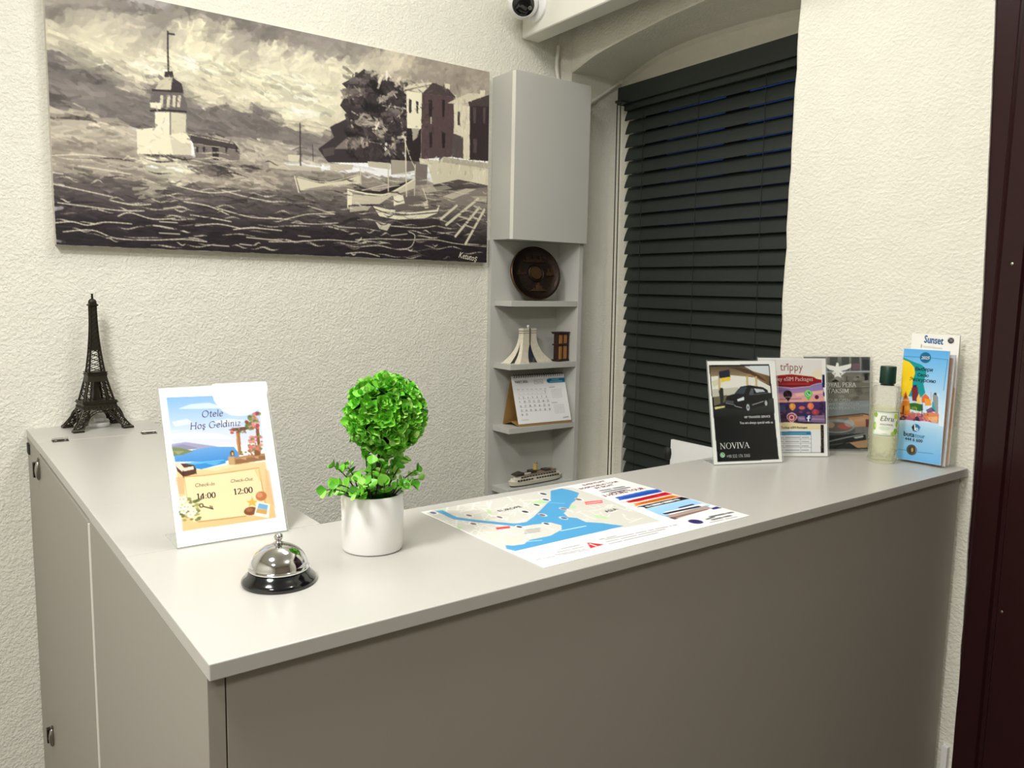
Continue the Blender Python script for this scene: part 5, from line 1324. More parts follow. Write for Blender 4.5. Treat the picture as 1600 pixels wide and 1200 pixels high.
ART['trippy']=[
('p','f3f0ea',1,[(0,0),(1,0),(1,1),(0,1)]),
('p','e6e0da',.8,[(.212,.014),(.943,.008),(.944,.19),(.229,.184)]),
('p','f0dca8',.5,[(.782,.147),(.94,.097),(.944,.209),(.851,.2)]),
('p','f3f0ea',1,[(0,0),(1,0),(1,.02),(0,.02)]),
('g','7a6ab0','c98fb0',[(-.069,.293),(.233,.291),(.939,.248),(.977,.375),(-.071,.394)]),
('p','8f86c0',.8,[(.749,.298),(.935,.263),(.937,.297),(.776,.327)]),
('g','d79ab4','f2b38c',[(-.071,.38),(.953,.351),(.978,.453),(-.073,.467)]),
('p','f3c4a0',.8,[(.534,.362),(.954,.326),(.953,.356),(.562,.392)]),
('p','a8709e',.7,[(.279,.419),(.632,.406),(.632,.425),(.279,.432)]),
('p','7a6a9c',.6,[(.246,.33),(.458,.309),(.457,.339),(.252,.359)]),
('g','4a3272','2c1c30',[(-.084,.465),(.988,.441),(.984,.669),(-.09,.674)]),
('e','4a3a60',.7,.319,.502,.019,.01),
('e','4a3a60',.7,.193,.543,.029,.014),
('e','7a5070',.7,.126,.575,.013,.006),
('e','2a1c34',.7,.939,.49,.022,.011),
('e','8a5a5a',.7,.481,.566,.016,.008),
('e','5a4062',.7,.755,.518,.023,.011),
('e','5a4062',.7,.799,.479,.011,.006),
('e','2a1c34',.7,.181,.565,.012,.006),
('e','5a4062',.7,.377,.557,.024,.012),
('e','7a5070',.7,.616,.55,.027,.013),
('e','7a5070',.7,.381,.54,.026,.012),
('e','3a2a4c',.7,.807,.531,.027,.013),
('e','4a3a60',.7,.103,.471,.016,.007),
('e','5a4062',.7,.064,.507,.019,.009),
('e','4a3a60',.7,.895,.541,.017,.008),
('e','5a4062',.7,.053,.525,.015,.008),
('e','3a2a4c',.7,.316,.515,.012,.006),
('e','3a2a4c',.7,.303,.549,.014,.007),
('e','4a3a60',.7,.845,.573,.022,.011),
('e','8a5a5a',.7,.512,.513,.029,.014),
('e','2a1c34',.7,.921,.519,.025,.012),
('e','5a4062',.7,.447,.532,.011,.005),
('e','7a5070',.7,.169,.48,.024,.012),
('e','3a2a4c',.7,.482,.475,.02,.009),
('e','7a5070',.7,.719,.497,.019,.009),
('e','3a2a4c',.7,.447,.49,.025,.012),
('e','5a4062',.7,.089,.502,.018,.009),
('e','7a5070',.7,.189,.522,.026,.012),
('e','7a5070',.7,.945,.572,.028,.013),
('e','2a1c34',.7,.914,.513,.029,.014),
('e','7a5070',.7,.502,.527,.018,.008),
('e','7a5070',.7,.267,.519,.027,.013),
('e','5a4062',.7,.719,.568,.021,.009),
('e','3a2a4c',.7,.116,.527,.021,.01),
('e','2a1c34',.7,.923,.467,.03,.014),
('e','8a5a5a',.7,.333,.573,.018,.008),
('e','2a1c34',.7,.023,.49,.011,.005),
('e','5a4062',.7,.875,.557,.022,.011),
('e','2a1c34',.7,.429,.497,.023,.011),
('e','2a1c34',.7,.398,.497,.011,.005),
('e','8a5a5a',.7,.023,.577,.013,.006),
('e','2a1c34',.7,.23,.484,.025,.012),
('e','7a5070',.7,.485,.558,.021,.01),
('e','5a4062',.7,.005,.475,.02,.009),
('e','4a3a60',.7,.867,.565,.02,.009),
('e','8a5a5a',.7,.727,.56,.029,.014),
('e','3a2a4c',.7,.393,.524,.014,.007),
('e','5a4062',.7,.061,.485,.026,.013),
('e','7a5070',.7,.387,.506,.02,.01),
('e','7a5070',.7,.429,.572,.013,.006),
('e','3a2a4c',.7,.125,.474,.02,.009),
('e','5a4062',.7,.798,.567,.023,.011),
('e','3a2a4c',.7,.297,.533,.012,.006),
('e','5a4062',.7,.261,.545,.028,.014),
('e','2a1c34',.7,.415,.477,.011,.005),
('e','3a2a4c',.7,.866,.57,.023,.011),
('e','2a1c34',.7,.293,.506,.023,.011),
('e','7a5070',.7,.297,.498,.029,.014),
('e','3a2a4c',.7,.298,.511,.016,.008),
('e','2a1c34',.7,.396,.513,.028,.013),
('e','8a5a5a',.7,.213,.491,.012,.006),
('e','5a4062',.7,.1,.537,.013,.007),
('e','2a1c34',.7,.912,.572,.024,.011),
('e','8a5a5a',.7,.249,.521,.016,.007),
('e','3a2a4c',.7,.537,.487,.02,.009),
('e','2a1c34',.7,.127,.567,.014,.006),
('e','5a4062',.7,.648,.537,.014,.007),
('e','4a3a60',.7,.163,.537,.017,.008),
('e','3a2a4c',.7,.794,.561,.011,.006),
('e','2a1c34',.7,.512,.509,.012,.006),
('p','9a7aa0',.8,[(.549,.596),(.969,.58),(.973,.662),(.578,.647)]),
('p','c0a0bc',.6,[(.579,.606),(.967,.621),(.967,.633),(.593,.627)]),
('p','5a3a58',.6,[(.281,.612),(.504,.627),(.503,.657),(.288,.658)]),
('e','4a4a72',1,.343,.517,.051,.034),
('e','e59a3a',1,.494,.494,.047,.032),
('p','e59a3a',1,[(.455,.509),(.533,.509),(.503,.537),(.484,.537)]),
('e','f2c070',.6,.486,.489,.019,.02),
('e','d26a5a',1,.633,.509,.046,.018),
('e','e87a52',1,.762,.49,.048,.034),
('p','e87a52',1,[(.724,.506),(.799,.506),(.772,.529),(.753,.529)]),
('e','f2a078',.6,.751,.485,.018,.022),
('e','a83a4a',1,.831,.552,.056,.03),
('e','d0606a',.6,.824,.544,.019,.023),
('p','efddb0',1,[(-.09,.676),(.291,.663),(.392,.655),(.518,.66),(.696,.675),(.905,.682),(.95,.682),(.949,.731),(-.091,.732)]),
('p','e9d9a8',.8,[(-.091,.715),(.901,.713),(.9,.733),(-.091,.735)]),
('p','eceaea',1,[(-.091,.732),(.9,.728),(.9,.961),(-.097,.963)]),
('p','2a78a0',1,[(-.092,.753),(.757,.748),(.76,.785),(-.092,.788)]),
('p','c4e4ee',1,[(-.092,.788),(.76,.786),(.76,.792),(-.093,.796)]),
('l','9a9aa0',1,.0035,[(-.057,.831),(.759,.827)]),
('l','9a9aa0',1,.0035,[(-.058,.874),(.757,.87)]),
('l','9a9aa0',1,.0035,[(-.059,.915),(.756,.911)]),
('l','7a7a84',1,.0043,[(.76,.79),(.758,.961)]),
('l','9a9aa0',1,.0029,[(.603,.793),(.604,.961)]),
('l','55555c',1,.0042,[(-.06,.964),(.933,.964)]),
('l','6a6a74',.75,.01,[(.306,.811),(.318,.811)]),
('l','6a6a74',.75,.01,[(.327,.811),(.337,.811)]),
('l','6a6a74',.75,.01,[(.345,.811),(.35,.811)]),
('l','6a6a74',.75,.01,[(.383,.811),(.395,.811)]),
('l','6a6a74',.75,.01,[(.404,.811),(.419,.811)]),
('l','6a6a74',.75,.01,[(.428,.811),(.444,.811)]),
('l','6a6a74',.75,.01,[(.453,.81),(.482,.81)]),
('l','6a6a74',.75,.01,[(.491,.81),(.512,.81)]),
('l','6a6a74',.75,.01,[(.521,.81),(.549,.81)]),
('l','6a6a74',.75,.01,[(.558,.81),(.567,.81)]),
('l','6a6a74',.75,.01,[(.576,.81),(.588,.81)]),
('l','6a6a74',.75,.01,[(.625,.81),(.637,.81)]),
('l','6a6a74',.75,.01,[(.646,.81),(.665,.81)]),
('l','6a6a74',.75,.01,[(.674,.81),(.684,.81)]),
('l','6a6a74',.75,.01,[(.693,.81),(.713,.81)]),
('l','6a6a74',.75,.01,[(.722,.81),(.726,.81)]),
('l','6a6a74',.75,.01,[(.304,.852),(.315,.852)]),
('l','6a6a74',.75,.01,[(.324,.852),(.349,.852)]),
('l','6a6a74',.75,.01,[(.382,.852),(.401,.852)]),
('l','6a6a74',.75,.01,[(.41,.852),(.434,.852)]),
('l','6a6a74',.75,.01,[(.443,.852),(.463,.852)]),
('l','6a6a74',.75,.01,[(.472,.852),(.499,.852)]),
('l','6a6a74',.75,.01,[(.507,.852),(.526,.852)]),
('l','6a6a74',.75,.01,[(.534,.852),(.552,.852)]),
('l','6a6a74',.75,.01,[(.561,.852),(.581,.852)]),
('l','6a6a74',.75,.01,[(.624,.852),(.639,.852)]),
('l','6a6a74',.75,.01,[(.648,.852),(.66,.852)]),
('l','6a6a74',.75,.01,[(.669,.852),(.687,.852)]),
('l','6a6a74',.75,.01,[(.696,.852),(.713,.852)]),
('l','6a6a74',.75,.01,[(.722,.852),(.724,.852)]),
('l','6a6a74',.75,.01,[(.303,.896),(.318,.896)]),
('l','6a6a74',.75,.01,[(.327,.896),(.348,.896)]),
('l','6a6a74',.75,.01,[(.381,.896),(.405,.896)]),
('l','6a6a74',.75,.01,[(.414,.896),(.429,.896)]),
('l','6a6a74',.75,.01,[(.438,.896),(.465,.896)]),
('l','6a6a74',.75,.01,[(.474,.896),(.503,.896)]),
('l','6a6a74',.75,.01,[(.512,.896),(.527,.896)]),
('l','6a6a74',.75,.01,[(.536,.896),(.563,.896)]),
('l','6a6a74',.75,.01,[(.572,.896),(.583,.896)]),
('l','6a6a74',.75,.01,[(.622,.896),(.644,.896)]),
('l','6a6a74',.75,.01,[(.653,.896),(.663,.896)]),
('l','6a6a74',.75,.01,[(.672,.896),(.694,.896)]),
('l','6a6a74',.75,.01,[(.703,.896),(.715,.896)]),
('l','6a6a74',.75,.0099,[(.302,.939),(.323,.939)]),
('l','6a6a74',.75,.0099,[(.332,.939),(.344,.939)]),
('l','6a6a74',.75,.01,[(.38,.939),(.391,.939)]),
('l','6a6a74',.75,.01,[(.4,.939),(.417,.939)]),
('l','6a6a74',.75,.01,[(.426,.939),(.447,.939)]),
('l','6a6a74',.75,.01,[(.456,.939),(.473,.939)]),
('l','6a6a74',.75,.01,[(.481,.939),(.505,.939)]),
('l','6a6a74',.75,.01,[(.514,.939),(.528,.939)]),
('l','6a6a74',.75,.01,[(.537,.939),(.556,.939)]),
('l','6a6a74',.75,.01,[(.565,.939),(.584,.939)]),
('l','6a6a74',.75,.01,[(.621,.939),(.637,.939)]),
('l','6a6a74',.75,.01,[(.646,.939),(.667,.939)]),
('l','6a6a74',.75,.01,[(.676,.939),(.689,.939)]),
('l','6a6a74',.75,.01,[(.698,.939),(.717,.939)]),
('l','bfe0ea',.8,.0085,[(.307,.769),(.32,.768)]),
('l','bfe0ea',.8,.0085,[(.328,.769),(.342,.768)]),
('l','bfe0ea',.8,.0085,[(.35,.769),(.363,.768)]),
('l','bfe0ea',.8,.0086,[(.371,.769),(.385,.768)]),
('l','bfe0ea',.8,.0086,[(.393,.769),(.406,.768)]),
('l','bfe0ea',.8,.0086,[(.414,.769),(.428,.768)]),
('l','bfe0ea',.8,.0086,[(.436,.769),(.449,.768)]),
('l','bfe0ea',.8,.0086,[(.457,.769),(.471,.768)]),
('l','bfe0ea',.8,.0086,[(.479,.769),(.492,.768)]),
('l','bfe0ea',.8,.0086,[(.5,.769),(.514,.768)]),
('l','bfe0ea',.8,.0086,[(.522,.769),(.535,.768)]),
('l','bfe0ea',.8,.0086,[(.544,.769),(.557,.768)]),
('l','bfe0ea',.8,.0086,[(.565,.769),(.579,.768)]),
('l','bfe0ea',.8,.0086,[(.587,.769),(.6,.768)]),
('l','bfe0ea',.8,.0086,[(.608,.769),(.622,.768)]),
('l','bfe0ea',.8,.0086,[(.63,.769),(.643,.768)]),
('l','bfe0ea',.8,.0086,[(.652,.768),(.665,.768)]),
('l','bfe0ea',.8,.0086,[(.673,.768),(.687,.768)]),
('p','1c1418',1,[(.905,.682),(.95,.682),(.945,.966),(.9,.966)]),
('e','3a2a28',.8,.924,.761,.007,.006),
('e','8a6a50',.8,.932,.865,.008,.006),
('e','3a2a28',.8,.94,.886,.007,.006),
('e','8a6a50',.8,.916,.912,.007,.006),
('e','8a6a50',.8,.915,.826,.007,.006),
('e','6a4a3a',.8,.936,.766,.008,.006),
('e','3a2a28',.8,.918,.787,.008,.007),
('e','8a6a50',.8,.925,.797,.008,.006),
('e','3a2a28',.8,.94,.728,.007,.006),
('e','3a2a28',.8,.928,.789,.008,.006),
('e','3a2a28',.8,.911,.783,.008,.007),
('e','3a2a28',.8,.937,.866,.008,.006),
('e','6a4a3a',.8,.918,.775,.008,.006),
('e','6a4a3a',.8,.945,.772,.008,.006),
('e','6a4a3a',.8,.911,.801,.007,.006),
('e','6a4a3a',.8,.922,.887,.007,.006),
('e','3a2a28',.8,.933,.69,.007,.006),
('e','8a6a50',.8,.928,.779,.007,.006),
('e','8a6a50',.8,.94,.845,.008,.006),
('e','6a4a3a',.8,.932,.721,.008,.006),
('e','6a4a3a',.8,.912,.702,.008,.006),
('e','6a4a3a',.8,.917,.706,.007,.006),
('e','8a6a50',.8,.927,.733,.007,.006),
('e','6a4a3a',.8,.925,.899,.008,.006),
('e','3a2a28',.8,.926,.771,.007,.006),
('e','3a2a28',.8,.936,.897,.007,.007),
('e','8a6a50',.8,.92,.822,.008,.006),
('e','3a2a28',.8,.941,.774,.008,.007),
('e','8a6a50',.8,.915,.758,.008,.006),
('e','3a2a28',.8,.913,.877,.008,.006),
('p','231a5a',0,[(1.021,-.56),(1.044,-.56),(1.039,-.425),(1.024,-.424)]),
('p','9a1a22',1,[(-.067,.215),(.226,.184),(.487,.166),(.816,.19),(.858,.21),(.933,.219),(.934,.248),(.85,.256),(.756,.286),(.487,.302),(.24,.289),(-.068,.273)]),
('l','e8c890',.8,.0054,[(-.067,.213),(.226,.182),(.487,.163),(.816,.188),(.858,.208)]),
('l','f0d8d0',.9,.0068,[(.24,.292),(.486,.309),(.756,.289),(.799,.274),(.931,.256)]),
('p','6a0e14',.5,[(-.068,.254),(.757,.269),(.749,.286),(.487,.3),(.24,.287)]),
('l','d9a8a0',.6,.0068,[(.248,.268),(.263,.268)]),
('l','d9a8a0',.6,.0068,[(.273,.268),(.289,.268)]),
('l','d9a8a0',.6,.0068,[(.299,.267),(.314,.268)]),
('l','d9a8a0',.6,.0068,[(.324,.267),(.339,.268)]),
('l','d9a8a0',.6,.0068,[(.349,.267),(.365,.268)]),
('l','d9a8a0',.6,.0068,[(.375,.267),(.39,.267)]),
('l','d9a8a0',.6,.0068,[(.4,.267),(.416,.267)]),
('l','d9a8a0',.6,.0068,[(.426,.267),(.441,.267)]),
('l','d9a8a0',.6,.0068,[(.451,.267),(.467,.267)]),
('l','d9a8a0',.6,.0068,[(.476,.266),(.492,.267)]),
('l','d9a8a0',.6,.0068,[(.502,.266),(.517,.267)]),
('l','d9a8a0',.6,.0068,[(.527,.266),(.543,.267)]),
('l','d9a8a0',.6,.0068,[(.553,.266),(.568,.266)]),
('l','d9a8a0',.6,.0068,[(.578,.266),(.594,.266)]),
('l','d9a8a0',.6,.0068,[(.604,.266),(.619,.266)]),
('l','d9a8a0',.6,.0068,[(.629,.266),(.645,.266)]),
('l','d9a8a0',.6,.0068,[(.655,.266),(.67,.266)]),
('l','d9a8a0',.6,.0068,[(.68,.265),(.696,.266)]),
('l','d9a8a0',.6,.0068,[(.706,.265),(.721,.266)]),
('l','d9a8a0',.6,.0068,[(.731,.265),(.747,.265)]),
('p','1c1a50',1,[(.945,.168),(.981,.167),(.978,.299),(.941,.3)]),
('p','2a2460',1,[(.95,.341),(.974,.356),(.973,.395),(.952,.385)]),
('e','17121a',1,.428,.373,.065,.042),
('p','17121a',1,[(.368,.388),(.488,.387),(.437,.445)]),
('l','5a2a34',1,.0109,[(.404,.353),(.421,.378),(.449,.382)]),
('l','e0d8d8',.8,.0095,[(.392,.4),(.463,.399)]),
('e','5fc45f',1,.731,.363,.06,.042),
('p','5fc45f',1,[(.682,.381),(.778,.381),(.734,.439)]),
('e','d8f0d0',1,.731,.361,.044,.03),
('e','3aa040',1,.731,.361,.036,.024),
('l','e8f8e4',1,.0109,[(.715,.348),(.725,.369),(.75,.374)]),
('e','5a1a2a',1,.856,.398,.03,.021),
('e','f0d0d0',1,.482,.601,.075,.042),
('p','f0d0d0',1,[(.426,.627),(.537,.627),(.48,.673)]),
('e','8a2a3a',1,.482,.602,.063,.034),
('p','b04030',1,[(.429,.627),(.534,.627),(.481,.655)]),
('e','f4d4d4',1,.48,.609,.04,.028),
('e','a02838',1,.48,.609,.025,.017),
('e','f4d4d4',1,.52,.583,.007,.005),
('e','1c2a6a',1,.724,.608,.05,.037),
('p','1c2a6a',1,[(.669,.58),(.774,.58),(.765,.621),(.683,.626)]),
('l','ffffff',1,.0186,[(.745,.591),(.729,.595),(.725,.611),(.725,.642)]),
('l','ffffff',1,.0143,[(.704,.614),(.75,.611)]),
('p','a03a3a',1,[(.412,.056),(.43,.062),(.448,.056),(.444,.067),(.43,.076),(.416,.067)]),
]
LETTERS['trippy']=[('Turkey eSIM Packages', 0.319, 0.714, 0.706, 0.712, '5a4020', 0, 0.02, 1.0), ('trippy', 0.322, 0.128, 0.658, 0.129, '9a6a62', 0, 0, 1.15), ('Turkey eSIM Packages', 0.136, 0.234, 0.804, 0.231, 'f6e4d8', 0, 0.014, 1.1)]
ART['pera']=[
('p','efeee8',1,[(0,0),(1,0),(1,.028),(0,.028)]),
('p','767470',1,[(0,.028),(1,.028),(1,1),(0,1)]),
('g','8a8880','55554f',[(-.204,.012),(1.004,-.004),(1.009,.156),(-.199,.171)]),
('p','4a4c4c',.8,[(.388,.009),(.507,.008),(.517,.142),(.398,.143)]),
('p','4a4c4c',.8,[(.566,.007),(.685,.006),(.695,.14),(.576,.141)]),
('p','4a4c4c',.8,[(.715,.005),(.833,.004),(.844,.138),(.725,.139)]),
('p','4a4c4c',.8,[(.863,.003),(.982,.002),(.992,.136),(.873,.137)]),
('l','9a9a98',1,.0117,[(.692,.006),(.697,.15)]),
('l','9a9a98',1,.0117,[(.856,.003),(.86,.148)]),
('p','a06a80',.5,[(.732,.072),(.836,.071),(.853,.138),(.734,.139)]),
('p','35393a',1,[(.879,.029),(.983,.028),(.986,.136),(.897,.137)]),
('l','b5b8c8',1,.0204,[(-.199,.176),(1.009,.153)]),
('p','7a776c',1,[(-.198,.181),(1.01,.161),(1.015,.461),(-.189,.485)]),
('e','6f6a5c',.55,.855,.294,.077,.015),
('e','4a4841',.55,.795,.226,.046,.015),
('e','6f6a5c',.55,.571,.34,.086,.014),
('e','a5a298',.55,-.049,.457,.071,.01),
('e','4a4841',.55,.852,.382,.049,.024),
('e','a5a298',.55,.389,.297,.083,.023),
('e','a5a298',.55,.583,.422,.043,.015),
('e','4a4841',.55,.939,.187,.061,.025),
('e','6f6a5c',.55,.441,.338,.035,.013),
('e','4a4841',.55,.792,.43,.053,.015),
('e','4a4841',.55,.6,.324,.042,.014),
('e','6f6a5c',.55,-.011,.332,.066,.015),
('e','6f6a5c',.55,.829,.38,.042,.009),
('e','4a4841',.55,.828,.349,.059,.025),
('e','5f5c52',.55,.79,.436,.037,.025),
('e','4a4841',.55,.807,.262,.075,.014),
('e','5f5c52',.55,.282,.418,.079,.009),
('e','4a4841',.55,.257,.243,.046,.015),
('e','8f8c80',.55,.636,.271,.036,.012),
('e','4a4841',.55,.032,.231,.058,.012),
('e','a5a298',.55,.536,.226,.075,.016),
('e','6f6a5c',.55,.323,.229,.047,.016),
('e','8f8c80',.55,.748,.414,.059,.019),
('e','a5a298',.55,.435,.296,.059,.015),
('e','6f6a5c',.55,.975,.269,.089,.017),
('e','5f5c52',.55,-.033,.301,.081,.011),
('e','a5a298',.55,-.04,.331,.08,.017),
('e','6f6a5c',.55,.014,.44,.052,.009),
('e','a5a298',.55,.785,.231,.035,.022),
('e','6f6a5c',.55,.521,.34,.07,.014),
('e','a5a298',.55,.982,.405,.074,.014),
('e','8f8c80',.55,.324,.336,.075,.016),
('e','a5a298',.55,.488,.248,.071,.018),
('e','4a4841',.55,.658,.266,.039,.026),
('e','4a4841',.55,.034,.293,.041,.016),
('e','6f6a5c',.55,.259,.382,.066,.022),
('e','5f5c52',.55,.416,.226,.035,.018),
('e','4a4841',.55,.84,.318,.053,.009),
('e','a5a298',.55,.624,.241,.045,.012),
('e','8f8c80',.55,.385,.3,.045,.026),
('e','5f5c52',.55,.143,.399,.086,.021),
('e','5f5c52',.55,.978,.393,.073,.025),
('e','8f8c80',.55,.836,.212,.035,.026),
('e','a5a298',.55,.961,.263,.075,.012),
('e','4a4841',.55,.146,.324,.052,.024),
('e','4a4841',.55,.419,.37,.055,.023),
('e','a5a298',.55,.174,.258,.083,.011),
('e','8f8c80',.55,.033,.362,.042,.022),
('e','6f6a5c',.55,.675,.234,.071,.02),
('e','a5a298',.55,-.114,.34,.074,.025),
('p','24241f',1,[(.913,.178),(.973,.172),(.975,.244),(.923,.25)]),
('p','24241f',1,[(.426,.261),(.484,.24),(.545,.265),(.441,.272)]),
('l','24241f',1,.0088,[(.65,.207),(.654,.259)]),
('p','2e2d28',1,[(.781,.216),(.825,.205),(.841,.225)]),
('l','33322d',.8,.0117,[(-.193,.361),(1.015,.321)]),
('l','c8c4b8',.6,.0073,[(-.193,.351),(1.015,.314)]),
('p','8a9092',1,[(-.188,.516),(.403,.483),(1.019,.461),(1.016,.595),(.378,.633),(-.184,.65)]),
('p','9ca2a2',.6,[(-.186,.572),(1.02,.492),(1.021,.523),(-.186,.588)]),
('p','c0906a',1,[(.675,.64),(1.009,.6),(1.013,.73),(.798,.742)]),
('p','8f6a4e',1,[(.378,.643),(.912,.607),(.913,.627),(.379,.664)]),
('l','3a2a20',1,.0117,[(.378,.643),(.912,.599),(1.009,.616)]),
('p','c8a07c',.7,[(.765,.66),(.988,.637),(.989,.678),(.796,.691)]),
('p','5a2430',.8,[(.951,.658),(1.003,.657),(1.006,.74),(.954,.741)]),
('e','55585a',1,.516,.776,.283,.078),
('e','9a9c9c',1,.515,.735,.275,.072),
('e','6a6460',1,.515,.745,.238,.052),
('e','b05a4a',.9,.634,.739,.104,.029),
('e','b89a80',.9,.426,.726,.059,.03),
('e','c4c8c8',.5,.707,.702,.074,.041),
('p','35393a',1,[(-.179,.804),(.398,.798),(.419,.973),(-.174,.979)]),
('p','2c2e2e',1,[(.385,.839),(.948,.803),(.991,.973),(.389,.979)]),
('l','8a8e8e',1,.0175,[(.416,.896),(.682,.852),(.949,.813)]),
('l','5a5e5e',1,.0117,[(.417,.937),(.714,.908)]),
('p','b08a68',1,[(.714,.908),(.981,.875),(.983,.958),(.835,.964)]),
('p','d8d4c8',.8,[(.771,.851),(.92,.829),(.92,.85),(.802,.866)]),
('l','1c1e1e',1,.0146,[(.478,.973),(.713,.888)]),
('p','f7f5ee',1,[(.487,.075),(.506,.063),(.527,.075),(.528,.106),(.717,.074),(.711,.114),(.645,.14),(.571,.151),(.601,.172),(.579,.187),(.542,.172),(.573,.224),(.513,.209),(.462,.225),(.482,.173),(.453,.194),(.423,.179),(.459,.153),(.392,.143),(.344,.118),(.334,.087),(.483,.106)]),
('l','f7f5ee',1,.0146,[(.438,.174),(.468,.199)]),
('l','f7f5ee',1,.0146,[(.565,.198),(.623,.166)]),
]
LETTERS['pera']=[('ROYAL PERA', 0.282, 0.321, 0.799, 0.314, 'f4f2ea', 6, 0, 1), ('TAKSIM', 0.367, 0.383, 0.689, 0.379, 'f4f2ea', 6, 0, 1), ('OUR OPEN', 0.388, 0.474, 0.707, 0.472, 'e9e9e4', 0, 0.004, 1.0), ('BUFFET BREAKFAST', 0.33, 0.517, 0.85, 0.513, 'e9e9e4', 0, 0.004, 1), ('HAS STARTED', 0.383, 0.555, 0.851, 0.552, 'e9e9e4', 0, 0.004, 0.75)]
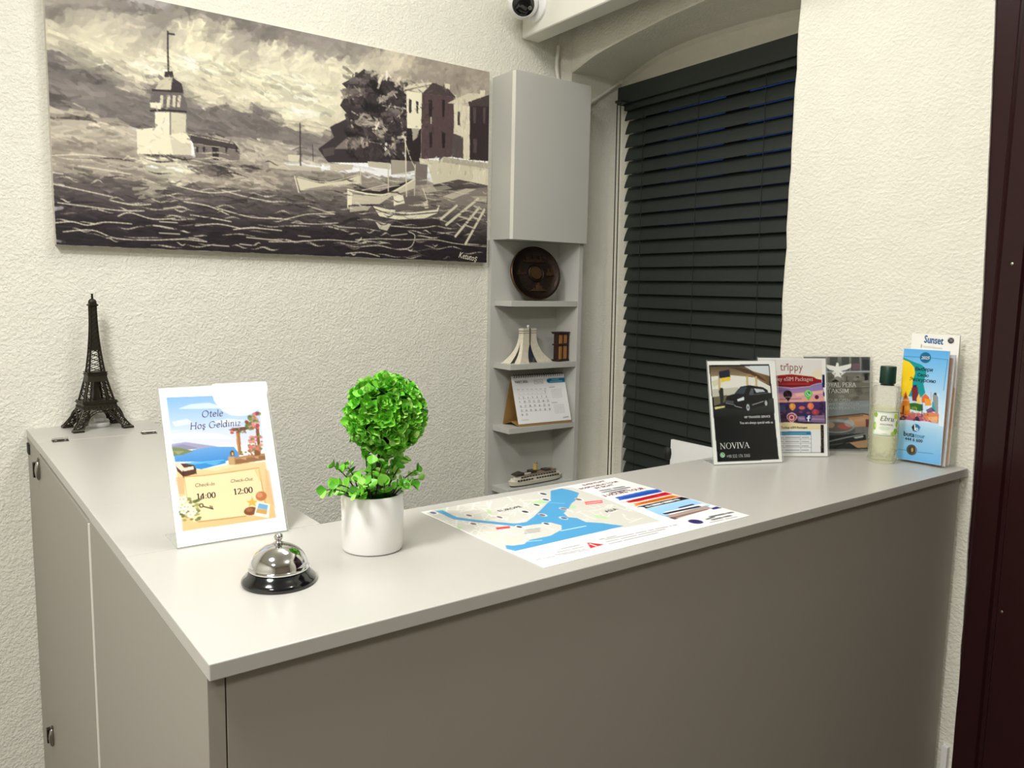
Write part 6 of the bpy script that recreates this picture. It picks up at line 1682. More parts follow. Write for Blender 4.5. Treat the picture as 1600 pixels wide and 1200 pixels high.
ART['leaf']=[
('g','5fb2f0','9fd2f6',[(0,0),(1,0),(1,.3),(0,.3)]),
('g','c8e6fb','e2f1fb',[(0,.46),(1,.46),(1,.66),(0,.66)]),
('g','9fd2f6','c8e6fb',[(0,.295),(1,.295),(1,.47),(0,.47)]),
('g','bfe0f8','6fb8f0',[(0,.655),(1,.655),(1,1),(0,1)]),
('p','12999b',1,[(-.043,.07),(.018,.085),(.252,.116),(.413,.134),(.508,.163),(.538,.206),(.489,.293),(.55,.381),(.469,.421),(-.056,.429)]),
('p','ffd829',1,[(-.062,.094),(-.003,.099),(.151,.119),(.261,.161),(.294,.215),(.25,.28),(.252,.348),(.177,.433),(-.053,.443)]),
('l','1f5f78',1,.007,[(-.019,.072),(.367,.07)]),
('l','1f5f78',.8,.0068,[(.611,.07),(.973,.074),(.936,.343)]),
('l','1f5f78',.6,.0058,[(-.018,.079),(-.048,.318)]),
('e','136a94',1,.493,.07,.12,.047),
('p','f2f6fa',.5,[(.844,.373),(.91,.629),(.648,.643),(.618,.49),(.725,.397)]),
('p','7a2a3a',1,[(.24,.352),(.298,.318),(.375,.34),(.404,.41),(.375,.463),(.278,.461)]),
('p','3a1a4a',1,[(.268,.325),(.346,.316),(.35,.335),(.279,.344)]),
('p','e8862a',1,[(.115,.377),(.157,.427),(.213,.464),(.253,.585),(.033,.636),(.027,.518),(.065,.457)]),
('p','b84a1c',1,[(.118,.39),(.168,.44),(.08,.45)]),
('l','fff0c0',.9,.0134,[(.034,.468),(.197,.461)]),
('p','6a2a1c',1,[(.076,.515),(.109,.514),(.107,.593),(.075,.594)]),
('p','f2b040',.8,[(.11,.52),(.206,.509),(.213,.548),(.134,.559)]),
('p','f6cf6a',1,[(.37,.437),(.409,.391),(.456,.427),(.465,.478),(.378,.482)]),
('p','e0703a',1,[(.478,.42),(.551,.388),(.634,.413),(.675,.462),(.488,.471)]),
('p','f0a040',1,[(.543,.43),(.669,.431),(.711,.486),(.571,.493)]),
('l','e08a6a',1,.0114,[(.672,.367),(.696,.449)]),
('l','9a8aa0',1,.0098,[(.422,.377),(.448,.428)]),
('p','2f6a2c',1,[(.218,.489),(.33,.479),(.507,.486),(.532,.533),(.471,.549),(.244,.54)]),
('p','8a9a3a',.8,[(.257,.52),(.367,.508),(.388,.53),(.276,.539)]),
('p','8f9a9e',1,[(.717,.397),(.744,.377),(.79,.375),(.836,.411),(.864,.555),(.752,.535)]),
('p','1c2a3a',1,[(.73,.384),(.758,.368),(.795,.375),(.786,.391)]),
('p','19a8b0',1,[(.712,.448),(.745,.459),(.797,.527),(.728,.53)]),
('p','b05a7a',1,[(.034,.642),(.19,.595),(.347,.568),(.539,.571),(.69,.538),(.881,.561),(.882,.643),(.645,.63),(.36,.638)]),
('p','e0885a',1,[(.539,.571),(.691,.545),(.88,.554),(.882,.605),(.612,.619)]),
('p','f2c080',.8,[(.638,.592),(.853,.575),(.872,.631),(.74,.632)]),
('p','54305a',1,[(.015,.63),(.109,.599),(.162,.623),(.134,.644),(.019,.65)]),
('p','3a2a4a',1,[(.327,.634),(.384,.592),(.451,.608),(.489,.638)]),
('p','c9705a',.8,[(.159,.603),(.296,.557),(.414,.584),(.357,.619)]),
('p','5a3a6a',.8,[(.594,.53),(.714,.499),(.798,.533),(.631,.554)]),
('l','e8c8a0',1,.0115,[(.386,.521),(.385,.598)]),
('l','3a3a5a',1,.0164,[(.506,.483),(.515,.611)]),
('e','8a3a5a',.7,.141,.593,.031,.005),
('e','d0604a',.7,.643,.564,.023,.007),
('e','4a2a4a',.7,.638,.572,.014,.004),
('e','8a3a5a',.7,.128,.629,.026,.006),
('e','d0604a',.7,.502,.607,.021,.005),
('e','e8a070',.7,.107,.629,.021,.004),
('e','f2c890',.7,.469,.585,.031,.004),
('e','8a3a5a',.7,.371,.624,.021,.007),
('e','f2c890',.7,.558,.589,.017,.003),
('e','8a3a5a',.7,.236,.603,.014,.005),
('e','4a2a4a',.7,.144,.626,.018,.004),
('e','d0604a',.7,.066,.606,.017,.007),
('e','f2c890',.7,.576,.626,.02,.009),
('e','8a3a5a',.7,.473,.592,.019,.004),
('e','d0604a',.7,.451,.57,.031,.007),
('e','4a2a4a',.7,.17,.614,.019,.006),
('e','8a3a5a',.7,.355,.639,.015,.006),
('e','d0604a',.7,.702,.602,.026,.004),
('e','e8a070',.7,.429,.564,.026,.008),
('e','e8a070',.7,.089,.629,.019,.006),
('e','f2c890',.7,.684,.608,.018,.006),
('e','d0604a',.7,.819,.548,.03,.004),
('e','e8a070',.7,.177,.604,.027,.008),
('e','8a3a5a',.7,.556,.563,.025,.007),
('e','4a2a4a',.7,.046,.587,.026,.009),
('e','d0604a',.7,.588,.579,.028,.006),
('e','f2c890',.7,.532,.561,.018,.007),
('e','f2c890',.7,.689,.604,.017,.004),
('e','f2c890',.7,.658,.62,.021,.005),
('e','f2c890',.7,.539,.605,.032,.004),
('g','c4e2f6','8cc8f2',[(-.028,.665),(.135,.649),(.895,.633),(.861,.772),(.002,.822)]),
('p','111820',1,[(.395,.666),(.343,.675),(.311,.7),(.346,.73),(.408,.735)]),
('p','1272b4',1,[(.395,.666),(.455,.669),(.502,.689),(.473,.723),(.408,.735)]),
('l','ffffff',1,.0265,[(.376,.677),(.385,.722)]),
('e','ffffff',1,.423,.712,.035,.015),
('e','1272b4',1,.426,.712,.014,.007),
('l','2a6a9a',1,.0084,[(.045,.916),(.235,.914)]),
('l','2a6a9a',1,.0083,[(.478,.915),(.825,.908)]),
('l','5a8ab0',.6,.0067,[(.17,.832),(.557,.825)]),
('e','33332f',1,.35,.903,.115,.047),
('e','6a6a60',1,.35,.903,.096,.039),
('e','33332f',1,.35,.903,.083,.034),
('e','d8a84a',1,.36,.902,.025,.021),
('l','d9d9c8',.7,.0099,[(.433,.862),(.45,.92)]),
]
LETTERS['leaf']=[('buta', 0.144, 0.785, 0.389, 0.785, '10202c', 0, 0.03, 1.1), ('tour', 0.397, 0.785, 0.62, 0.784, '1c7ac0', 0, 0.01, 1.1), ('444 6 600', 0.176, 0.822, 0.576, 0.823, '10141a', 0, 0.03, 1.0), ('2025', 0.406, 0.086, 0.583, 0.084, 'ffffff', 0.2, 0.03, 1.1), ('Выбери', 0.294, 0.189, 0.672, 0.188, '10202a', 0.1, 0.02, 1.1), ('Свою', 0.346, 0.239, 0.595, 0.24, '10202a', 0.1, 0.02, 1.1), ('Экскурсию', 0.18, 0.284, 0.754, 0.286, '10202a', 0.1, 0.02, 1.1)]
ART['map']=[
('p','eeeeec',1,[(0,0),(1,0),(1,1),(0,1)]),
('p','d3d2c9',1,[(.009,.035),(.085,-.018),(.357,-.007),(.609,-.011),(.722,.043),(.708,.368),(.663,.805),(.497,.786),(.274,.684),(.006,.711)]),
('l','e9e8e0',.8,.0052,[(.212,.179),(.183,.271),(.215,.151)]),
('l','e9e8e0',.8,.0051,[(.153,.315),(.191,.313),(.215,.328)]),
('l','e9e8e0',.8,.0064,[(.41,.367),(.338,.411),(.537,.266)]),
('l','e9e8e0',.8,.0056,[(.065,.478),(.059,.467),(.058,.493)]),
('l','e9e8e0',.8,.0037,[(.263,.316),(.304,.255),(.182,.27)]),
('l','e9e8e0',.8,.0033,[(.126,.635),(.159,.64),(.18,.544)]),
('l','e9e8e0',.8,.009,[(.153,-.058),(.196,-.139),(.069,.088)]),
('l','e9e8e0',.8,.006,[(.018,.296),(.007,.318),(.083,.164)]),
('l','e9e8e0',.8,.0049,[(.197,.369),(.23,.32),(.187,.233)]),
('l','e9e8e0',.8,.008,[(.133,.11),(.18,.104),(.233,.015)]),
('l','e9e8e0',.8,.0068,[(.14,.485),(.097,.503),(.052,.457)]),
('l','e9e8e0',.8,.0046,[(.437,.23),(.408,.23),(.512,.224)]),
('l','e9e8e0',.8,.0047,[(.182,.108),(.145,.112),(.232,.134)]),
('l','e9e8e0',.8,.0053,[(.102,.226),(.078,.293),(.113,.215)]),
('l','e9e8e0',.8,.004,[(.146,.08),(.113,.13),(.135,.199)]),
('l','e9e8e0',.8,.008,[(.422,.214),(.478,.143),(.403,.11)]),
('l','e9e8e0',.8,.0041,[(.354,.136),(.366,.18),(.224,.196)]),
('l','e9e8e0',.8,.0069,[(.421,-.039),(.378,.09),(.461,-.272)]),
('l','e9e8e0',.8,.0082,[(.37,.308),(.314,.357),(.331,.254)]),
('l','e9e8e0',.8,.0065,[(.133,.409),(.183,.41),(.137,.427)]),
('l','e9e8e0',.8,.0058,[(.165,-.207),(.139,-.22),(.246,-.303)]),
('l','e9e8e0',.8,.0042,[(.145,.652),(.18,.564),(.129,.577)]),
('l','e9e8e0',.8,.0079,[(-.012,.194),(-.05,.197),(.008,.151)]),
('l','e9e8e0',.8,.007,[(.395,-.076),(.37,-.046),(.511,-.181)]),
('l','e9e8e0',.8,.0041,[(.252,.491),(.263,.388),(.185,.545)]),
('l','e9e8e0',.8,.0041,[(.054,.089),(.065,.163),(.036,.049)]),
('l','e9e8e0',.8,.0055,[(.477,.336),(.472,.44),(.482,.407)]),
('l','e9e8e0',.8,.005,[(-.054,.288),(-.026,.274),(-.04,.266)]),
('l','e9e8e0',.8,.0076,[(.158,.36),(.13,.369),(.062,.374)]),
('l','e9e8e0',.8,.008,[(.288,.195),(.224,.256),(.328,.135)]),
('l','e9e8e0',.8,.0038,[(.068,.398),(.087,.333),(.079,.331)]),
('l','e9e8e0',.8,.005,[(.044,.561),(.033,.648),(.126,.455)]),
('l','e9e8e0',.8,.0038,[(.323,.338),(.332,.354),(.415,.312)]),
('l','e9e8e0',.8,.0071,[(.348,.455),(.345,.519),(.32,.63)]),
('l','e9e8e0',.8,.0069,[(-.009,.272),(.022,.273),(-.098,.324)]),
('l','e9e8e0',.8,.0067,[(.138,.643),(.079,.702),(.18,.727)]),
('l','e9e8e0',.8,.0037,[(.052,.314),(.069,.247),(.109,.203)]),
('l','e9e8e0',.8,.0069,[(.212,.09),(.232,.15),(.308,.027)]),
('l','e9e8e0',.8,.0048,[(.172,.321),(.213,.352),(.178,.2)]),
('l','e9e8e0',.8,.0032,[(-.081,.371),(-.032,.338),(-.064,.323)]),
('l','e9e8e0',.8,.0079,[(.127,.079),(.125,.079),(.208,-.074)]),
('l','e9e8e0',.8,.0047,[(.166,.423),(.166,.439),(.106,.477)]),
('l','e9e8e0',.8,.0059,[(.194,.153),(.218,.147),(.203,.118)]),
('l','e9e8e0',.8,.0068,[(-.02,.221),(-.086,.268),(-.014,.172)]),
('l','e9e8e0',.8,.0062,[(-.113,.412),(-.085,.327),(-.079,.416)]),
('l','e9e8e0',.8,.0066,[(.266,-.112),(.255,.023),(.15,-.02)]),
('l','e9e8e0',.8,.0036,[(.181,.178),(.149,.178),(.294,.163)]),
('l','e9e8e0',.8,.0073,[(.432,.379),(.455,.297),(.371,.427)]),
('l','e9e8e0',.8,.0054,[(.233,-.05),(.162,.004),(.265,.103)]),
('l','e9e8e0',.8,.005,[(.114,.504),(.12,.572),(.134,.429)]),
('l','e9e8e0',.8,.0037,[(.139,.298),(.167,.214),(.17,.392)]),
('l','e9e8e0',.8,.0042,[(.062,.429),(.07,.487),(.063,.485)]),
('l','e9e8e0',.8,.0059,[(.456,.15),(.361,.218),(.409,.157)]),
('l','e9e8e0',.8,.004,[(.244,.54),(.269,.537),(.267,.62)]),
('l','e9e8e0',.8,.0086,[(.192,-.002),(.199,-.076),(.319,-.072)]),
('l','e9e8e0',.8,.0082,[(.3,.39),(.223,.422),(.234,.471)]),
('l','e9e8e0',.8,.0055,[(.268,.652),(.32,.653),(.213,.691)]),
('l','e9e8e0',.8,.0036,[(-.055,.423),(-.041,.501),(-.003,.384)]),
('l','e9e8e0',.8,.0059,[(.053,.315),(.076,.332),(.028,.235)]),
('l','e9e8e0',.8,.0074,[(.335,.574),(.347,.567),(.297,.495)]),
('l','e9e8e0',.8,.0071,[(.246,.122),(.216,.2),(.291,.019)]),
('l','e9e8e0',.8,.0073,[(.304,.317),(.331,.214),(.258,.292)]),
('l','e9e8e0',.8,.0044,[(.078,.305),(.056,.392),(.196,.226)]),
('l','e9e8e0',.8,.004,[(.022,.191),(.018,.229),(-.016,.095)]),
('l','e9e8e0',.8,.0064,[(.383,.005),(.442,-.105),(.35,-.114)]),
('l','e9e8e0',.8,.0063,[(.037,.5),(.042,.403),(-.048,.5)]),
('l','e9e8e0',.8,.0038,[(.158,.567),(.118,.576),(.101,.509)]),
('l','e9e8e0',.8,.0053,[(.413,.097),(.423,.075),(.372,.242)]),
('l','e9e8e0',.8,.0073,[(.174,.054),(.191,.113),(.104,.045)]),
('l','e9e8e0',.8,.0041,[(.101,.445),(.1,.36),(-.007,.512)]),
('l','e9e8e0',.8,.008,[(.593,.47),(.648,.478)]),
('l','e9e8e0',.8,.0048,[(.567,.576),(.531,.61)]),
('l','e9e8e0',.8,.0043,[(.592,.643),(.574,.699)]),
('l','e9e8e0',.8,.0065,[(.667,.485),(.663,.562)]),
('l','e9e8e0',.8,.0062,[(.793,.567),(.818,.599)]),
('l','e9e8e0',.8,.0042,[(.736,.579),(.705,.615)]),
('l','e9e8e0',.8,.0069,[(.538,.47),(.587,.481)]),
('l','e9e8e0',.8,.004,[(.688,.668),(.696,.734)]),
('l','e9e8e0',.8,.0036,[(.536,.578),(.562,.511)]),
('l','e9e8e0',.8,.0086,[(.578,.413),(.583,.443)]),
('l','e9e8e0',.8,.0092,[(.671,.446),(.629,.49)]),
('l','e9e8e0',.8,.0081,[(.505,.448),(.481,.456)]),
('l','e9e8e0',.8,.0048,[(.432,.57),(.461,.575)]),
('l','e9e8e0',.8,.0071,[(.636,.449),(.634,.45)]),
('l','e9e8e0',.8,.004,[(.521,.447),(.534,.504)]),
('l','e9e8e0',.8,.005,[(.629,.549),(.586,.555)]),
('l','e9e8e0',.8,.0064,[(.477,.682),(.446,.688)]),
('l','e9e8e0',.8,.0077,[(.758,.595),(.766,.615)]),
('l','e9e8e0',.8,.0059,[(.521,.534),(.547,.542)]),
('l','e9e8e0',.8,.006,[(.609,.717),(.6,.692)]),
('l','e9e8e0',.8,.0036,[(.473,.681),(.49,.717)]),
('l','e9e8e0',.8,.009,[(.613,.44),(.61,.421)]),
('l','e9e8e0',.8,.0092,[(.671,.58),(.661,.585)]),
('l','e9e8e0',.8,.0082,[(.611,.608),(.6,.64)]),
('l','e9e8e0',.8,.0037,[(.526,.509),(.518,.595)]),
('l','e9e8e0',.8,.0044,[(.665,.572),(.678,.629)]),
('l','e9e8e0',.8,.0056,[(.491,.465),(.487,.532)]),
('l','e9e8e0',.8,.0082,[(.66,.439),(.617,.476)]),
('l','e9e8e0',.8,.0083,[(.619,.509),(.622,.541)]),
('l','e9e8e0',.8,.0082,[(.479,.524),(.48,.604)]),
('l','e9e8e0',.8,.0038,[(.668,.6),(.696,.535)]),
('l','e9e8e0',.8,.0055,[(.707,.605),(.675,.552)]),
('l','e9e8e0',.8,.0077,[(.559,.736),(.635,.715)]),
('l','e9e8e0',.8,.0062,[(.556,.486),(.563,.471)]),
('l','e9e8e0',.8,.0064,[(.646,.428),(.681,.473)]),
('l','e9e8e0',.8,.0061,[(.671,.557),(.709,.504)]),
('l','e9e8e0',.8,.0038,[(.719,.602),(.752,.594)]),
('l','e9e8e0',.8,.0052,[(.741,.529),(.741,.445)]),
('l','e9e8e0',.8,.0054,[(.581,.674),(.582,.736)]),
('l','e9e8e0',.8,.005,[(.428,.634),(.403,.682)]),
('p','b5dca0',.9,[(.232,.143),(.226,.187),(.2,.235),(.198,.2)]),
('p','b5dca0',.9,[(.147,.281),(.153,.31),(.131,.335)]),
('p','b5dca0',.9,[(.517,.528),(.535,.608),(.521,.636),(.497,.582)]),
('p','b5dca0',.9,[(.535,.328),(.54,.364),(.508,.397),(.497,.376)]),
('p','b5dca0',.9,[(.426,.165),(.483,.163),(.491,.225),(.424,.226)]),
('p','b5dca0',.9,[(.073,-.003),(.089,.036),(.08,.077),(.06,.058)]),
('p','b5dca0',.9,[(.017,.295),(.022,.343),(-.002,.363)]),
('p','4f9fd0',1,[(.606,.035),(.671,.027),(.682,.086),(.682,.163),(.597,.267),(.55,.305),(.488,.378),(.434,.427),(.413,.495),(.433,.531),(.426,.608),(.469,.671),(.507,.764),(.384,.765),(.168,.763),(.022,.763),(.011,.717),(.031,.673),(.048,.699),(.088,.708),(.129,.676),(.218,.68),(.293,.638),(.327,.583),(.316,.516),(.28,.509),(.247,.496),(.192,.488),(.15,.406),(.097,.303),(.05,.205),(.051,.099),(.051,.026),(.081,.034),(.076,.107),(.075,.182),(.112,.272),(.162,.364),(.203,.433),(.247,.443),(.314,.389),(.403,.3),(.513,.19)]),
('l','cdeafa',1,.0063,[(.284,.651),(.393,.658)]),
('l','cdeafa',1,.0046,[(.117,.689),(.161,.71)]),
('l','8ed0f4',.8,.0064,[(.463,.198),(.524,.282)]),
('e','fafafa',1,.124,.19,.013,.03),
('e','7a6a5a',1,.124,.189,.009,.023),
('e','fafafa',1,.205,.302,.012,.029),
('e','7a6a5a',1,.204,.301,.008,.022),
('e','fafafa',1,.078,.321,.013,.029),
('e','7a6a5a',1,.078,.321,.009,.021),
('e','fafafa',1,.326,.294,.013,.031),
('e','3a3a44',1,.326,.294,.01,.023),
('e','fafafa',1,.424,.226,.014,.033),
('e','3a3a44',1,.422,.225,.009,.023),
('e','fafafa',1,.547,.064,.015,.035),
('e','4a4a5a',1,.549,.066,.011,.026),
('e','fafafa',1,.502,.169,.014,.034),
('e','55608a',1,.501,.169,.011,.024),
('e','fafafa',1,.615,.267,.014,.032),
('e','7a6a5a',1,.613,.265,.011,.024),
('e','fafafa',1,.473,.364,.013,.03),
('e','8a7a80',1,.473,.364,.011,.023),
('e','fafafa',1,.354,.392,.013,.029),
('e','7a6a5a',1,.352,.391,.01,.022),
('e','fafafa',1,.392,.494,.013,.028),
('e','55608a',1,.393,.495,.01,.021),
('e','fafafa',1,.293,.521,.012,.027),
('e','4a4a5a',1,.294,.521,.008,.02),
('e','fafafa',1,.192,.488,.012,.027),
('e','4a4a5a',1,.191,.488,.009,.019),
('e','fafafa',1,.035,.05,.013,.032),
('e','55608a',1,.033,.048,.01,.024),
('p','d9484a',1,[(.118,.433),(.169,.45),(.155,.48),(.105,.463)]),
('p','e8666a',1,[(.608,.321),(.685,.348),(.658,.393),(.582,.371)]),
('l','fbd8d8',.8,.0097,[(.603,.353),(.663,.365)]),
('l','77777a',.6,.0075,[(.183,.548),(.192,.549)]),
('l','77777a',.6,.0076,[(.195,.551),(.204,.551)]),
('l','77777a',.6,.0076,[(.207,.554),(.216,.554)]),
('l','77777a',.6,.0076,[(.219,.557),(.229,.557)]),
('l','77777a',.6,.0077,[(.231,.559),(.241,.56)]),
('l','77777a',.6,.0074,[(.172,.567),(.181,.568)]),
('l','77777a',.6,.0075,[(.184,.57),(.193,.571)]),
('l','77777a',.6,.0075,[(.196,.573),(.205,.573)]),
('l','77777a',.6,.0075,[(.208,.576),(.217,.576)]),
('l','77777a',.6,.0076,[(.22,.579),(.229,.579)]),
('l','77777a',.6,.0073,[(.161,.586),(.171,.587)]),
('l','77777a',.6,.0074,[(.173,.589),(.182,.59)]),
('l','77777a',.6,.0074,[(.185,.592),(.194,.592)]),
('l','77777a',.6,.0074,[(.197,.595),(.206,.595)]),
('l','77777a',.6,.0075,[(.209,.598),(.218,.598)]),
('p','d3262c',1,[(.271,.852),(.305,.918),(.239,.924)]),
('l','ffffff',1,.0068,[(.269,.877),(.27,.901)]),
('l','ffffff',1,.0068,[(.271,.909),(.271,.913)]),
('l','8a8a8c',.7,.0066,[(.158,.855),(.164,.855)]),
('l','8a8a8c',.7,.0066,[(.166,.856),(.171,.856)]),
('l','8a8a8c',.7,.0066,[(.173,.856),(.178,.856)]),
('l','8a8a8c',.7,.0066,[(.181,.856),(.186,.857)]),
('l','8a8a8c',.7,.0066,[(.188,.857),(.193,.857)]),
('l','8a8a8c',.7,.0067,[(.196,.857),(.201,.857)]),
('l','8a8a8c',.7,.0067,[(.203,.858),(.209,.858)]),
('l','8a8a8c',.7,.0067,[(.211,.858),(.216,.858)]),
('l','8a8a8c',.7,.0067,[(.218,.858),(.224,.859)]),
('l','8a8a8c',.7,.0068,[(.226,.859),(.231,.859)]),
('l','8a8a8c',.7,.0055,[(.124,.881),(.129,.881)]),
('l','8a8a8c',.7,.0055,[(.131,.881),(.135,.881)]),
('l','8a8a8c',.7,.0056,[(.137,.882),(.142,.882)]),
('l','8a8a8c',.7,.0056,[(.144,.882),(.149,.882)]),
('l','8a8a8c',.7,.0056,[(.151,.882),(.155,.883)]),
('l','8a8a8c',.7,.0056,[(.157,.883),(.162,.883)]),
('l','8a8a8c',.7,.0056,[(.164,.883),(.169,.884)]),
('l','8a8a8c',.7,.0056,[(.171,.884),(.176,.884)]),
('l','8a8a8c',.7,.0057,[(.184,.885),(.189,.885)]),
('l','8a8a8c',.7,.0057,[(.191,.885),(.196,.885)]),
('l','8a8a8c',.7,.0057,[(.198,.886),(.203,.886)]),
('l','8a8a8c',.7,.0057,[(.205,.886),(.21,.886)]),
('l','8a8a8c',.7,.0058,[(.212,.887),(.216,.887)]),
('l','8a8a8c',.7,.0058,[(.218,.887),(.223,.887)]),
('l','8a8a8c',.7,.0058,[(.225,.887),(.23,.888)]),
('l','8a8a8c',.7,.0054,[(.102,.902),(.107,.903)]),
('l','8a8a8c',.7,.0054,[(.108,.903),(.113,.903)]),
('l','8a8a8c',.7,.0054,[(.115,.904),(.12,.904)]),
('l','8a8a8c',.7,.0055,[(.122,.904),(.126,.905)]),
('l','8a8a8c',.7,.0055,[(.128,.905),(.133,.906)]),
('l','8a8a8c',.7,.0055,[(.135,.906),(.14,.907)]),
('l','8a8a8c',.7,.0055,[(.142,.907),(.146,.907)]),
('l','8a8a8c',.7,.0055,[(.148,.908),(.153,.908)]),
('l','8a8a8c',.7,.0055,[(.155,.908),(.16,.909)]),
('l','8a8a8c',.7,.0056,[(.162,.909),(.167,.91)]),
('l','8a8a8c',.7,.0056,[(.168,.91),(.173,.911)]),
('l','8a8a8c',.7,.0056,[(.175,.911),(.18,.911)]),
('l','8a8a8c',.7,.0056,[(.182,.912),(.187,.912)]),
('l','8a8a8c',.7,.0056,[(.189,.912),(.194,.913)]),
('l','8a8a8c',.7,.0056,[(.196,.913),(.201,.914)]),
('l','8a8a8c',.7,.0057,[(.209,.915),(.214,.915)]),
('l','8a8a8c',.7,.0057,[(.216,.916),(.221,.916)]),
('l','8a8a8c',.7,.0048,[(.025,.905),(.029,.905)]),
('l','8a8a8c',.7,.0048,[(.031,.906),(.036,.906)]),
('l','8a8a8c',.7,.0048,[(.038,.907),(.042,.907)]),
('l','8a8a8c',.7,.0049,[(.051,.908),(.055,.909)]),
('l','8a8a8c',.7,.0049,[(.064,.91),(.069,.911)]),
('l','8a8a8c',.7,.0049,[(.07,.911),(.075,.911)]),
('l','8a8a8c',.7,.0049,[(.077,.912),(.082,.912)]),
('l','8a8a8c',.7,.0049,[(.084,.913),(.089,.913)]),
('l','8a8a8c',.7,.0049,[(.09,.913),(.095,.914)]),
('l','8a8a8c',.7,.005,[(.11,.916),(.115,.917)]),
('l','8a8a8c',.7,.005,[(.124,.918),(.129,.919)]),
('l','8a8a8c',.7,.005,[(.131,.919),(.136,.919)]),
('l','8a8a8c',.7,.005,[(.138,.92),(.142,.92)]),
('l','8a8a8c',.7,.0051,[(.144,.921),(.149,.921)]),
('l','8a8a8c',.7,.0051,[(.151,.921),(.156,.922)]),
('l','8a8a8c',.7,.0051,[(.158,.922),(.163,.923)]),
('l','8a8a8c',.7,.0051,[(.165,.923),(.17,.924)]),
('l','8a8a8c',.7,.0051,[(.172,.924),(.177,.925)]),
('l','8a8a8c',.7,.0052,[(.186,.926),(.191,.927)]),
('l','8a8a8c',.7,.0052,[(.193,.927),(.198,.928)]),
('l','8a8a8c',.7,.0052,[(.2,.928),(.205,.928)]),
('l','8a8a8c',.7,.0052,[(.207,.929),(.212,.929)]),
('l','8a8a8c',.7,.0052,[(.214,.93),(.219,.93)]),
('l','8a8a8c',.7,.0052,[(.221,.931),(.226,.931)]),
('l','8a8a8c',.7,.0071,[(.326,.853),(.332,.854)]),
('l','8a8a8c',.7,.0071,[(.335,.854),(.341,.854)]),
('l','8a8a8c',.7,.0072,[(.343,.854),(.35,.854)]),
('l','8a8a8c',.7,.0072,[(.361,.854),(.367,.854)]),
('l','8a8a8c',.7,.0073,[(.37,.854),(.376,.855)]),
('l','8a8a8c',.7,.0073,[(.378,.855),(.385,.855)]),
('l','8a8a8c',.7,.0073,[(.387,.855),(.394,.855)]),
('l','8a8a8c',.7,.0073,[(.396,.855),(.403,.855)]),
('l','8a8a8c',.7,.0062,[(.343,.87),(.349,.87)]),
('l','8a8a8c',.7,.0062,[(.351,.87),(.357,.871)]),
('l','8a8a8c',.7,.0062,[(.359,.871),(.365,.871)]),
('l','8a8a8c',.7,.0062,[(.367,.871),(.373,.872)]),
('l','8a8a8c',.7,.0063,[(.375,.872),(.381,.873)]),
('l','8a8a8c',.7,.0063,[(.383,.873),(.389,.873)]),
('l','8a8a8c',.7,.0063,[(.391,.873),(.397,.874)]),
('l','8a8a8c',.7,.0063,[(.399,.874),(.405,.874)]),
('l','8a8a8c',.7,.0064,[(.407,.875),(.413,.875)]),
('l','8a8a8c',.7,.0064,[(.415,.875),(.421,.876)]),
('l','8a8a8c',.7,.0064,[(.423,.876),(.429,.876)]),
('l','8a8a8c',.7,.0064,[(.431,.877),(.437,.877)]),
('l','8a8a8c',.7,.0064,[(.439,.877),(.445,.878)]),
('l','8a8a8c',.7,.0065,[(.447,.878),(.453,.878)]),
('l','8a8a8c',.7,.0065,[(.455,.879),(.461,.879)]),
('l','8a8a8c',.7,.0065,[(.464,.879),(.47,.88)]),
('l','8a8a8c',.7,.0066,[(.48,.881),(.486,.881)]),
('l','8a8a8c',.7,.0066,[(.488,.881),(.494,.882)]),
('l','8a8a8c',.7,.0066,[(.497,.882),(.503,.882)]),
('l','8a8a8c',.7,.0066,[(.505,.883),(.511,.883)]),
('l','8a8a8c',.7,.0067,[(.513,.883),(.52,.884)]),
('l','8a8a8c',.7,.0067,[(.522,.884),(.528,.884)]),
('l','8a8a8c',.7,.0067,[(.539,.885),(.545,.886)]),
('l','8a8a8c',.7,.0068,[(.547,.886),(.553,.886)]),
('l','8a8a8c',.7,.0068,[(.556,.887),(.562,.887)]),
('l','8a8a8c',.7,.0068,[(.573,.888),(.579,.888)]),
('l','8a8a8c',.7,.0069,[(.581,.889),(.588,.889)]),
('l','8a8a8c',.7,.0069,[(.59,.889),(.596,.89)]),
('l','8a8a8c',.7,.0069,[(.599,.89),(.605,.891)]),
('l','8a8a8c',.7,.0069,[(.607,.891),(.614,.891)]),
('l','8a8a8c',.7,.007,[(.616,.891),(.622,.892)]),
('l','8a8a8c',.7,.007,[(.625,.892),(.631,.893)]),
('l','8a8a8c',.7,.0071,[(.643,.893),(.649,.894)]),
('l','8a8a8c',.7,.0071,[(.66,.895),(.667,.895)]),
('l','8a8a8c',.7,.0071,[(.669,.896),(.676,.896)]),
('l','8a8a8c',.7,.0061,[(.33,.896),(.336,.897)]),
('l','8a8a8c',.7,.0061,[(.338,.897),(.344,.897)]),
('l','8a8a8c',.7,.0061,[(.346,.897),(.351,.898)]),
('l','8a8a8c',.7,.0061,[(.354,.898),(.359,.898)]),
('l','8a8a8c',.7,.0062,[(.362,.898),(.367,.899)]),
('l','8a8a8c',.7,.0062,[(.37,.899),(.375,.899)]),
('l','8a8a8c',.7,.0062,[(.378,.899),(.383,.9)]),
('l','8a8a8c',.7,.0062,[(.393,.9),(.399,.901)]),
('l','8a8a8c',.7,.0063,[(.402,.901),(.407,.901)]),
('l','8a8a8c',.7,.0063,[(.41,.901),(.415,.902)]),
('l','8a8a8c',.7,.0063,[(.418,.902),(.424,.902)]),
('l','8a8a8c',.7,.0063,[(.426,.902),(.432,.903)]),
('l','8a8a8c',.7,.0064,[(.434,.903),(.44,.903)]),
('l','8a8a8c',.7,.0064,[(.442,.903),(.448,.904)]),
('l','8a8a8c',.7,.0064,[(.45,.904),(.456,.904)]),
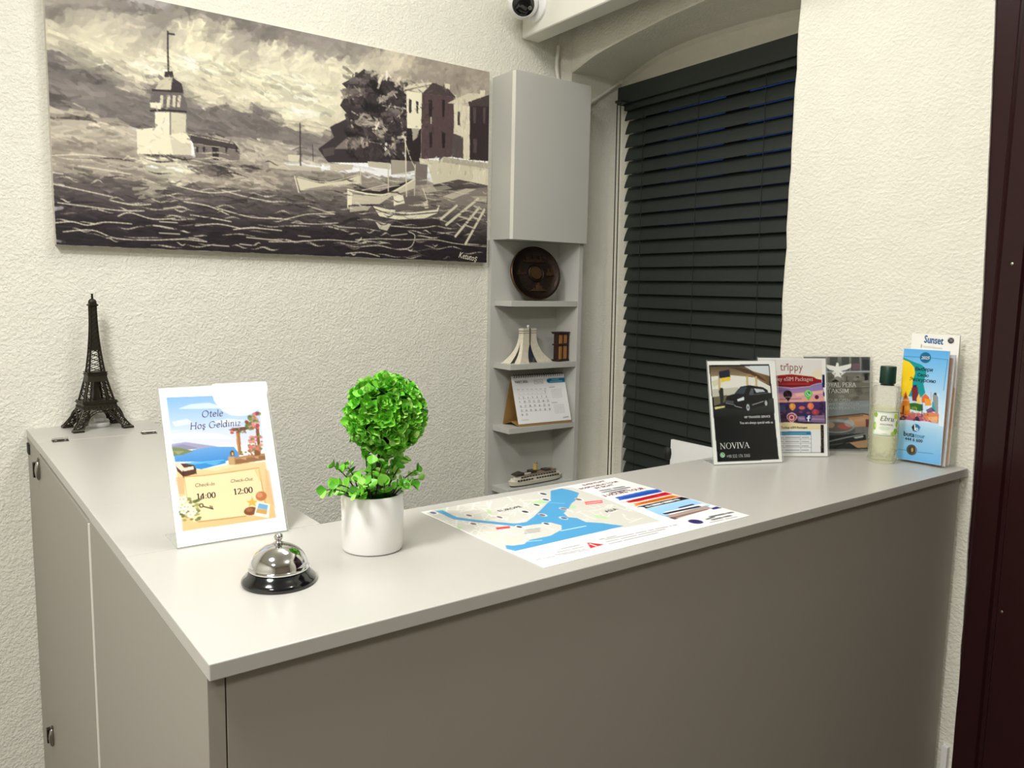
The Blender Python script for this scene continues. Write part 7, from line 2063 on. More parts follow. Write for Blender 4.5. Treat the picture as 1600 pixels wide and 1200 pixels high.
('l','8a8a8c',.7,.0064,[(.459,.904),(.465,.905)]),
('l','8a8a8c',.7,.0065,[(.475,.905),(.481,.906)]),
('l','8a8a8c',.7,.0065,[(.483,.906),(.489,.906)]),
('l','8a8a8c',.7,.0065,[(.492,.906),(.498,.907)]),
('l','8a8a8c',.7,.0066,[(.5,.907),(.506,.907)]),
('l','8a8a8c',.7,.0066,[(.509,.907),(.515,.908)]),
('l','8a8a8c',.7,.0066,[(.517,.908),(.523,.908)]),
('l','8a8a8c',.7,.0066,[(.526,.908),(.532,.909)]),
('l','8a8a8c',.7,.0067,[(.534,.909),(.54,.909)]),
('l','8a8a8c',.7,.0067,[(.543,.91),(.549,.91)]),
('l','8a8a8c',.7,.0067,[(.551,.91),(.557,.91)]),
('l','8a8a8c',.7,.0067,[(.56,.911),(.566,.911)]),
('l','8a8a8c',.7,.0068,[(.568,.911),(.575,.912)]),
('l','8a8a8c',.7,.0068,[(.577,.912),(.583,.912)]),
('l','8a8a8c',.7,.0068,[(.586,.912),(.592,.913)]),
('l','8a8a8c',.7,.0068,[(.594,.913),(.601,.913)]),
('l','8a8a8c',.7,.006,[(.32,.925),(.326,.925)]),
('l','8a8a8c',.7,.006,[(.329,.926),(.335,.926)]),
('l','8a8a8c',.7,.006,[(.337,.926),(.343,.926)]),
('l','8a8a8c',.7,.006,[(.346,.926),(.352,.926)]),
('l','8a8a8c',.7,.0061,[(.354,.926),(.36,.927)]),
('l','8a8a8c',.7,.0061,[(.363,.927),(.369,.927)]),
('l','8a8a8c',.7,.0061,[(.371,.927),(.378,.927)]),
('l','8a8a8c',.7,.0062,[(.389,.928),(.395,.928)]),
('l','8a8a8c',.7,.0062,[(.397,.928),(.404,.928)]),
('l','8a8a8c',.7,.0062,[(.406,.928),(.413,.929)]),
('l','8a8a8c',.7,.0062,[(.415,.929),(.421,.929)]),
('l','8a8a8c',.7,.0063,[(.424,.929),(.43,.929)]),
('l','8a8a8c',.7,.0063,[(.433,.929),(.439,.93)]),
('l','8a8a8c',.7,.0063,[(.442,.93),(.448,.93)]),
('l','8a8a8c',.7,.0063,[(.451,.93),(.457,.93)]),
('l','8a8a8c',.7,.0064,[(.459,.93),(.466,.931)]),
('l','8a8a8c',.7,.0064,[(.468,.931),(.475,.931)]),
('l','8a8a8c',.7,.0064,[(.477,.931),(.484,.931)]),
('l','8a8a8c',.7,.0065,[(.487,.931),(.493,.932)]),
('l','8a8a8c',.7,.0065,[(.496,.932),(.502,.932)]),
('l','8a8a8c',.7,.0065,[(.505,.932),(.511,.932)]),
('l','8a8a8c',.7,.0065,[(.514,.932),(.521,.933)]),
('l','8a8a8c',.7,.0066,[(.523,.933),(.53,.933)]),
('l','8a8a8c',.7,.0066,[(.532,.933),(.539,.933)]),
('l','8a8a8c',.7,.0066,[(.542,.933),(.548,.934)]),
('e','2a2262',1,.765,.914,.026,.038),
('e','5a5292',.6,.765,.914,.02,.025),
('e','2a2262',1,.765,.914,.016,.02),
('l','55555a',.7,.0117,[(.822,.92),(.831,.918)]),
('l','55555a',.7,.0117,[(.834,.917),(.844,.916)]),
('l','55555a',.7,.0118,[(.847,.915),(.857,.914)]),
('l','55555a',.7,.0119,[(.86,.913),(.87,.911)]),
('l','55555a',.7,.0134,[(.86,.898),(.867,.899)]),
('l','55555a',.7,.0135,[(.87,.899),(.877,.9)]),
('l','55555a',.7,.0136,[(.88,.9),(.887,.901)]),
('l','55555a',.7,.0136,[(.89,.901),(.898,.902)]),
('l','55555a',.7,.0137,[(.9,.902),(.908,.903)]),
('l','55555a',.7,.0137,[(.911,.903),(.918,.904)]),
('l','55555a',.7,.0138,[(.921,.904),(.929,.905)]),
('l','55555a',.7,.0139,[(.932,.905),(.939,.906)]),
('l','55555a',.7,.014,[(.953,.907),(.96,.908)]),
('l','55555a',.7,.014,[(.963,.908),(.971,.909)]),
('l','55555a',.7,.0141,[(.974,.909),(.981,.91)]),
('l','55555a',.7,.0131,[(.834,.941),(.842,.941)]),
('l','55555a',.7,.0132,[(.846,.941),(.854,.941)]),
('l','55555a',.7,.0132,[(.857,.941),(.866,.942)]),
('l','55555a',.7,.0133,[(.869,.942),(.877,.942)]),
('l','55555a',.7,.0134,[(.881,.942),(.889,.943)]),
('l','55555a',.7,.0135,[(.904,.943),(.913,.943)]),
('l','55555a',.7,.0136,[(.916,.943),(.925,.944)]),
('l','55555a',.7,.0137,[(.928,.944),(.937,.944)]),
('l','8a8a8c',.7,.0068,[(.8,.965),(.808,.965)]),
('l','8a8a8c',.7,.0069,[(.811,.965),(.818,.966)]),
('l','8a8a8c',.7,.0069,[(.821,.966),(.829,.967)]),
('l','8a8a8c',.7,.0069,[(.831,.967),(.839,.968)]),
('l','8a8a8c',.7,.007,[(.842,.968),(.849,.968)]),
('l','8a8a8c',.7,.007,[(.852,.969),(.86,.969)]),
('l','8a8a8c',.7,.007,[(.863,.969),(.871,.97)]),
('l','8a8a8c',.7,.0071,[(.884,.971),(.892,.972)]),
('l','8a8a8c',.7,.0071,[(.895,.972),(.903,.972)]),
('l','8a8a8c',.7,.0072,[(.906,.973),(.913,.973)]),
('l','8a8a8c',.7,.0072,[(.916,.973),(.924,.974)]),
('l','8a8a8c',.7,.0072,[(.927,.974),(.935,.975)]),
('l','8a8a8c',.7,.0073,[(.938,.975),(.946,.976)]),
('p','2f63c8',1,[(.756,.347),(.954,.335),(1.007,.35),(.991,.408),(.799,.41),(.74,.408)]),
('p','d8262c',1,[(.751,.439),(.995,.421),(.995,.476),(.787,.481),(.744,.471)]),
('p','f08a3c',1,[(.734,.499),(.981,.489),(.997,.541),(.764,.538),(.728,.542)]),
('p','15181c',1,[(.726,.554),(.789,.55),(.992,.546),(.999,.599),(.791,.6),(.742,.603)]),
('e','dfe8fa',1,.737,.374,.016,.022),
('e','fad8d8',1,.733,.445,.016,.022),
('e','fae4d0',1,.733,.509,.015,.021),
('e','f0f0f0',1,.733,.581,.015,.019),
('l','1c3a8a',.5,.0168,[(.778,.382),(.789,.382)]),
('l','1c3a8a',.5,.0169,[(.793,.382),(.803,.382)]),
('l','1c3a8a',.5,.017,[(.807,.382),(.817,.382)]),
('l','1c3a8a',.5,.0171,[(.821,.381),(.832,.381)]),
('l','1c3a8a',.5,.0172,[(.836,.381),(.846,.381)]),
('l','1c3a8a',.5,.0173,[(.85,.381),(.861,.381)]),
('l','1c3a8a',.5,.0174,[(.865,.381),(.875,.381)]),
('l','1c3a8a',.5,.0175,[(.879,.381),(.89,.381)]),
('l','1c3a8a',.5,.0176,[(.894,.38),(.905,.38)]),
('l','1c3a8a',.5,.0177,[(.909,.38),(.92,.38)]),
('l','1c3a8a',.5,.0178,[(.924,.38),(.935,.38)]),
('l','1c3a8a',.5,.0179,[(.939,.38),(.95,.38)]),
('l','1c3a8a',.5,.018,[(.954,.38),(.965,.379)]),
('l','1c3a8a',.5,.0182,[(.969,.379),(.98,.379)]),
('l','8a1418',.5,.0163,[(.767,.453),(.778,.453)]),
('l','8a1418',.5,.0164,[(.782,.453),(.793,.452)]),
('l','8a1418',.5,.0165,[(.797,.452),(.808,.452)]),
('l','8a1418',.5,.0167,[(.812,.451),(.823,.451)]),
('l','8a1418',.5,.0168,[(.827,.451),(.838,.45)]),
('l','8a1418',.5,.0169,[(.843,.45),(.854,.45)]),
('l','8a1418',.5,.017,[(.858,.449),(.869,.449)]),
('l','8a1418',.5,.0171,[(.873,.449),(.885,.448)]),
('l','8a1418',.5,.0172,[(.889,.448),(.9,.448)]),
('l','8a1418',.5,.0173,[(.905,.447),(.916,.447)]),
('l','8a1418',.5,.0177,[(.952,.445),(.964,.445)]),
('l','8a1418',.5,.0178,[(.968,.445),(.98,.444)]),
('l','9a4a14',.5,.0161,[(.776,.514),(.786,.514)]),
('l','9a4a14',.5,.0162,[(.79,.514),(.8,.515)]),
('l','9a4a14',.5,.0163,[(.805,.515),(.815,.515)]),
('l','9a4a14',.5,.0164,[(.819,.515),(.83,.515)]),
('l','9a4a14',.5,.0165,[(.834,.515),(.844,.515)]),
('l','9a4a14',.5,.0166,[(.848,.515),(.859,.515)]),
('l','9a4a14',.5,.0167,[(.863,.515),(.874,.515)]),
('l','9a4a14',.5,.0168,[(.878,.515),(.889,.516)]),
('l','9a4a14',.5,.0169,[(.893,.516),(.904,.516)]),
('l','9a4a14',.5,.017,[(.908,.516),(.919,.516)]),
('l','9a4a14',.5,.0171,[(.923,.516),(.934,.516)]),
('l','9a4a14',.5,.0172,[(.938,.516),(.949,.516)]),
('l','9a4a14',.5,.0173,[(.953,.516),(.964,.516)]),
('l','f0f0f0',.8,.0174,[(.767,.579),(.777,.578)]),
('l','f0f0f0',.8,.0176,[(.795,.577),(.805,.577)]),
('l','f0f0f0',.8,.0177,[(.809,.577),(.819,.577)]),
('l','f0f0f0',.8,.0178,[(.823,.576),(.833,.576)]),
('l','f0f0f0',.8,.0179,[(.837,.576),(.848,.575)]),
('l','f0f0f0',.8,.0182,[(.866,.575),(.876,.574)]),
('l','f0f0f0',.8,.0183,[(.88,.574),(.891,.574)]),
('l','f0f0f0',.8,.0184,[(.895,.574),(.905,.573)]),
('l','f0f0f0',.8,.0185,[(.909,.573),(.92,.573)]),
('l','f0f0f0',.8,.0187,[(.939,.572),(.949,.572)]),
('g','a8d4f2','8cc4ec',[(.734,.604),(.787,.605),(.996,.602),(.987,.76),(.814,.774),(.724,.827),(.719,.726)]),
('p','f4f2f0',1,[(.755,.706),(.985,.705),(.984,.74),(.757,.761)]),
('l','2a2436',1,.0164,[(.75,.728),(.938,.735)]),
('l','3a3446',1,.0122,[(.861,.693),(.941,.689)]),
('p','b09a90',1,[(.726,.759),(.968,.749),(.96,.798),(.724,.827)]),
('l','6a4a44',.7,.0095,[(.724,.802),(.931,.799)]),
('p','2a2a7a',1,[(.956,.795),(.995,.788),(.995,.824),(.948,.82)]),
('p','5a3a4a',.7,[(.719,.792),(.72,.831),(.743,.827),(.738,.789)]),
('l','55555a',.7,.0139,[(.781,.194),(.791,.194)]),
('l','55555a',.7,.014,[(.796,.194),(.807,.195)]),
('l','55555a',.7,.0141,[(.811,.195),(.822,.195)]),
('l','55555a',.7,.0142,[(.826,.195),(.837,.195)]),
('l','55555a',.7,.0143,[(.857,.195),(.868,.195)]),
('l','55555a',.7,.0144,[(.872,.195),(.884,.196)]),
('l','55555a',.7,.0145,[(.888,.196),(.899,.196)]),
('l','55555a',.7,.0146,[(.904,.196),(.915,.196)]),
('l','55555a',.7,.0137,[(.771,.228),(.782,.228)]),
('l','55555a',.7,.0138,[(.787,.228),(.798,.228)]),
('l','55555a',.7,.0139,[(.802,.228),(.813,.228)]),
('l','55555a',.7,.014,[(.817,.228),(.829,.228)]),
('l','55555a',.7,.0141,[(.833,.228),(.844,.228)]),
('l','55555a',.7,.0141,[(.849,.228),(.86,.228)]),
('l','55555a',.7,.0142,[(.865,.228),(.876,.228)]),
('l','55555a',.7,.0143,[(.88,.228),(.892,.228)]),
('l','55555a',.7,.0144,[(.896,.228),(.908,.228)]),
('l','55555a',.7,.0145,[(.912,.228),(.924,.228)]),
('l','55555a',.7,.0137,[(.79,.261),(.801,.26)]),
('l','55555a',.7,.0138,[(.806,.26),(.817,.26)]),
('l','55555a',.7,.0139,[(.822,.26),(.834,.26)]),
('l','55555a',.7,.0139,[(.838,.26),(.85,.26)]),
('l','55555a',.7,.014,[(.855,.259),(.867,.259)]),
('l','55555a',.7,.0141,[(.872,.259),(.884,.259)]),
]
LETTERS['map']=[('EVERYDAY', 0.783, 0.056, 0.917, 0.047, 'cc2a30', 0, 0.02, 1), ('BOSPHORUS TOUR', 0.728, 0.11, 0.96, 0.1, 'cc2a30', 0, 0.02, 1), ('BY BOAT', 0.791, 0.148, 0.901, 0.142, 'cc2a30', 0, 0.02, 1), ('3 HOURS TOUR', 0.73, 0.307, 0.967, 0.307, 'cc2a30', 0, 0.03, 1.1), ('EUROPE', 0.247, 0.226, 0.358, 0.218, '5a5a5c', 0, 0.01, 1), ('ASIA', 0.577, 0.545, 0.644, 0.537, '5a5a5c', 0, 0.01, 1)]
ART['cal']=[
('p','f1f1f0',1,[(0,0),(1,0),(1,1),(0,1)]),
('p','1d6f9a',1,[(.696,.083),(1.007,.086),(.999,.18),(.682,.181),(.65,.156),(.651,.107)]),
('l','c8e4f0',.8,.0109,[(.752,.111),(.886,.11)]),
('l','c8e4f0',.8,.0109,[(.717,.151),(.942,.151)]),
('l','b0a89a',.8,.0039,[(.414,.105),(.574,.102),(.575,.178),(.41,.18),(.414,.105)]),
('l','8a8a88',.7,.0097,[(.417,.145),(.432,.148)]),
('l','8a8a88',.7,.0098,[(.445,.127),(.459,.14)]),
('l','8a8a88',.7,.0098,[(.469,.145),(.482,.159)]),
('l','8a8a88',.7,.0098,[(.494,.146),(.509,.153)]),
('l','8a8a88',.7,.0098,[(.521,.143),(.536,.146)]),
('l','8a8a88',.7,.0098,[(.546,.147),(.559,.167)]),
('l','8a8a8a',.6,.0086,[(.079,.282),(.113,.282)]),
('l','8a8a8a',.6,.0086,[(.161,.284),(.195,.284)]),
('l','8a8a8a',.6,.0087,[(.243,.287),(.278,.287)]),
('l','8a8a8a',.6,.0087,[(.326,.29),(.361,.29)]),
('l','8a8a8a',.6,.0087,[(.409,.293),(.444,.293)]),
('l','8a8a8a',.6,.0088,[(.493,.296),(.529,.296)]),
('l','8a8a8a',.6,.0088,[(.578,.299),(.614,.299)]),
('l','c4c4c4',.6,.0095,[(.09,.368),(.11,.369)]),
('l','c4c4c4',.6,.0096,[(.172,.37),(.192,.37)]),
('l','c4c4c4',.6,.0096,[(.255,.371),(.274,.371)]),
('l','c4c4c4',.6,.0096,[(.338,.372),(.357,.372)]),
('l','c4c4c4',.6,.0097,[(.421,.374),(.441,.374)]),
('l','c4c4c4',.6,.0097,[(.506,.375),(.526,.375)]),
('l','77777a',.6,.0098,[(.681,.275),(.778,.272)]),
('l','a8a8ac',.6,.0069,[(.709,.33),(.723,.33)]),
('l','a8a8ac',.6,.0069,[(.738,.33),(.752,.329)]),
('l','a8a8ac',.6,.0069,[(.767,.329),(.781,.329)]),
('l','a8a8ac',.6,.0069,[(.796,.329),(.811,.328)]),
('l','a8a8ac',.6,.0069,[(.825,.328),(.84,.328)]),
('l','a8a8ac',.6,.0069,[(.855,.328),(.869,.327)]),
('l','a8a8ac',.6,.007,[(.884,.327),(.899,.327)]),
('l','a8a8ac',.6,.0069,[(.709,.363),(.723,.363)]),
('l','a8a8ac',.6,.0069,[(.738,.363),(.752,.363)]),
('l','a8a8ac',.6,.0069,[(.767,.362),(.781,.362)]),
('l','a8a8ac',.6,.0069,[(.796,.362),(.811,.362)]),
('l','a8a8ac',.6,.0069,[(.825,.361),(.84,.361)]),
('l','a8a8ac',.6,.0069,[(.855,.361),(.869,.361)]),
('l','a8a8ac',.6,.007,[(.884,.36),(.899,.36)]),
('l','a8a8ac',.6,.0069,[(.709,.397),(.723,.396)]),
('l','a8a8ac',.6,.0069,[(.738,.396),(.752,.396)]),
('l','a8a8ac',.6,.0069,[(.767,.396),(.781,.395)]),
('l','a8a8ac',.6,.0069,[(.796,.395),(.811,.395)]),
('l','a8a8ac',.6,.0069,[(.825,.395),(.84,.395)]),
('l','a8a8ac',.6,.0069,[(.855,.394),(.869,.394)]),
('l','a8a8ac',.6,.0069,[(.884,.394),(.899,.394)]),
('l','a8a8ac',.6,.0069,[(.709,.43),(.723,.43)]),
('l','a8a8ac',.6,.0069,[(.738,.429),(.752,.429)]),
('l','a8a8ac',.6,.0069,[(.767,.429),(.781,.429)]),
('l','a8a8ac',.6,.0069,[(.796,.429),(.811,.428)]),
('l','a8a8ac',.6,.0069,[(.825,.428),(.84,.428)]),
('l','a8a8ac',.6,.0069,[(.855,.428),(.869,.428)]),
('l','a8a8ac',.6,.0069,[(.884,.427),(.899,.427)]),
('l','a8a8ac',.6,.0069,[(.709,.463),(.723,.463)]),
('l','a8a8ac',.6,.0069,[(.738,.463),(.752,.462)]),
('l','a8a8ac',.6,.0069,[(.767,.462),(.781,.462)]),
('l','a8a8ac',.6,.0069,[(.796,.462),(.811,.462)]),
('l','a8a8ac',.6,.0069,[(.825,.462),(.84,.461)]),
('l','a8a8ac',.6,.0069,[(.855,.461),(.869,.461)]),
('l','a8a8ac',.6,.0069,[(.884,.461),(.899,.461)]),
('l','a8a8ac',.6,.0069,[(.709,.496),(.723,.496)]),
('l','a8a8ac',.6,.0069,[(.738,.496),(.752,.496)]),
('l','a8a8ac',.6,.0069,[(.767,.495),(.781,.495)]),
('l','a8a8ac',.6,.0069,[(.796,.495),(.811,.495)]),
('l','a8a8ac',.6,.0069,[(.825,.495),(.84,.495)]),
('l','a8a8ac',.6,.0069,[(.855,.495),(.869,.494)]),
('l','a8a8ac',.6,.0069,[(.884,.494),(.899,.494)]),
('l','77777a',.6,.0098,[(.681,.607),(.778,.604)]),
('l','a8a8ac',.6,.0068,[(.709,.661),(.724,.661)]),
('l','a8a8ac',.6,.0069,[(.738,.661),(.752,.661)]),
('l','a8a8ac',.6,.0069,[(.767,.661),(.782,.661)]),
('l','a8a8ac',.6,.0069,[(.796,.661),(.811,.661)]),
('l','a8a8ac',.6,.0069,[(.825,.661),(.84,.661)]),
('l','a8a8ac',.6,.0069,[(.854,.661),(.869,.661)]),
('l','a8a8ac',.6,.0069,[(.884,.661),(.898,.661)]),
('l','a8a8ac',.6,.0068,[(.709,.694),(.724,.694)]),
('l','a8a8ac',.6,.0068,[(.738,.694),(.753,.694)]),
('l','a8a8ac',.6,.0069,[(.767,.694),(.782,.694)]),
('l','a8a8ac',.6,.0069,[(.796,.694),(.811,.694)]),
('l','a8a8ac',.6,.0069,[(.825,.694),(.84,.694)]),
('l','a8a8ac',.6,.0069,[(.854,.694),(.869,.694)]),
('l','a8a8ac',.6,.0069,[(.884,.694),(.898,.694)]),
('l','a8a8ac',.6,.0068,[(.709,.727),(.724,.727)]),
('l','a8a8ac',.6,.0068,[(.738,.727),(.753,.727)]),
('l','a8a8ac',.6,.0069,[(.767,.727),(.782,.728)]),
('l','a8a8ac',.6,.0069,[(.796,.728),(.811,.728)]),
('l','a8a8ac',.6,.0069,[(.825,.728),(.84,.728)]),
('l','a8a8ac',.6,.0069,[(.854,.728),(.869,.728)]),
('l','a8a8ac',.6,.0069,[(.884,.728),(.898,.728)]),
('l','a8a8ac',.6,.0068,[(.709,.76),(.724,.76)]),
('l','a8a8ac',.6,.0068,[(.738,.761),(.753,.761)]),
('l','a8a8ac',.6,.0068,[(.767,.761),(.782,.761)]),
('l','a8a8ac',.6,.0069,[(.796,.761),(.811,.761)]),
('l','a8a8ac',.6,.0069,[(.825,.761),(.84,.761)]),
('l','a8a8ac',.6,.0069,[(.854,.761),(.869,.761)]),
('l','a8a8ac',.6,.0069,[(.884,.761),(.898,.761)]),
('l','a8a8ac',.6,.0068,[(.709,.793),(.724,.793)]),
('l','a8a8ac',.6,.0068,[(.738,.794),(.753,.794)]),
('l','a8a8ac',.6,.0068,[(.767,.794),(.782,.794)]),
('l','a8a8ac',.6,.0069,[(.796,.794),(.811,.794)]),
('l','a8a8ac',.6,.0069,[(.825,.794),(.84,.794)]),
('l','a8a8ac',.6,.0069,[(.854,.794),(.869,.794)]),
('l','a8a8ac',.6,.0069,[(.884,.794),(.898,.794)]),
('l','a8a8ac',.6,.0068,[(.709,.826),(.724,.826)]),
('l','a8a8ac',.6,.0068,[(.738,.827),(.753,.827)]),
('l','a8a8ac',.6,.0068,[(.767,.827),(.782,.827)]),
('l','a8a8ac',.6,.0068,[(.796,.827),(.811,.827)]),
('l','a8a8ac',.6,.0069,[(.825,.827),(.84,.827)]),
('l','a8a8ac',.6,.0069,[(.854,.827),(.869,.827)]),
('l','a8a8ac',.6,.0069,[(.884,.827),(.898,.827)]),
('l','77777a',.7,.0137,[(.856,.938),(.949,.93)]),
('l','a0a0a0',.7,.0066,[(.072,.919),(.197,.922)]),
('l','cfcfd2',.8,.0038,[(.08,.318),(.618,.337)]),
('l','d4d4d6',.8,.0029,[(.082,.392),(.626,.409)]),
('l','d4d4d6',.8,.0028,[(.085,.481),(.627,.496)]),
('l','d4d4d6',.8,.0028,[(.089,.569),(.629,.583)]),
('l','d4d4d6',.8,.0028,[(.093,.658),(.631,.669)]),
('l','d4d4d6',.8,.0028,[(.097,.746),(.633,.756)]),
]
LETTERS['cal']=[('MART 2026', 0.058, 0.148, 0.289, 0.146, '3a3a3e', 0, 0.02, 1.1), ('1', 0.586, 0.395, 0.593, 0.394, '55555a', 0, 0.02, 1.4), ('2', 0.077, 0.478, 0.091, 0.478, '55555a', 0, 0.02, 1.4), ('3', 0.16, 0.48, 0.175, 0.479, '55555a', 0, 0.02, 1.4), ('4', 0.243, 0.481, 0.258, 0.48, '55555a', 0, 0.02, 1.4), ('5', 0.328, 0.482, 0.343, 0.481, '55555a', 0, 0.02, 1.4), ('6', 0.413, 0.483, 0.428, 0.482, '55555a', 0, 0.02, 1.4), ('7', 0.498, 0.484, 0.514, 0.484, '55555a', 0, 0.02, 1.4), ('8', 0.585, 0.486, 0.6, 0.485, '55555a', 0, 0.02, 1.4), ('9', 0.079, 0.563, 0.094, 0.562, '55555a', 0, 0.02, 1.4), ('10', 0.163, 0.566, 0.193, 0.567, '55555a', 0, 0.02, 1.4), ('11', 0.248, 0.569, 0.278, 0.57, '55555a', 0, 0.02, 1.4), ('12', 0.334, 0.572, 0.364, 0.573, '55555a', 0, 0.02, 1.4), ('13', 0.42, 0.575, 0.451, 0.576, '55555a', 0, 0.02, 1.4), ('14', 0.507, 0.578, 0.538, 0.579, '55555a', 0, 0.02, 1.4), ('15', 0.595, 0.581, 0.626, 0.582, '55555a', 0, 0.02, 1.4), ('16', 0.08, 0.657, 0.109, 0.657, '55555a', 0, 0.02, 1.4), ('17', 0.165, 0.658, 0.194, 0.659, '55555a', 0, 0.02, 1.4), ('18', 0.25, 0.66, 0.28, 0.661, '55555a', 0, 0.02, 1.4), ('19', 0.337, 0.662, 0.367, 0.663, '55555a', 0, 0.02, 1.4), ('20', 0.424, 0.664, 0.454, 0.665, '55555a', 0, 0.02, 1.4), ('21', 0.512, 0.666, 0.543, 0.667, '55555a', 0, 0.02, 1.4), ('22', 0.601, 0.668, 0.631, 0.669, '55555a', 0, 0.02, 1.4), ('23', 0.082, 0.742, 0.111, 0.743, '55555a', 0, 0.02, 1.4), ('24', 0.167, 0.744, 0.196, 0.745, '55555a', 0, 0.02, 1.4), ('25', 0.252, 0.746, 0.282, 0.747, '55555a', 0, 0.02, 1.4), ('26', 0.339, 0.749, 0.369, 0.75, '55555a', 0, 0.02, 1.4), ('27', 0.426, 0.751, 0.456, 0.752, '55555a', 0, 0.02, 1.4), ('28', 0.514, 0.753, 0.544, 0.754, '55555a', 0, 0.02, 1.4), ('29', 0.602, 0.756, 0.633, 0.756, '55555a', 0, 0.02, 1.4), ('30', 0.081, 0.83, 0.111, 0.831, '55555a', 0, 0.02, 1.4), ('31', 0.164, 0.832, 0.193, 0.833, '55555a', 0, 0.02, 1.4)]
# ------------------------------------------------------------------ painter for the prints
def smooth(P):
    if len(P) < 3: return P
    Q = [P[0]] + list(P) + [P[-1]]; out = []
    for i in range(1, len(Q) - 2):
        a, b, c, d = (np.array(Q[i + k]) for k in (-1, 0, 1, 2))
        for t in (0, .2, .4, .6, .8): out.append(tuple(0.5 * (2 * b + (c - a) * t + (2 * a - 5 * b + 4 * c - d) * t * t + (3 * b - a - 3 * c + d) * t ** 3)))
    return out + [P[-1]]
class Sheet:
    def __init__(s, nx, ny, asp, bg='ffffff'):
        s.nx, s.ny, s.asp = nx, ny, asp
        s.x = np.linspace(0, 1, nx); s.y = np.linspace(0, 1, ny)
        s.c = np.ones((ny, nx, 3)) * np.array([int(bg[i:i + 2], 16) / 255 for i in (0, 2, 4)])
        s.rng = np.random.default_rng(7)
    def win(s, x0, x1, y0, y1):
        i0 = int(max(0, math.floor(x0 * (s.nx - 1)))); i1 = int(min(s.nx, math.ceil(x1 * (s.nx - 1)) + 1))
        j0 = int(max(0, math.floor(y0 * (s.ny - 1)))); j1 = int(min(s.ny, math.ceil(y1 * (s.ny - 1)) + 1))
        return (i0, i1, j0, j1) if i1 > i0 and j1 > j0 else None
    def put(s, w, cov, col):
        i0, i1, j0, j1 = w
        s.c[j0:j1, i0:i1] += (col - s.c[j0:j1, i0:i1]) * cov[..., None]
    def inside(s, pts, w):
        i0, i1, j0, j1 = w
        dx, dy = 0.25 / (s.nx - 1), 0.25 / (s.ny - 1)
        P = np.array(pts, float); Q = np.roll(P, -1, 0)
        acc = np.zeros((j1 - j0, i1 - i0))
        for ox, oy in ((-dx, -dy), (dx, -dy), (dx, dy), (-dx, dy)):
            X = (s.x[i0:i1] + ox)[None, :]; Y = (s.y[j0:j1] + oy)[:, None]
            ins = np.zeros((j1 - j0, i1 - i0), bool)
            for (xa, ya), (xb_, yb_) in zip(P, Q):
                if ya == yb_: continue
                k = (Y > min(ya, yb_)) & (Y <= max(ya, yb_))
                ins ^= k & (X < xa + (Y - ya) * (xb_ - xa) / (yb_ - ya))
            acc += ins
        return acc / 4
    def poly(s, pts, col, a=1.0, col2=None):
        xs = [p[0] for p in pts]; ys = [p[1] for p in pts]
        w = s.win(min(xs), max(xs), min(ys), max(ys))
        if w is None: return
        cov = s.inside(pts, w) * a
        if col2 is not None:
            t = np.clip((s.y[w[2]:w[3]] - min(ys)) / max(1e-6, max(ys) - min(ys)), 0, 1)[:, None, None]
            col = col * (1 - t) + col2 * t
        s.put(w, cov, col)
    def line(s, pts, wd, col, a=1.0):
        wd = max(wd, 0.7 / (s.nx - 1)); h = wd / 2; aa = 0.6 / (s.nx - 1)
        for (xa, ya), (xb_, yb_) in zip(pts, pts[1:]):
            m_ = h + aa
            w = s.win(min(xa, xb_) - m_, max(xa, xb_) + m_, min(ya, yb_) - m_ / s.asp, max(ya, yb_) + m_ / s.asp)
            if w is None: continue
            X = s.x[w[0]:w[1]][None, :]; Y = s.y[w[2]:w[3]][:, None] * s.asp
            dx, dy = xb_ - xa, (yb_ - ya) * s.asp; L2 = dx * dx + dy * dy + 1e-12
            t = np.clip(((X - xa) * dx + (Y - ya * s.asp) * dy) / L2, 0, 1)
            d = np.hypot(X - xa - t * dx, Y - ya * s.asp - t * dy)
            s.put(w, np.clip((h + aa - d) / (2 * aa), 0, 1) * a, col)
    def ell(s, cx, cy, rx, ry, col, a=1.0):
        rx = max(rx, 0.5 / (s.nx - 1)); ry = max(ry, 0.5 / (s.ny - 1))
        w = s.win(cx - rx * 1.2, cx + rx * 1.2, cy - ry * 1.2, cy + ry * 1.2)
        if w is None: return
        X = s.x[w[0]:w[1]][None, :]; Y = s.y[w[2]:w[3]][:, None]
        d = np.sqrt(((X - cx) / rx) ** 2 + ((Y - cy) / ry) ** 2)
        k = 1.2 / (min(rx * (s.nx - 1), ry * (s.ny - 1)) + 0.1)
        s.put(w, np.clip((1 - d) / k + 0.5, 0, 1) * a, col)
    def brush(s, n, u0, u1, v0, v1, ln, wd, ang, spread, a, jit):
        """dabs that pick up the colour under them and drag it along"""
        src = s.c.copy()
        for _ in range(n):
            u, v = s.rng.uniform(u0, u1), s.rng.uniform(v0, v1)
            c = src[int(np.clip(v, 0, 1) * (s.ny - 1)), int(np.clip(u, 0, 1) * (s.nx - 1))]
            c = np.clip(c * (1 + s.rng.normal(0, jit)), 0.08, 0.96)
            th = math.radians(ang + s.rng.normal(0, spread)); L = ln * s.rng.uniform(0.4, 1.2)
            du, dv = L * math.cos(th) / 2, L * math.sin(th) / 2 / s.asp
            b = s.rng.normal(0, 0.12) * L / s.asp
            s.line([(u - du, v - dv), (u, v + b), (u + du, v + dv)], wd * s.rng.uniform(0.4, 1.3), c, a)
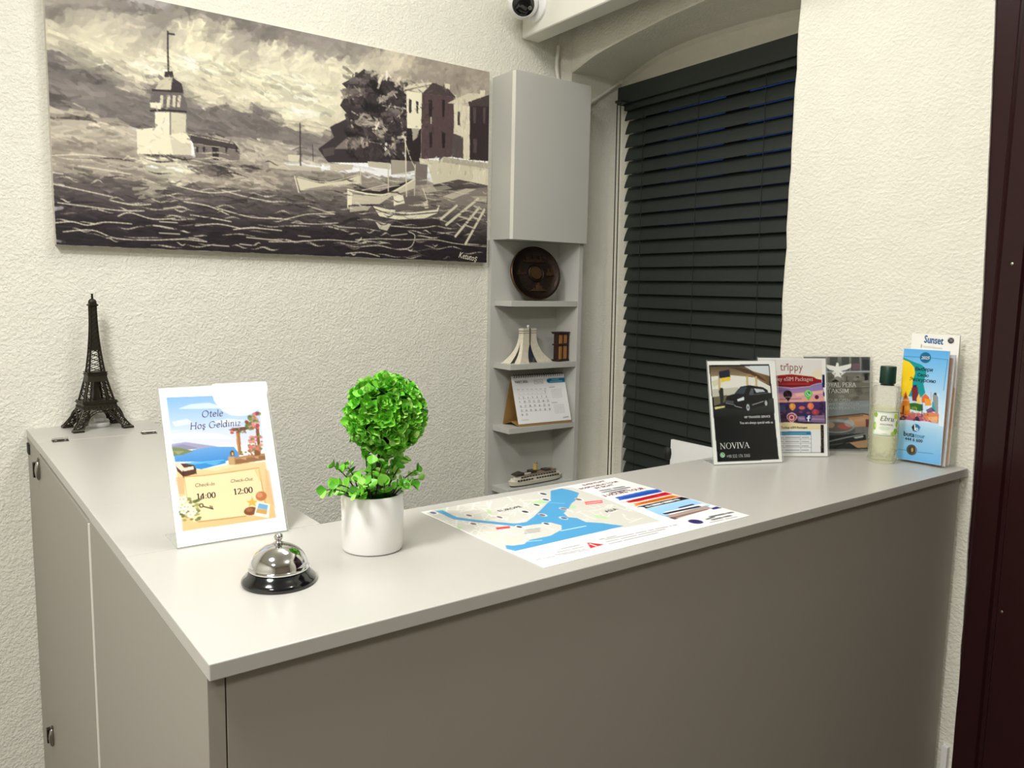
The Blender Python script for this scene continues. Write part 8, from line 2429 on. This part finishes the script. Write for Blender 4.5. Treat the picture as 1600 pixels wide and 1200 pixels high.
    def waves(s, n, u0, u1, v0, v1):
        for _ in range(n):
            u, v = s.rng.uniform(u0, u1), v0 + (v1 - v0) * s.rng.uniform(0, 1) ** 0.8
            L = s.rng.uniform(0.015, 0.075); ph = s.rng.uniform(0, 6); am = s.rng.uniform(0.002, 0.008)
            t = np.linspace(0, 1, 9)
            pts = [(u + L * q, v + am * math.sin(ph + 5 * q) + 0.01 * L * q) for q in t]
            k = s.rng.uniform()
            col = np.array([0.86, 0.83, 0.74]) if k < 0.55 else (np.array([0.16, 0.13, 0.15]) if k < 0.85 else np.array([0.55, 0.51, 0.48]))
            for i in range(8): s.line(pts[i:i + 2], 0.0032 * math.sin(math.pi * (i + 0.7) / 8.5) * s.rng.uniform(0.5, 1.2), col, s.rng.uniform(0.35, 0.8))
    soft = False
    def run(s, cmds):
        h = lambda q: np.array([int(q[i:i + 2], 16) / 255 for i in (0, 2, 4)])
        for c in cmds:
            if c[0] == 'p': s.poly(c[3], h(c[1]), c[2])
            elif c[0] == 'g': s.poly(c[3], h(c[1]), 1.0, h(c[2]))
            elif c[0] == 'l': s.line(smooth(c[4]) if s.soft else c[4], c[3], h(c[1]), c[2])
            elif c[0] == 'e': s.ell(c[3], c[4], c[5], c[6], h(c[1]), c[2])
            elif c[0] == 'b': s.brush(*c[1:])
            elif c[0] == 'w': s.waves(*c[1:])
        return s

def sheet_mesh(name, O, U, V, sh, material, parent, base, off=0.0):
    """grid of the sheet with the print in its 'ink' attribute"""
    O, U, V = (np.array(q, float) for q in (O, U, V))
    nrm = np.cross(V, U); nrm = nrm / np.linalg.norm(nrm)
    gx, gy = np.meshgrid(sh.x, sh.y)
    co = O + gx[..., None] * U + gy[..., None] * V + nrm * off - np.array(base)
    nx, ny = sh.nx, sh.ny
    me = bpy.data.meshes.new(name)
    me.vertices.add(nx * ny); me.vertices.foreach_set('co', co.reshape(-1).astype(np.float32))
    k = np.arange(nx * ny).reshape(ny, nx)
    q = np.stack([k[:-1, :-1], k[1:, :-1], k[1:, 1:], k[:-1, 1:]], -1).reshape(-1, 4)
    nf = len(q)
    me.loops.add(nf * 4); me.loops.foreach_set('vertex_index', q.reshape(-1).astype(np.int32))
    me.polygons.add(nf); me.polygons.foreach_set('loop_start', np.arange(0, nf * 4, 4, dtype=np.int32)); me.polygons.foreach_set('loop_total', np.full(nf, 4, np.int32))
    me.update(calc_edges=True)
    c = np.clip(sh.c, 0, 1)
    cl = np.where(c <= 0.04045, c / 12.92, ((c + 0.055) / 1.055) ** 2.4)
    rgba = np.ones((nx * ny, 4), np.float32); rgba[:, :3] = cl.reshape(-1, 3)
    at = me.color_attributes.new('ink', 'FLOAT_COLOR', 'POINT'); at.data.foreach_set('color', rgba.reshape(-1))
    return part(name, me, material, parent)

INK = {}
def ink(h):
    if h not in INK: INK[h] = mat('ink_' + h, h, 0.5, vary=0.01)
    return INK[h]
JOBS = []
def letters(key, O, U, V, parent, base, off=0.0005, items=None):
    for it in (items if items is not None else LETTERS[key]): JOBS.append((np.array(O, float), np.array(U, float), np.array(V, float), parent, np.array(base, float), off, it))
SERIF = {  # roman capitals as strokes: (polygon list, advance)
    'N': ([[(0, 0), (.28, 0), (.28, .035), (0, .035)], [(.115, 0), (.16, 0), (.16, 1), (.115, 1)], [(0, 1), (.18, 1), (.78, .1), (.78, 0), (.70, 0), (.10, .93), (0, .965)], [(.735, 0), (.78, 0), (.78, 1), (.735, 1)], [(.62, .965), (.90, .965), (.90, 1), (.62, 1)]], .95),
    'V': ([[(.02, 1), (.16, 1), (.46, .14), (.44, 0), (.38, 0)], [(.38, 0), (.44, 0), (.76, 1), (.71, 1)], [(-.06, .965), (.27, .965), (.27, 1), (-.06, 1)], [(.60, .965), (.86, .965), (.86, 1), (.60, 1)]], .80),
    'I': ([[(.14, 0), (.26, 0), (.26, 1), (.14, 1)], [(.02, 0), (.38, 0), (.38, .035), (.02, .035)], [(.02, .965), (.38, .965), (.38, 1), (.02, 1)]], .42),
    'A': ([[(.40, 1), (.46, 1), (.83, 0), (.69, 0), (.39, .84)], [(.02, 0), (.07, 0), (.44, 1), (.40, 1)], [(.18, .33), (.62, .33), (.62, .375), (.18, .375)], [(-.06, 0), (.20, 0), (.20, .035), (-.06, .035)], [(.58, 0), (.92, 0), (.92, .035), (.58, .035)]], .88)}
def ar(cx, cy, rx, ry, a0, a1, n=14): return [(cx + rx * math.cos(math.radians(a0 + (a1 - a0) * i / n)), cy + ry * math.sin(math.radians(a0 + (a1 - a0) * i / n))) for i in range(n + 1)]
PEN = {  # broad-nib letters: strokes, advance
    'O': ([ar(.36, .35, .31, .36, 80, 440, 24)], .76), 't': ([[(.17, .62), (.15, .12)] + ar(.24, .10, .09, .10, 180, 300, 5), [(.03, .45), (.31, .45)]], .35), 'e': ([[(.07, .25), (.38, .27)] + ar(.23, .23, .17, .235, 12, 325)], .46),
    'l': ([[(.03, .71), (.11, .74), (.11, .05), (.18, .01)]], .24), 'H': ([[(.12, .70), (.12, 0)], [(.60, .70), (.60, 0)], [(.12, .37), (.60, .37)], [(.04, .70), (.20, .70)], [(.52, .70), (.68, .70)], [(.04, 0), (.20, 0)], [(.52, 0), (.68, 0)]], .76),
    'o': ([ar(.24, .23, .19, .235, 80, 440, 18)], .50), 'ş': ([[(.33, .39), (.25, .46), (.14, .45), (.08, .37), (.12, .28), (.25, .21), (.33, .13), (.29, .03), (.19, -.01), (.05, .06)], [(.20, -.01), (.19, -.07), (.26, -.12), (.21, -.19), (.12, -.17)]], .42),
    'G': ([ar(.38, .35, .32, .36, 42, 335, 22) + [(.66, .30)], [(.50, .31), (.74, .31)]], .80), 'd': ([ar(.23, .23, .18, .235, 20, 380, 18), [(.33, .72), (.42, .74), (.42, .05), (.49, .01)]], .56),
    'i': ([[(.03, .43), (.11, .46), (.11, .05), (.18, .01)], [(.085, .60), (.135, .65)]], .25), 'n': ([[(.03, .43), (.11, .46), (.11, 0)], [(.11, .33), (.21, .45), (.32, .45), (.38, .36), (.38, .05), (.45, .01)]], .53), 'z': ([[(.06, .45), (.36, .45), (.05, .01), (.38, .01)]], .44),
    '1': ([[(.06, .53), (.20, .65), (.20, 0)], [(.08, 0), (.32, 0)]], .42), '2': ([ar(.23, .47, .16, .18, 165, -35, 10) + [(.06, .02)], [(.06, .02), (.40, .02), (.42, .10)]], .50), '4': ([[(.33, 0), (.33, .65), (.03, .19), (.46, .19)], [(.24, 0), (.42, 0)]], .52), '0': ([ar(.24, .33, .18, .335, 80, 440, 20)], .50), ':': ([[(.10, .34), (.10, .42)], [(.10, .01), (.10, .09)]], .24),
    'E': ([[(.46, .60), (.46, .70), (.10, .70)], [(.12, .70), (.12, 0)], [(.10, 0), (.46, 0), (.47, .10)], [(.12, .36), (.36, .36)]], .56), 'b': ([[(.03, .72), (.11, .74), (.11, .02)], ar(.26, .23, .16, .235, 140, 500, 18)], .50), 'r': ([[(.03, .43), (.11, .46), (.11, 0)], [(.11, .33), (.20, .45), (.31, .44)]], .36), 'u': ([[(.03, .44), (.11, .46), (.11, .12), (.18, .01), (.29, .02), (.38, .12)], [(.38, .46), (.38, .05), (.45, .01)]], .52),
    'R': ([[(.12, .70), (.12, 0)], [(.03, .70), (.34, .70), (.46, .61), (.46, .46), (.34, .36), (.12, .36)], [(.28, .36), (.52, .02), (.60, 0)], [(.03, 0), (.21, 0)]], .62), 'Y': ([[(.04, .70), (.30, .33), (.30, 0)], [(.56, .70), (.30, .33)], [(.21, 0), (.39, 0)]], .58), 'A': ([[(.04, 0), (.30, .70)], [(.30, .70), (.57, 0)], [(.14, .24), (.47, .24)], [(-.02, 0), (.11, 0)], [(.49, 0), (.65, 0)]], .66), 'L': ([[(.12, .70), (.12, 0)], [(.03, 0), (.44, 0), (.46, .14)], [(.03, .70), (.21, .70)]], .52),
    'P': ([[(.12, .70), (.12, 0)], [(.03, .70), (.34, .70), (.45, .60), (.45, .44), (.34, .34), (.12, .34)], [(.03, 0), (.21, 0)]], .54), 'T': ([[(.03, .58), (.03, .70), (.55, .70), (.55, .58)], [(.29, .70), (.29, 0)], [(.20, 0), (.38, 0)]], .60), 'K': ([[(.12, .70), (.12, 0)], [(.54, .70), (.14, .32)], [(.22, .40), (.56, 0)], [(.03, 0), (.21, 0)], [(.46, 0), (.64, 0)]], .64),
    'S': ([[(.42, .56), (.36, .68), (.24, .71), (.11, .64), (.10, .50), (.24, .38), (.40, .28), (.42, .12), (.30, 0), (.16, 0), (.07, .14)]], .50), 'I': ([[(.14, .70), (.14, 0)], [(.05, .70), (.23, .70)], [(.05, 0), (.23, 0)]], .30), 'M': ([[(.12, 0), (.12, .70)], [(.12, .70), (.40, .08)], [(.40, .08), (.68, .70)], [(.68, .70), (.68, 0)], [(.03, 0), (.21, 0)], [(.59, 0), (.77, 0)]], .82), ' ': ([], .30)}
STYLE = {8: (38, .095, .022, .16), 7: (6, .125, .020, .0), 6: (8, .085, .016, .0), 5: (30, .11, .022, .2)}    # nib angle, nib width, hairline, slant
def pen(body, style):
    na, nw, hl, sl = STYLE[style]; nx, ny = nw / 2 * math.cos(math.radians(na)), nw / 2 * math.sin(math.radians(na))
    vs = []; fs = []; x = 0.0
    for ch in body:
        st, adv = PEN[ch]
        for P in st:
            for (xa, ya), (xb_, yb_) in zip(P, P[1:]):
                L = math.hypot(xb_ - xa, yb_ - ya) + 1e-9; px_, py_ = -(yb_ - ya) / L * hl, (xb_ - xa) / L * hl
                for ox, oy in ((nx, ny), (px_, py_)):
                    b = len(vs)
                    vs += [(x + xa + ox, ya + oy), (x + xa - ox, ya - oy), (x + xb_ - ox, yb_ - oy), (x + xb_ + ox, yb_ + oy)]
                    fs.append((b, b + 1, b + 2, b + 3))
        x += adv
    return np.array([(q + sl * r, r) for q, r in vs]), fs
def flush_letters():
    objs = []
    for j in JOBS:
        body, u0, v0, u1, v1, colr, shear, bold, ys = j[6]
        if shear >= 5: objs.append(None); continue
        cu = bpy.data.curves.new('t', 'FONT'); cu.body = body; cu.size = 1.0; cu.resolution_u = 2
        o = bpy.data.objects.new('t', cu); COL.objects.link(o); objs.append(o)
    bpy.context.view_layer.update()
    dg = bpy.context.evaluated_depsgraph_get()
    acc = {}
    for j, o in zip(JOBS, objs):
        O, U, V, parent, base, off, (body, u0, v0, u1, v1, colr, shear, bold, ys) = j
        if o is None and shear < 9:
            vv, fs = pen(body, shear); xs0, xs1 = vv[:, 0].min(), vv[:, 0].max(); ysc = 1.0
        elif o is None:
            vs = []; fs = []; x = 0.0
            for ch in body:
                if ch == 'O':
                    n = 28; b = len(vs)
                    for k in range(n):
                        a = 2 * math.pi * k / n
                        vs += [(x + .44 + .42 * math.cos(a), .5 + .52 * math.sin(a)), (x + .44 + (.42 - .045 - .075 * abs(math.cos(a))) * math.cos(a), .5 + .485 * math.sin(a))]
                    for k in range(n):
                        k2 = (k + 1) % n; fs.append((b + 2 * k, b + 2 * k2, b + 2 * k2 + 1, b + 2 * k + 1))
                    x += .93
                else:
                    pl_, adv = SERIF[ch]
                    for q in pl_:
                        b = len(vs); vs += [(x + px_, py_) for px_, py_ in q]; fs.append(tuple(range(b, b + len(q))))
                    x += adv
            xs0, xs1 = 0.0, x - .05; ysc = 0.86
            vv = np.array(vs)
        else:
            ev = o.evaluated_get(dg); me = ev.to_mesh()
            vv = np.array([v.co[:2] for v in me.vertices]).reshape(-1, 2); fs = [tuple(p.vertices) for p in me.polygons]
            ev.to_mesh_clear(); ysc = ys
            if len(vv) == 0: continue
            if bold > 0:      # heavier strokes: the outline laid down again a hair to either side
                nv = len(vv); f0 = list(fs); sh3 = [(-bold, 0), (bold, 0), (0, bold * 0.6), (0, -bold * 0.6)]
                vv = np.concatenate([vv + np.array(q) for q in sh3]); fs = [tuple(i + k * nv for i in f) for k in range(4) for f in f0]
            xs0, xs1 = vv[:, 0].min(), vv[:, 0].max()
        Uh, Vh = U / np.linalg.norm(U), V / np.linalg.norm(V); nrm = np.cross(V, U); nrm /= np.linalg.norm(nrm)
        P0 = O + u0 * U + v0 * V; P1 = O + u1 * U + v1 * V
        d = P1 - P0; wdt = np.linalg.norm(d); d /= wdt; up = np.cross(nrm, d)
        s_ = wdt / (xs1 - xs0)
        sh_ = shear if o is not None else 0
        co = P0 + ((vv[:, 0:1] - xs0) + sh_ * vv[:, 1:2]) * s_ * d + vv[:, 1:2] * s_ * ysc * up + nrm * off - base
        key = (parent.name, colr)
        A_ = acc.setdefault(key, (parent, [], []))
        b = len(A_[1]); A_[1].extend(map(tuple, co)); A_[2].extend(tuple(b + i for i in f) for f in fs)
    for o in objs:
        if o is not None:
            cu = o.data; bpy.data.objects.remove(o); bpy.data.curves.remove(cu)
    for (pn, colr), (parent, vs, fs) in acc.items():
        me = bpy.data.meshes.new('lettering'); me.from_pydata(vs, [], fs); me.update()
        o = link('lettering', me, ink(colr), parent); o['kind'] = 'stuff'
    JOBS.clear()

# ------------------------------------------------------------------ the painting
M['canvas'] = printed('painted_canvas', 0.5, bump=(420, 0.0006, 0.35), spec=0.3)
M['canvasside'] = mat('canvas_edge', 'c9c3b4', 0.8, vary=0.1, vscale=60)
cv = thing('canvas_painting', 'wide monochrome canvas painting of a sea tower and boats on the back wall', 'painting', (0.68, 1.4216, 1.80))
PO, PU, PV = (0.0762, 1.3976, 2.092), (1.2068, 0, 0), (0, 0, -0.586)
cb_ = (0.68, 1.4216, 1.80)
part('stretcher', MB().box(0.0762 - 0.68, 1.283 - 0.68, -0.0234, -0.0004, 1.506 - 1.80, 2.092 - 1.80), M['canvasside'], cv, bevel=0.0012)
sh = Sheet(720, 350, 0.4856); sh.soft = True; sh.run(ART['painting'])
cp_ = sheet_mesh('canvas', PO, PU, PV, sh, M['canvas'], cv, cb_, 0.0004)
letters('painting', PO, PU, PV, cp_, cb_, 0.0010)

# ------------------------------------------------------------------ acrylic sign holders with their posters
M['poster'] = printed('poster_print', 0.6, spec=0.15)
M['gloss'] = printed('glossy_print', 0.35, spec=0.3)
def holder(name, label, key, O, U, V, nx, ny, foot=0.07, group=None):
    O, U, V = (Vector(q) for q in (O, U, V))
    a = O + V; e = U.normalized(); up = -V.normalized(); w, h = U.length, V.length
    nn = e.cross(up).normalized(); bk = Vector((-e.y, e.x, 0)).normalized()
    base = a + U * 0.5; base.z = H + 0.0004
    t = thing(name, label, 'sign', base, 0.0, group)
    def P(x, y, d): return a + e * x + up * y + nn * d - base
    def slab(x0, x1, y0, y1, d0, d1):
        mb = MB(); v = [P(x, y, d) for d in (d0, d1) for x, y in ((x0, y0), (x1, y0), (x1, y1), (x0, y1))]
        b = 0; mb.v = [tuple(q) for q in v]
        mb.f = [(3, 2, 1, 0), (4, 5, 6, 7), (0, 1, 5, 4), (1, 2, 6, 5), (2, 3, 7, 6), (3, 0, 4, 7)]; mb.mi = [0, 0, 1, 1, 1, 1]
        return mb
    mats = [M['acry'], M['acryedge']]
    y0 = 0.0016
    part('acrylic_front', slab(-0.001, w + 0.002, y0, h + 0.002, 0.0006, 0.0022), mats, t)
    part('acrylic_back', slab(-0.001, w + 0.002, y0, h + 0.002, -0.0022, -0.0006), mats, t)
    q0 = a - e * 0.001 - base; q0.z = 0.0; q1 = a + e * (w + 0.002) - base; q1.z = 0.0
    v = [q0 - bk * 0.0005, q1 - bk * 0.0005, q1 + bk * foot, q0 + bk * foot]
    mb = MB(); mb.v = [tuple(q) for q in v] + [tuple(q + Vector((0, 0, 0.0018))) for q in v]
    mb.f = [(3, 2, 1, 0), (4, 5, 6, 7), (0, 1, 5, 4), (1, 2, 6, 5), (2, 3, 7, 6), (3, 0, 4, 7)]; mb.mi = [0, 0, 1, 1, 1, 1]
    part('acrylic_foot', mb, mats, t)
    s2 = Sheet(nx, ny, h / w).run(ART[key])
    O2 = O + up * 0.0; V2 = V * ((h - 0.002) / h)
    ps = sheet_mesh('poster', O, U, V2, s2, M['poster'], t, base, 0.0)
    letters(key, O, U, V, ps, base, 0.0003)
    return t
holder('welcome_sign', 'tilted clear sign holder with Otele Hoş Geldiniz check-in poster beside the bell', 'sign', (0.0647, 0.4356, 1.283), (0.1468, -0.0038, 0), (-0.0025, -0.0853, -0.203), 170, 250, 0.068)
holder('transfer_sign', 'clear sign holder with a black NOVIVA transfer poster showing a dark van', 'noviva', (1.1018, 0.3446, 1.2876), (0.1449, -0.0592, 0.0), (-0.0181, -0.0454, -0.2076), 130, 175, 0.042)
holder('esim_sign', 'clear sign holder with the colourful trippy eSIM poster behind the black one', 'trippy', (1.2558, 0.3342, 1.2899), (0.1303, -0.0794, 0.0), (-0.0202, -0.0333, -0.2099), 130, 180, 0.045)
holder('breakfast_sign', 'clear sign holder with grey breakfast poster with a white eagle', 'pera', (1.3823, 0.3058, 1.2917), (0.1237, -0.0857, 0.0), (-0.0135, -0.0189, -0.2117), 120, 165, 0.03)

# ------------------------------------------------------------------ tour map on the counter
mp_ = thing('tour_map', 'printed Bosphorus boat tour map lying flat on the counter', 'map', (0.63, 0.18, H))
MO, MU, MV = (0.4162, 0.3272, 1.0808), (0.4205, 0.0038, 0.0), (0.0027, -0.301, 0.0)
qa = [Vector(MO), Vector(MO) + Vector(MU), Vector(MO) + Vector(MU) + Vector(MV), Vector(MO) + Vector(MV)]
part('sheet', MB().prism([(q.x - 0.63, q.y - 0.18) for q in qa][::-1], 0.0001, 0.00075), M['paper'], mp_)
sh = Sheet(420, 240, 0.7157).run(ART['map'])
pr_ = sheet_mesh('print', MO, MU, MV, sh, M['gloss'], mp_, (0.63, 0.18, H))
letters('map', MO, MU, MV, pr_, (0.63, 0.18, H), 0.0002)

# ------------------------------------------------------------------ desk calendar
M['kraft'] = mat('kraft_board', '9a7842', 0.75, vary=0.06, vscale=50)
CO, CU, CV = (1.3735, 1.3772, 1.1374), (0.2160, -0.0150, 0.0), (-0.0024, -0.0498, -0.1529)
cbase = Vector((1.487, 1.36, 0.9766))
ca_ = thing('desk_calendar', 'white spiral desk calendar on a kraft easel on the third open shelf', 'calendar', cbase)
o0, u0_, v0_ = Vector(CO), Vector(CU), Vector(CV)
nn = v0_.cross(u0_).normalized()
def L3(*q): return [tuple(Vector(p) - cbase) for p in q]
tl_, tr_ = o0 - nn * 0.0016, o0 + u0_ - nn * 0.0016
dn = v0_ * (0.1612 / 0.1609); ez = 0.9770
k_ = (tl_.z - ez) / -v0_.z
bl_, br_ = tl_ + v0_ * k_, tr_ + v0_ * k_
th = Vector((0, 0.0014, 0))
kl_, kr_ = Vector((tl_.x - 0.012, 1.3990, ez)), Vector((tr_.x - 0.022, 1.397, ez))
part('front_board', MB().hexa(L3(bl_, br_, br_ + th, bl_ + th, tl_, tr_, tr_ + th, tl_ + th)), M['kraft'], ca_)
part('back_board', MB().hexa(L3(kl_, kr_, kr_ + th, kl_ + th, tl_, tr_, tr_ + th, tl_ + th)), M['kraft'], ca_)
ml_, mr_ = (bl_ + kl_) / 2 + Vector((0, 0, 0.012)), (br_ + kr_) / 2 + Vector((0, 0, 0.012))
up_ = Vector((0, 0, 0.0012))
part('base_board', MB().hexa(L3(bl_, br_, mr_, ml_, bl_ + up_, br_ + up_, mr_ + up_, ml_ + up_)).hexa(L3(ml_, mr_, kr_, kl_, ml_ + up_, mr_ + up_, kr_ + up_, kl_ + up_)), M['kraft'], ca_)
sh = Sheet(120, 84, 0.705).run(ART['cal'])
pg = sheet_mesh('page', CO, CU, CV, sh, M['poster'], ca_, cbase, 0.0)
letters('cal', CO, CU, CV, pg, cbase, 0.0003)
cm = MB()
for i in range(22):
    c_ = o0 + u0_ * (0.05 + 0.90 * i / 21) + v0_ * 0.03 - cbase
    pts = [c_ + nn * (0.0012 + 0.0038 * math.cos(a)) * 1.0 + v0_.normalized() * (-0.0045 + 0.0055 * math.sin(a)) for a in np.linspace(-2.2, 2.2, 8)]
    cm.tube(pts, 0.0009, 5)
part('spiral_binding', cm, M['blackm'], ca_)['kind'] = 'stuff'

# ------------------------------------------------------------------ bottle label
lab = Sheet(60, 56, 0.95, 'f4f5ea')
lab.run([('l', '2b5a34', 1, .02, [(.02, .03), (.98, .03), (.98, .97), (.02, .97), (.02, .03)]), ('l', '9ac27a', .8, .012, [(.07, .08), (.93, .08), (.93, .92), (.07, .92), (.07, .08)]),
         ('e', '8fb83c', 1, .10, .16, .07, .11), ('e', 'c9d65a', 1, .86, .20, .08, .12), ('e', '8fb83c', 1, .88, .80, .09, .13), ('e', 'b4cc4e', 1, .78, .88, .09, .08), ('e', '8fb83c', 1, .08, .62, .06, .16), ('e', 'd8e08a', 1, .10, .60, .03, .10), ('e', '9ac24a', 1, .92, .50, .05, .14),
         ('e', 'cfe3c4', .8, .45, .68, .2, .08), ('l', 'a9b8a0', .8, .02, [(.40, .90), (.56, .90)])])
n_ = 60
gx, gy = lab.nx, lab.ny
me = bpy.data.meshes.new('label')
a_c = math.atan2(-0.86, -1.25) - math.radians(30)    # faces the front of the desk
vs = []; fs = []
for j in range(gy):
    for i in range(gx):
        a = a_c + (i / (gx - 1) - 0.5) * 1.85
        vs.append((0.0293 * math.cos(a), 0.0293 * math.sin(a), 0.1105 - 0.0525 * j / (gy - 1)))
for j in range(gy - 1):
    for i in range(gx - 1):
        k = j * gx + i; fs.append((k, k + gx, k + gx + 1, k + 1))
me.from_pydata(vs, [], fs); me.update()
c = lab.c; cl = np.where(c <= 0.04045, c / 12.92, ((c + 0.055) / 1.055) ** 2.4)
rgba = np.ones((gx * gy, 4), np.float32); rgba[:, :3] = cl.reshape(-1, 3)
me.color_attributes.new('ink', 'FLOAT_COLOR', 'POINT').data.foreach_set('color', rgba.reshape(-1))
lb = part('label', me, M['poster'], bo)
# the words, flat in front of the curved label's middle strip
fx = Vector((math.cos(a_c), math.sin(a_c), 0)); sx_ = Vector((-fx.y, fx.x, 0))
LO = fx * 0.0296 - sx_ * 0.02 + Vector((0, 0, 0.1105)); LU = sx_ * 0.04; LV = Vector((0, 0, -0.0525))
letters('', LO, LU, LV, lb, (0, 0, 0), 0.0, [('Ebru', .20, .37, .86, .38, '1f5f4a', 5, 0, 1.0), ('KOLONYA', .22, .55, .82, .56, '7a8a78', 0, .01, 1.0)])

# ------------------------------------------------------------------ leaflets in their clear pocket by the wall
lh = thing('leaflet_holder', 'clear acrylic leaflet pocket standing at the wall end of the counter', 'holder', (1.485, 0.075, H + 0.0003))
def LB(x0, x1, y0, y1, z0, z1): return MB().box(x0 - 1.485, x1 - 1.485, y0 - 0.075, y1 - 0.075, z0 - H, z1 - H)
part('pocket_front', LB(1.4590, 1.4606, 0.040, 0.1275, H, 1.161), [M['acry']], lh, bevel=0.0004)
part('pocket_back', LB(1.5030, 1.5048, 0.0225, 0.1275, H, 1.285), [M['acry']], lh)
part('pocket_side', LB(1.4607, 1.5029, 0.1260, 0.1275, H, 1.161), [M['acry']], lh)
part('pocket_side', LB(1.4607, 1.5029, 0.0225, 0.0240, H, 1.161), [M['acry']], lh)
part('pocket_base', LB(1.4607, 1.5029, 0.0245, 0.1255, H, H + 0.0018), [M['acry']], lh)
part('pocket_lip', LB(1.4590, 1.4606, 0.024, 0.0399, H, 1.166), [M['acry']], lh, bevel=0.0004)
lf = thing('blue_leaflet', 'blue Russian excursion leaflet in front of the clear pocket by the wall', 'leaflet', (1.4645, 0.078, 1.083), group='leaflets in the pocket')
FO, FU, FV = (1.4659, 0.1257, 1.3191), (0.0045, -0.0912, 0.0008), (-0.003, -0.0022, -0.2341)
fb = (1.4645, 0.078, 1.083)
def leaf_box(O, U, V, th, base):
    O, U, V = Vector(O), Vector(U), Vector(V); nr = V.cross(U).normalized()
    q = [O, O + U, O + U + V, O + V]; b = Vector(base)
    return MB().hexa([p - nr * th - b for p in q] + [p - nr * 0.0002 - b for p in q])
part('pages', leaf_box(FO, FU, FV, 0.0030, fb), M['paper'], lf)
sh = Sheet(90, 220, 2.56).run(ART['leaf'])
fp = sheet_mesh('cover', FO, FU, FV, sh, M['gloss'], lf, fb)
letters('leaf', FO, FU, FV, fp, fb, 0.0003)
l2 = thing('white_leaflet', 'taller white Sunset leaflet behind the blue leaflet', 'leaflet', (1.4865, 0.072, 1.083), group='leaflets in the pocket')
SO, SU, SV = (1.4870, 0.1217, 1.3502), (0.003, -0.0958, 0.0004), (0.0, 0.0005, -0.2645)
sb = (1.4865, 0.072, 1.083)
part('pages', leaf_box(SO, SU, SV, 0.0040, sb), M['paper'], l2)
sh = Sheet(60, 150, 2.78, 'f6f4ee').run([('e', '2a2426', 1, .825, .040, .062, .022), ('p', 'cfcbc2', .8, [(.38, .030), (.60, .032), (.60, .042), (.38, .040)]), ('p', 'd2cec6', .8, [(.26, .092), (.66, .098), (.66, .112), (.26, .106)]), ('l', '55504c', 1, .012, [(.225, .085), (.225, .105)]), ('p', 'e8c0a0', 1, [(0, .4), (1, .4), (1, 1), (0, 1)])])
sp_ = sheet_mesh('cover', SO, SU, SV, sh, M['gloss'], l2, sb)
letters('', SO, SU, SV, sp_, sb, 0.0003, [('Sunset', .27, .066, .675, .074, '1d74b8', 0, .035, 1.5), ('25', .795, .046, .858, .047, 'f2f0ec', 0, .01, 1.0)])
for nm, lbl, x, dy, zt, colr in (('brown_leaflet', 'brown edged leaflet just behind the blue leaflet', 1.4745, -0.0010, 1.306, '8a6a55'), ('cream_leaflet', 'cream leaflet at the back of the clear pocket', 1.4960, -0.004, 1.325, 'e6e0d0'), ('grey_leaflet', 'pale grey leaflet between the brown and the white leaflets', 1.4795, -0.0045, 1.312, 'c9ccd0')):
    t = thing(nm, lbl, 'leaflet', (x, 0.073, 1.083), group='leaflets in the pocket')
    mb = MB(); q = [(0, 0.052 + dy - 0.003, zt - 1.083), (0, -0.042 + dy, zt - 1.083), (-0.003, -0.042 + dy + 0.001, 0), (-0.003, 0.050 + dy, 0)]
    mb.hexa([(a, b, c) for a, b, c in q] + [(a + 0.0022, b, c) for a, b, c in q])
    part('pages', mb, M['paper'], t)
    mb = MB(); mb.hexa([(a - 0.0005, b, c) for a, b, c in q] + [(a - 0.0001, b, c) for a, b, c in q])
    part('cover', mb, mat('leaflet_cover_' + nm.split('_')[0], colr, 0.35, vary=0.15, vscale=60), t)
flush_letters()
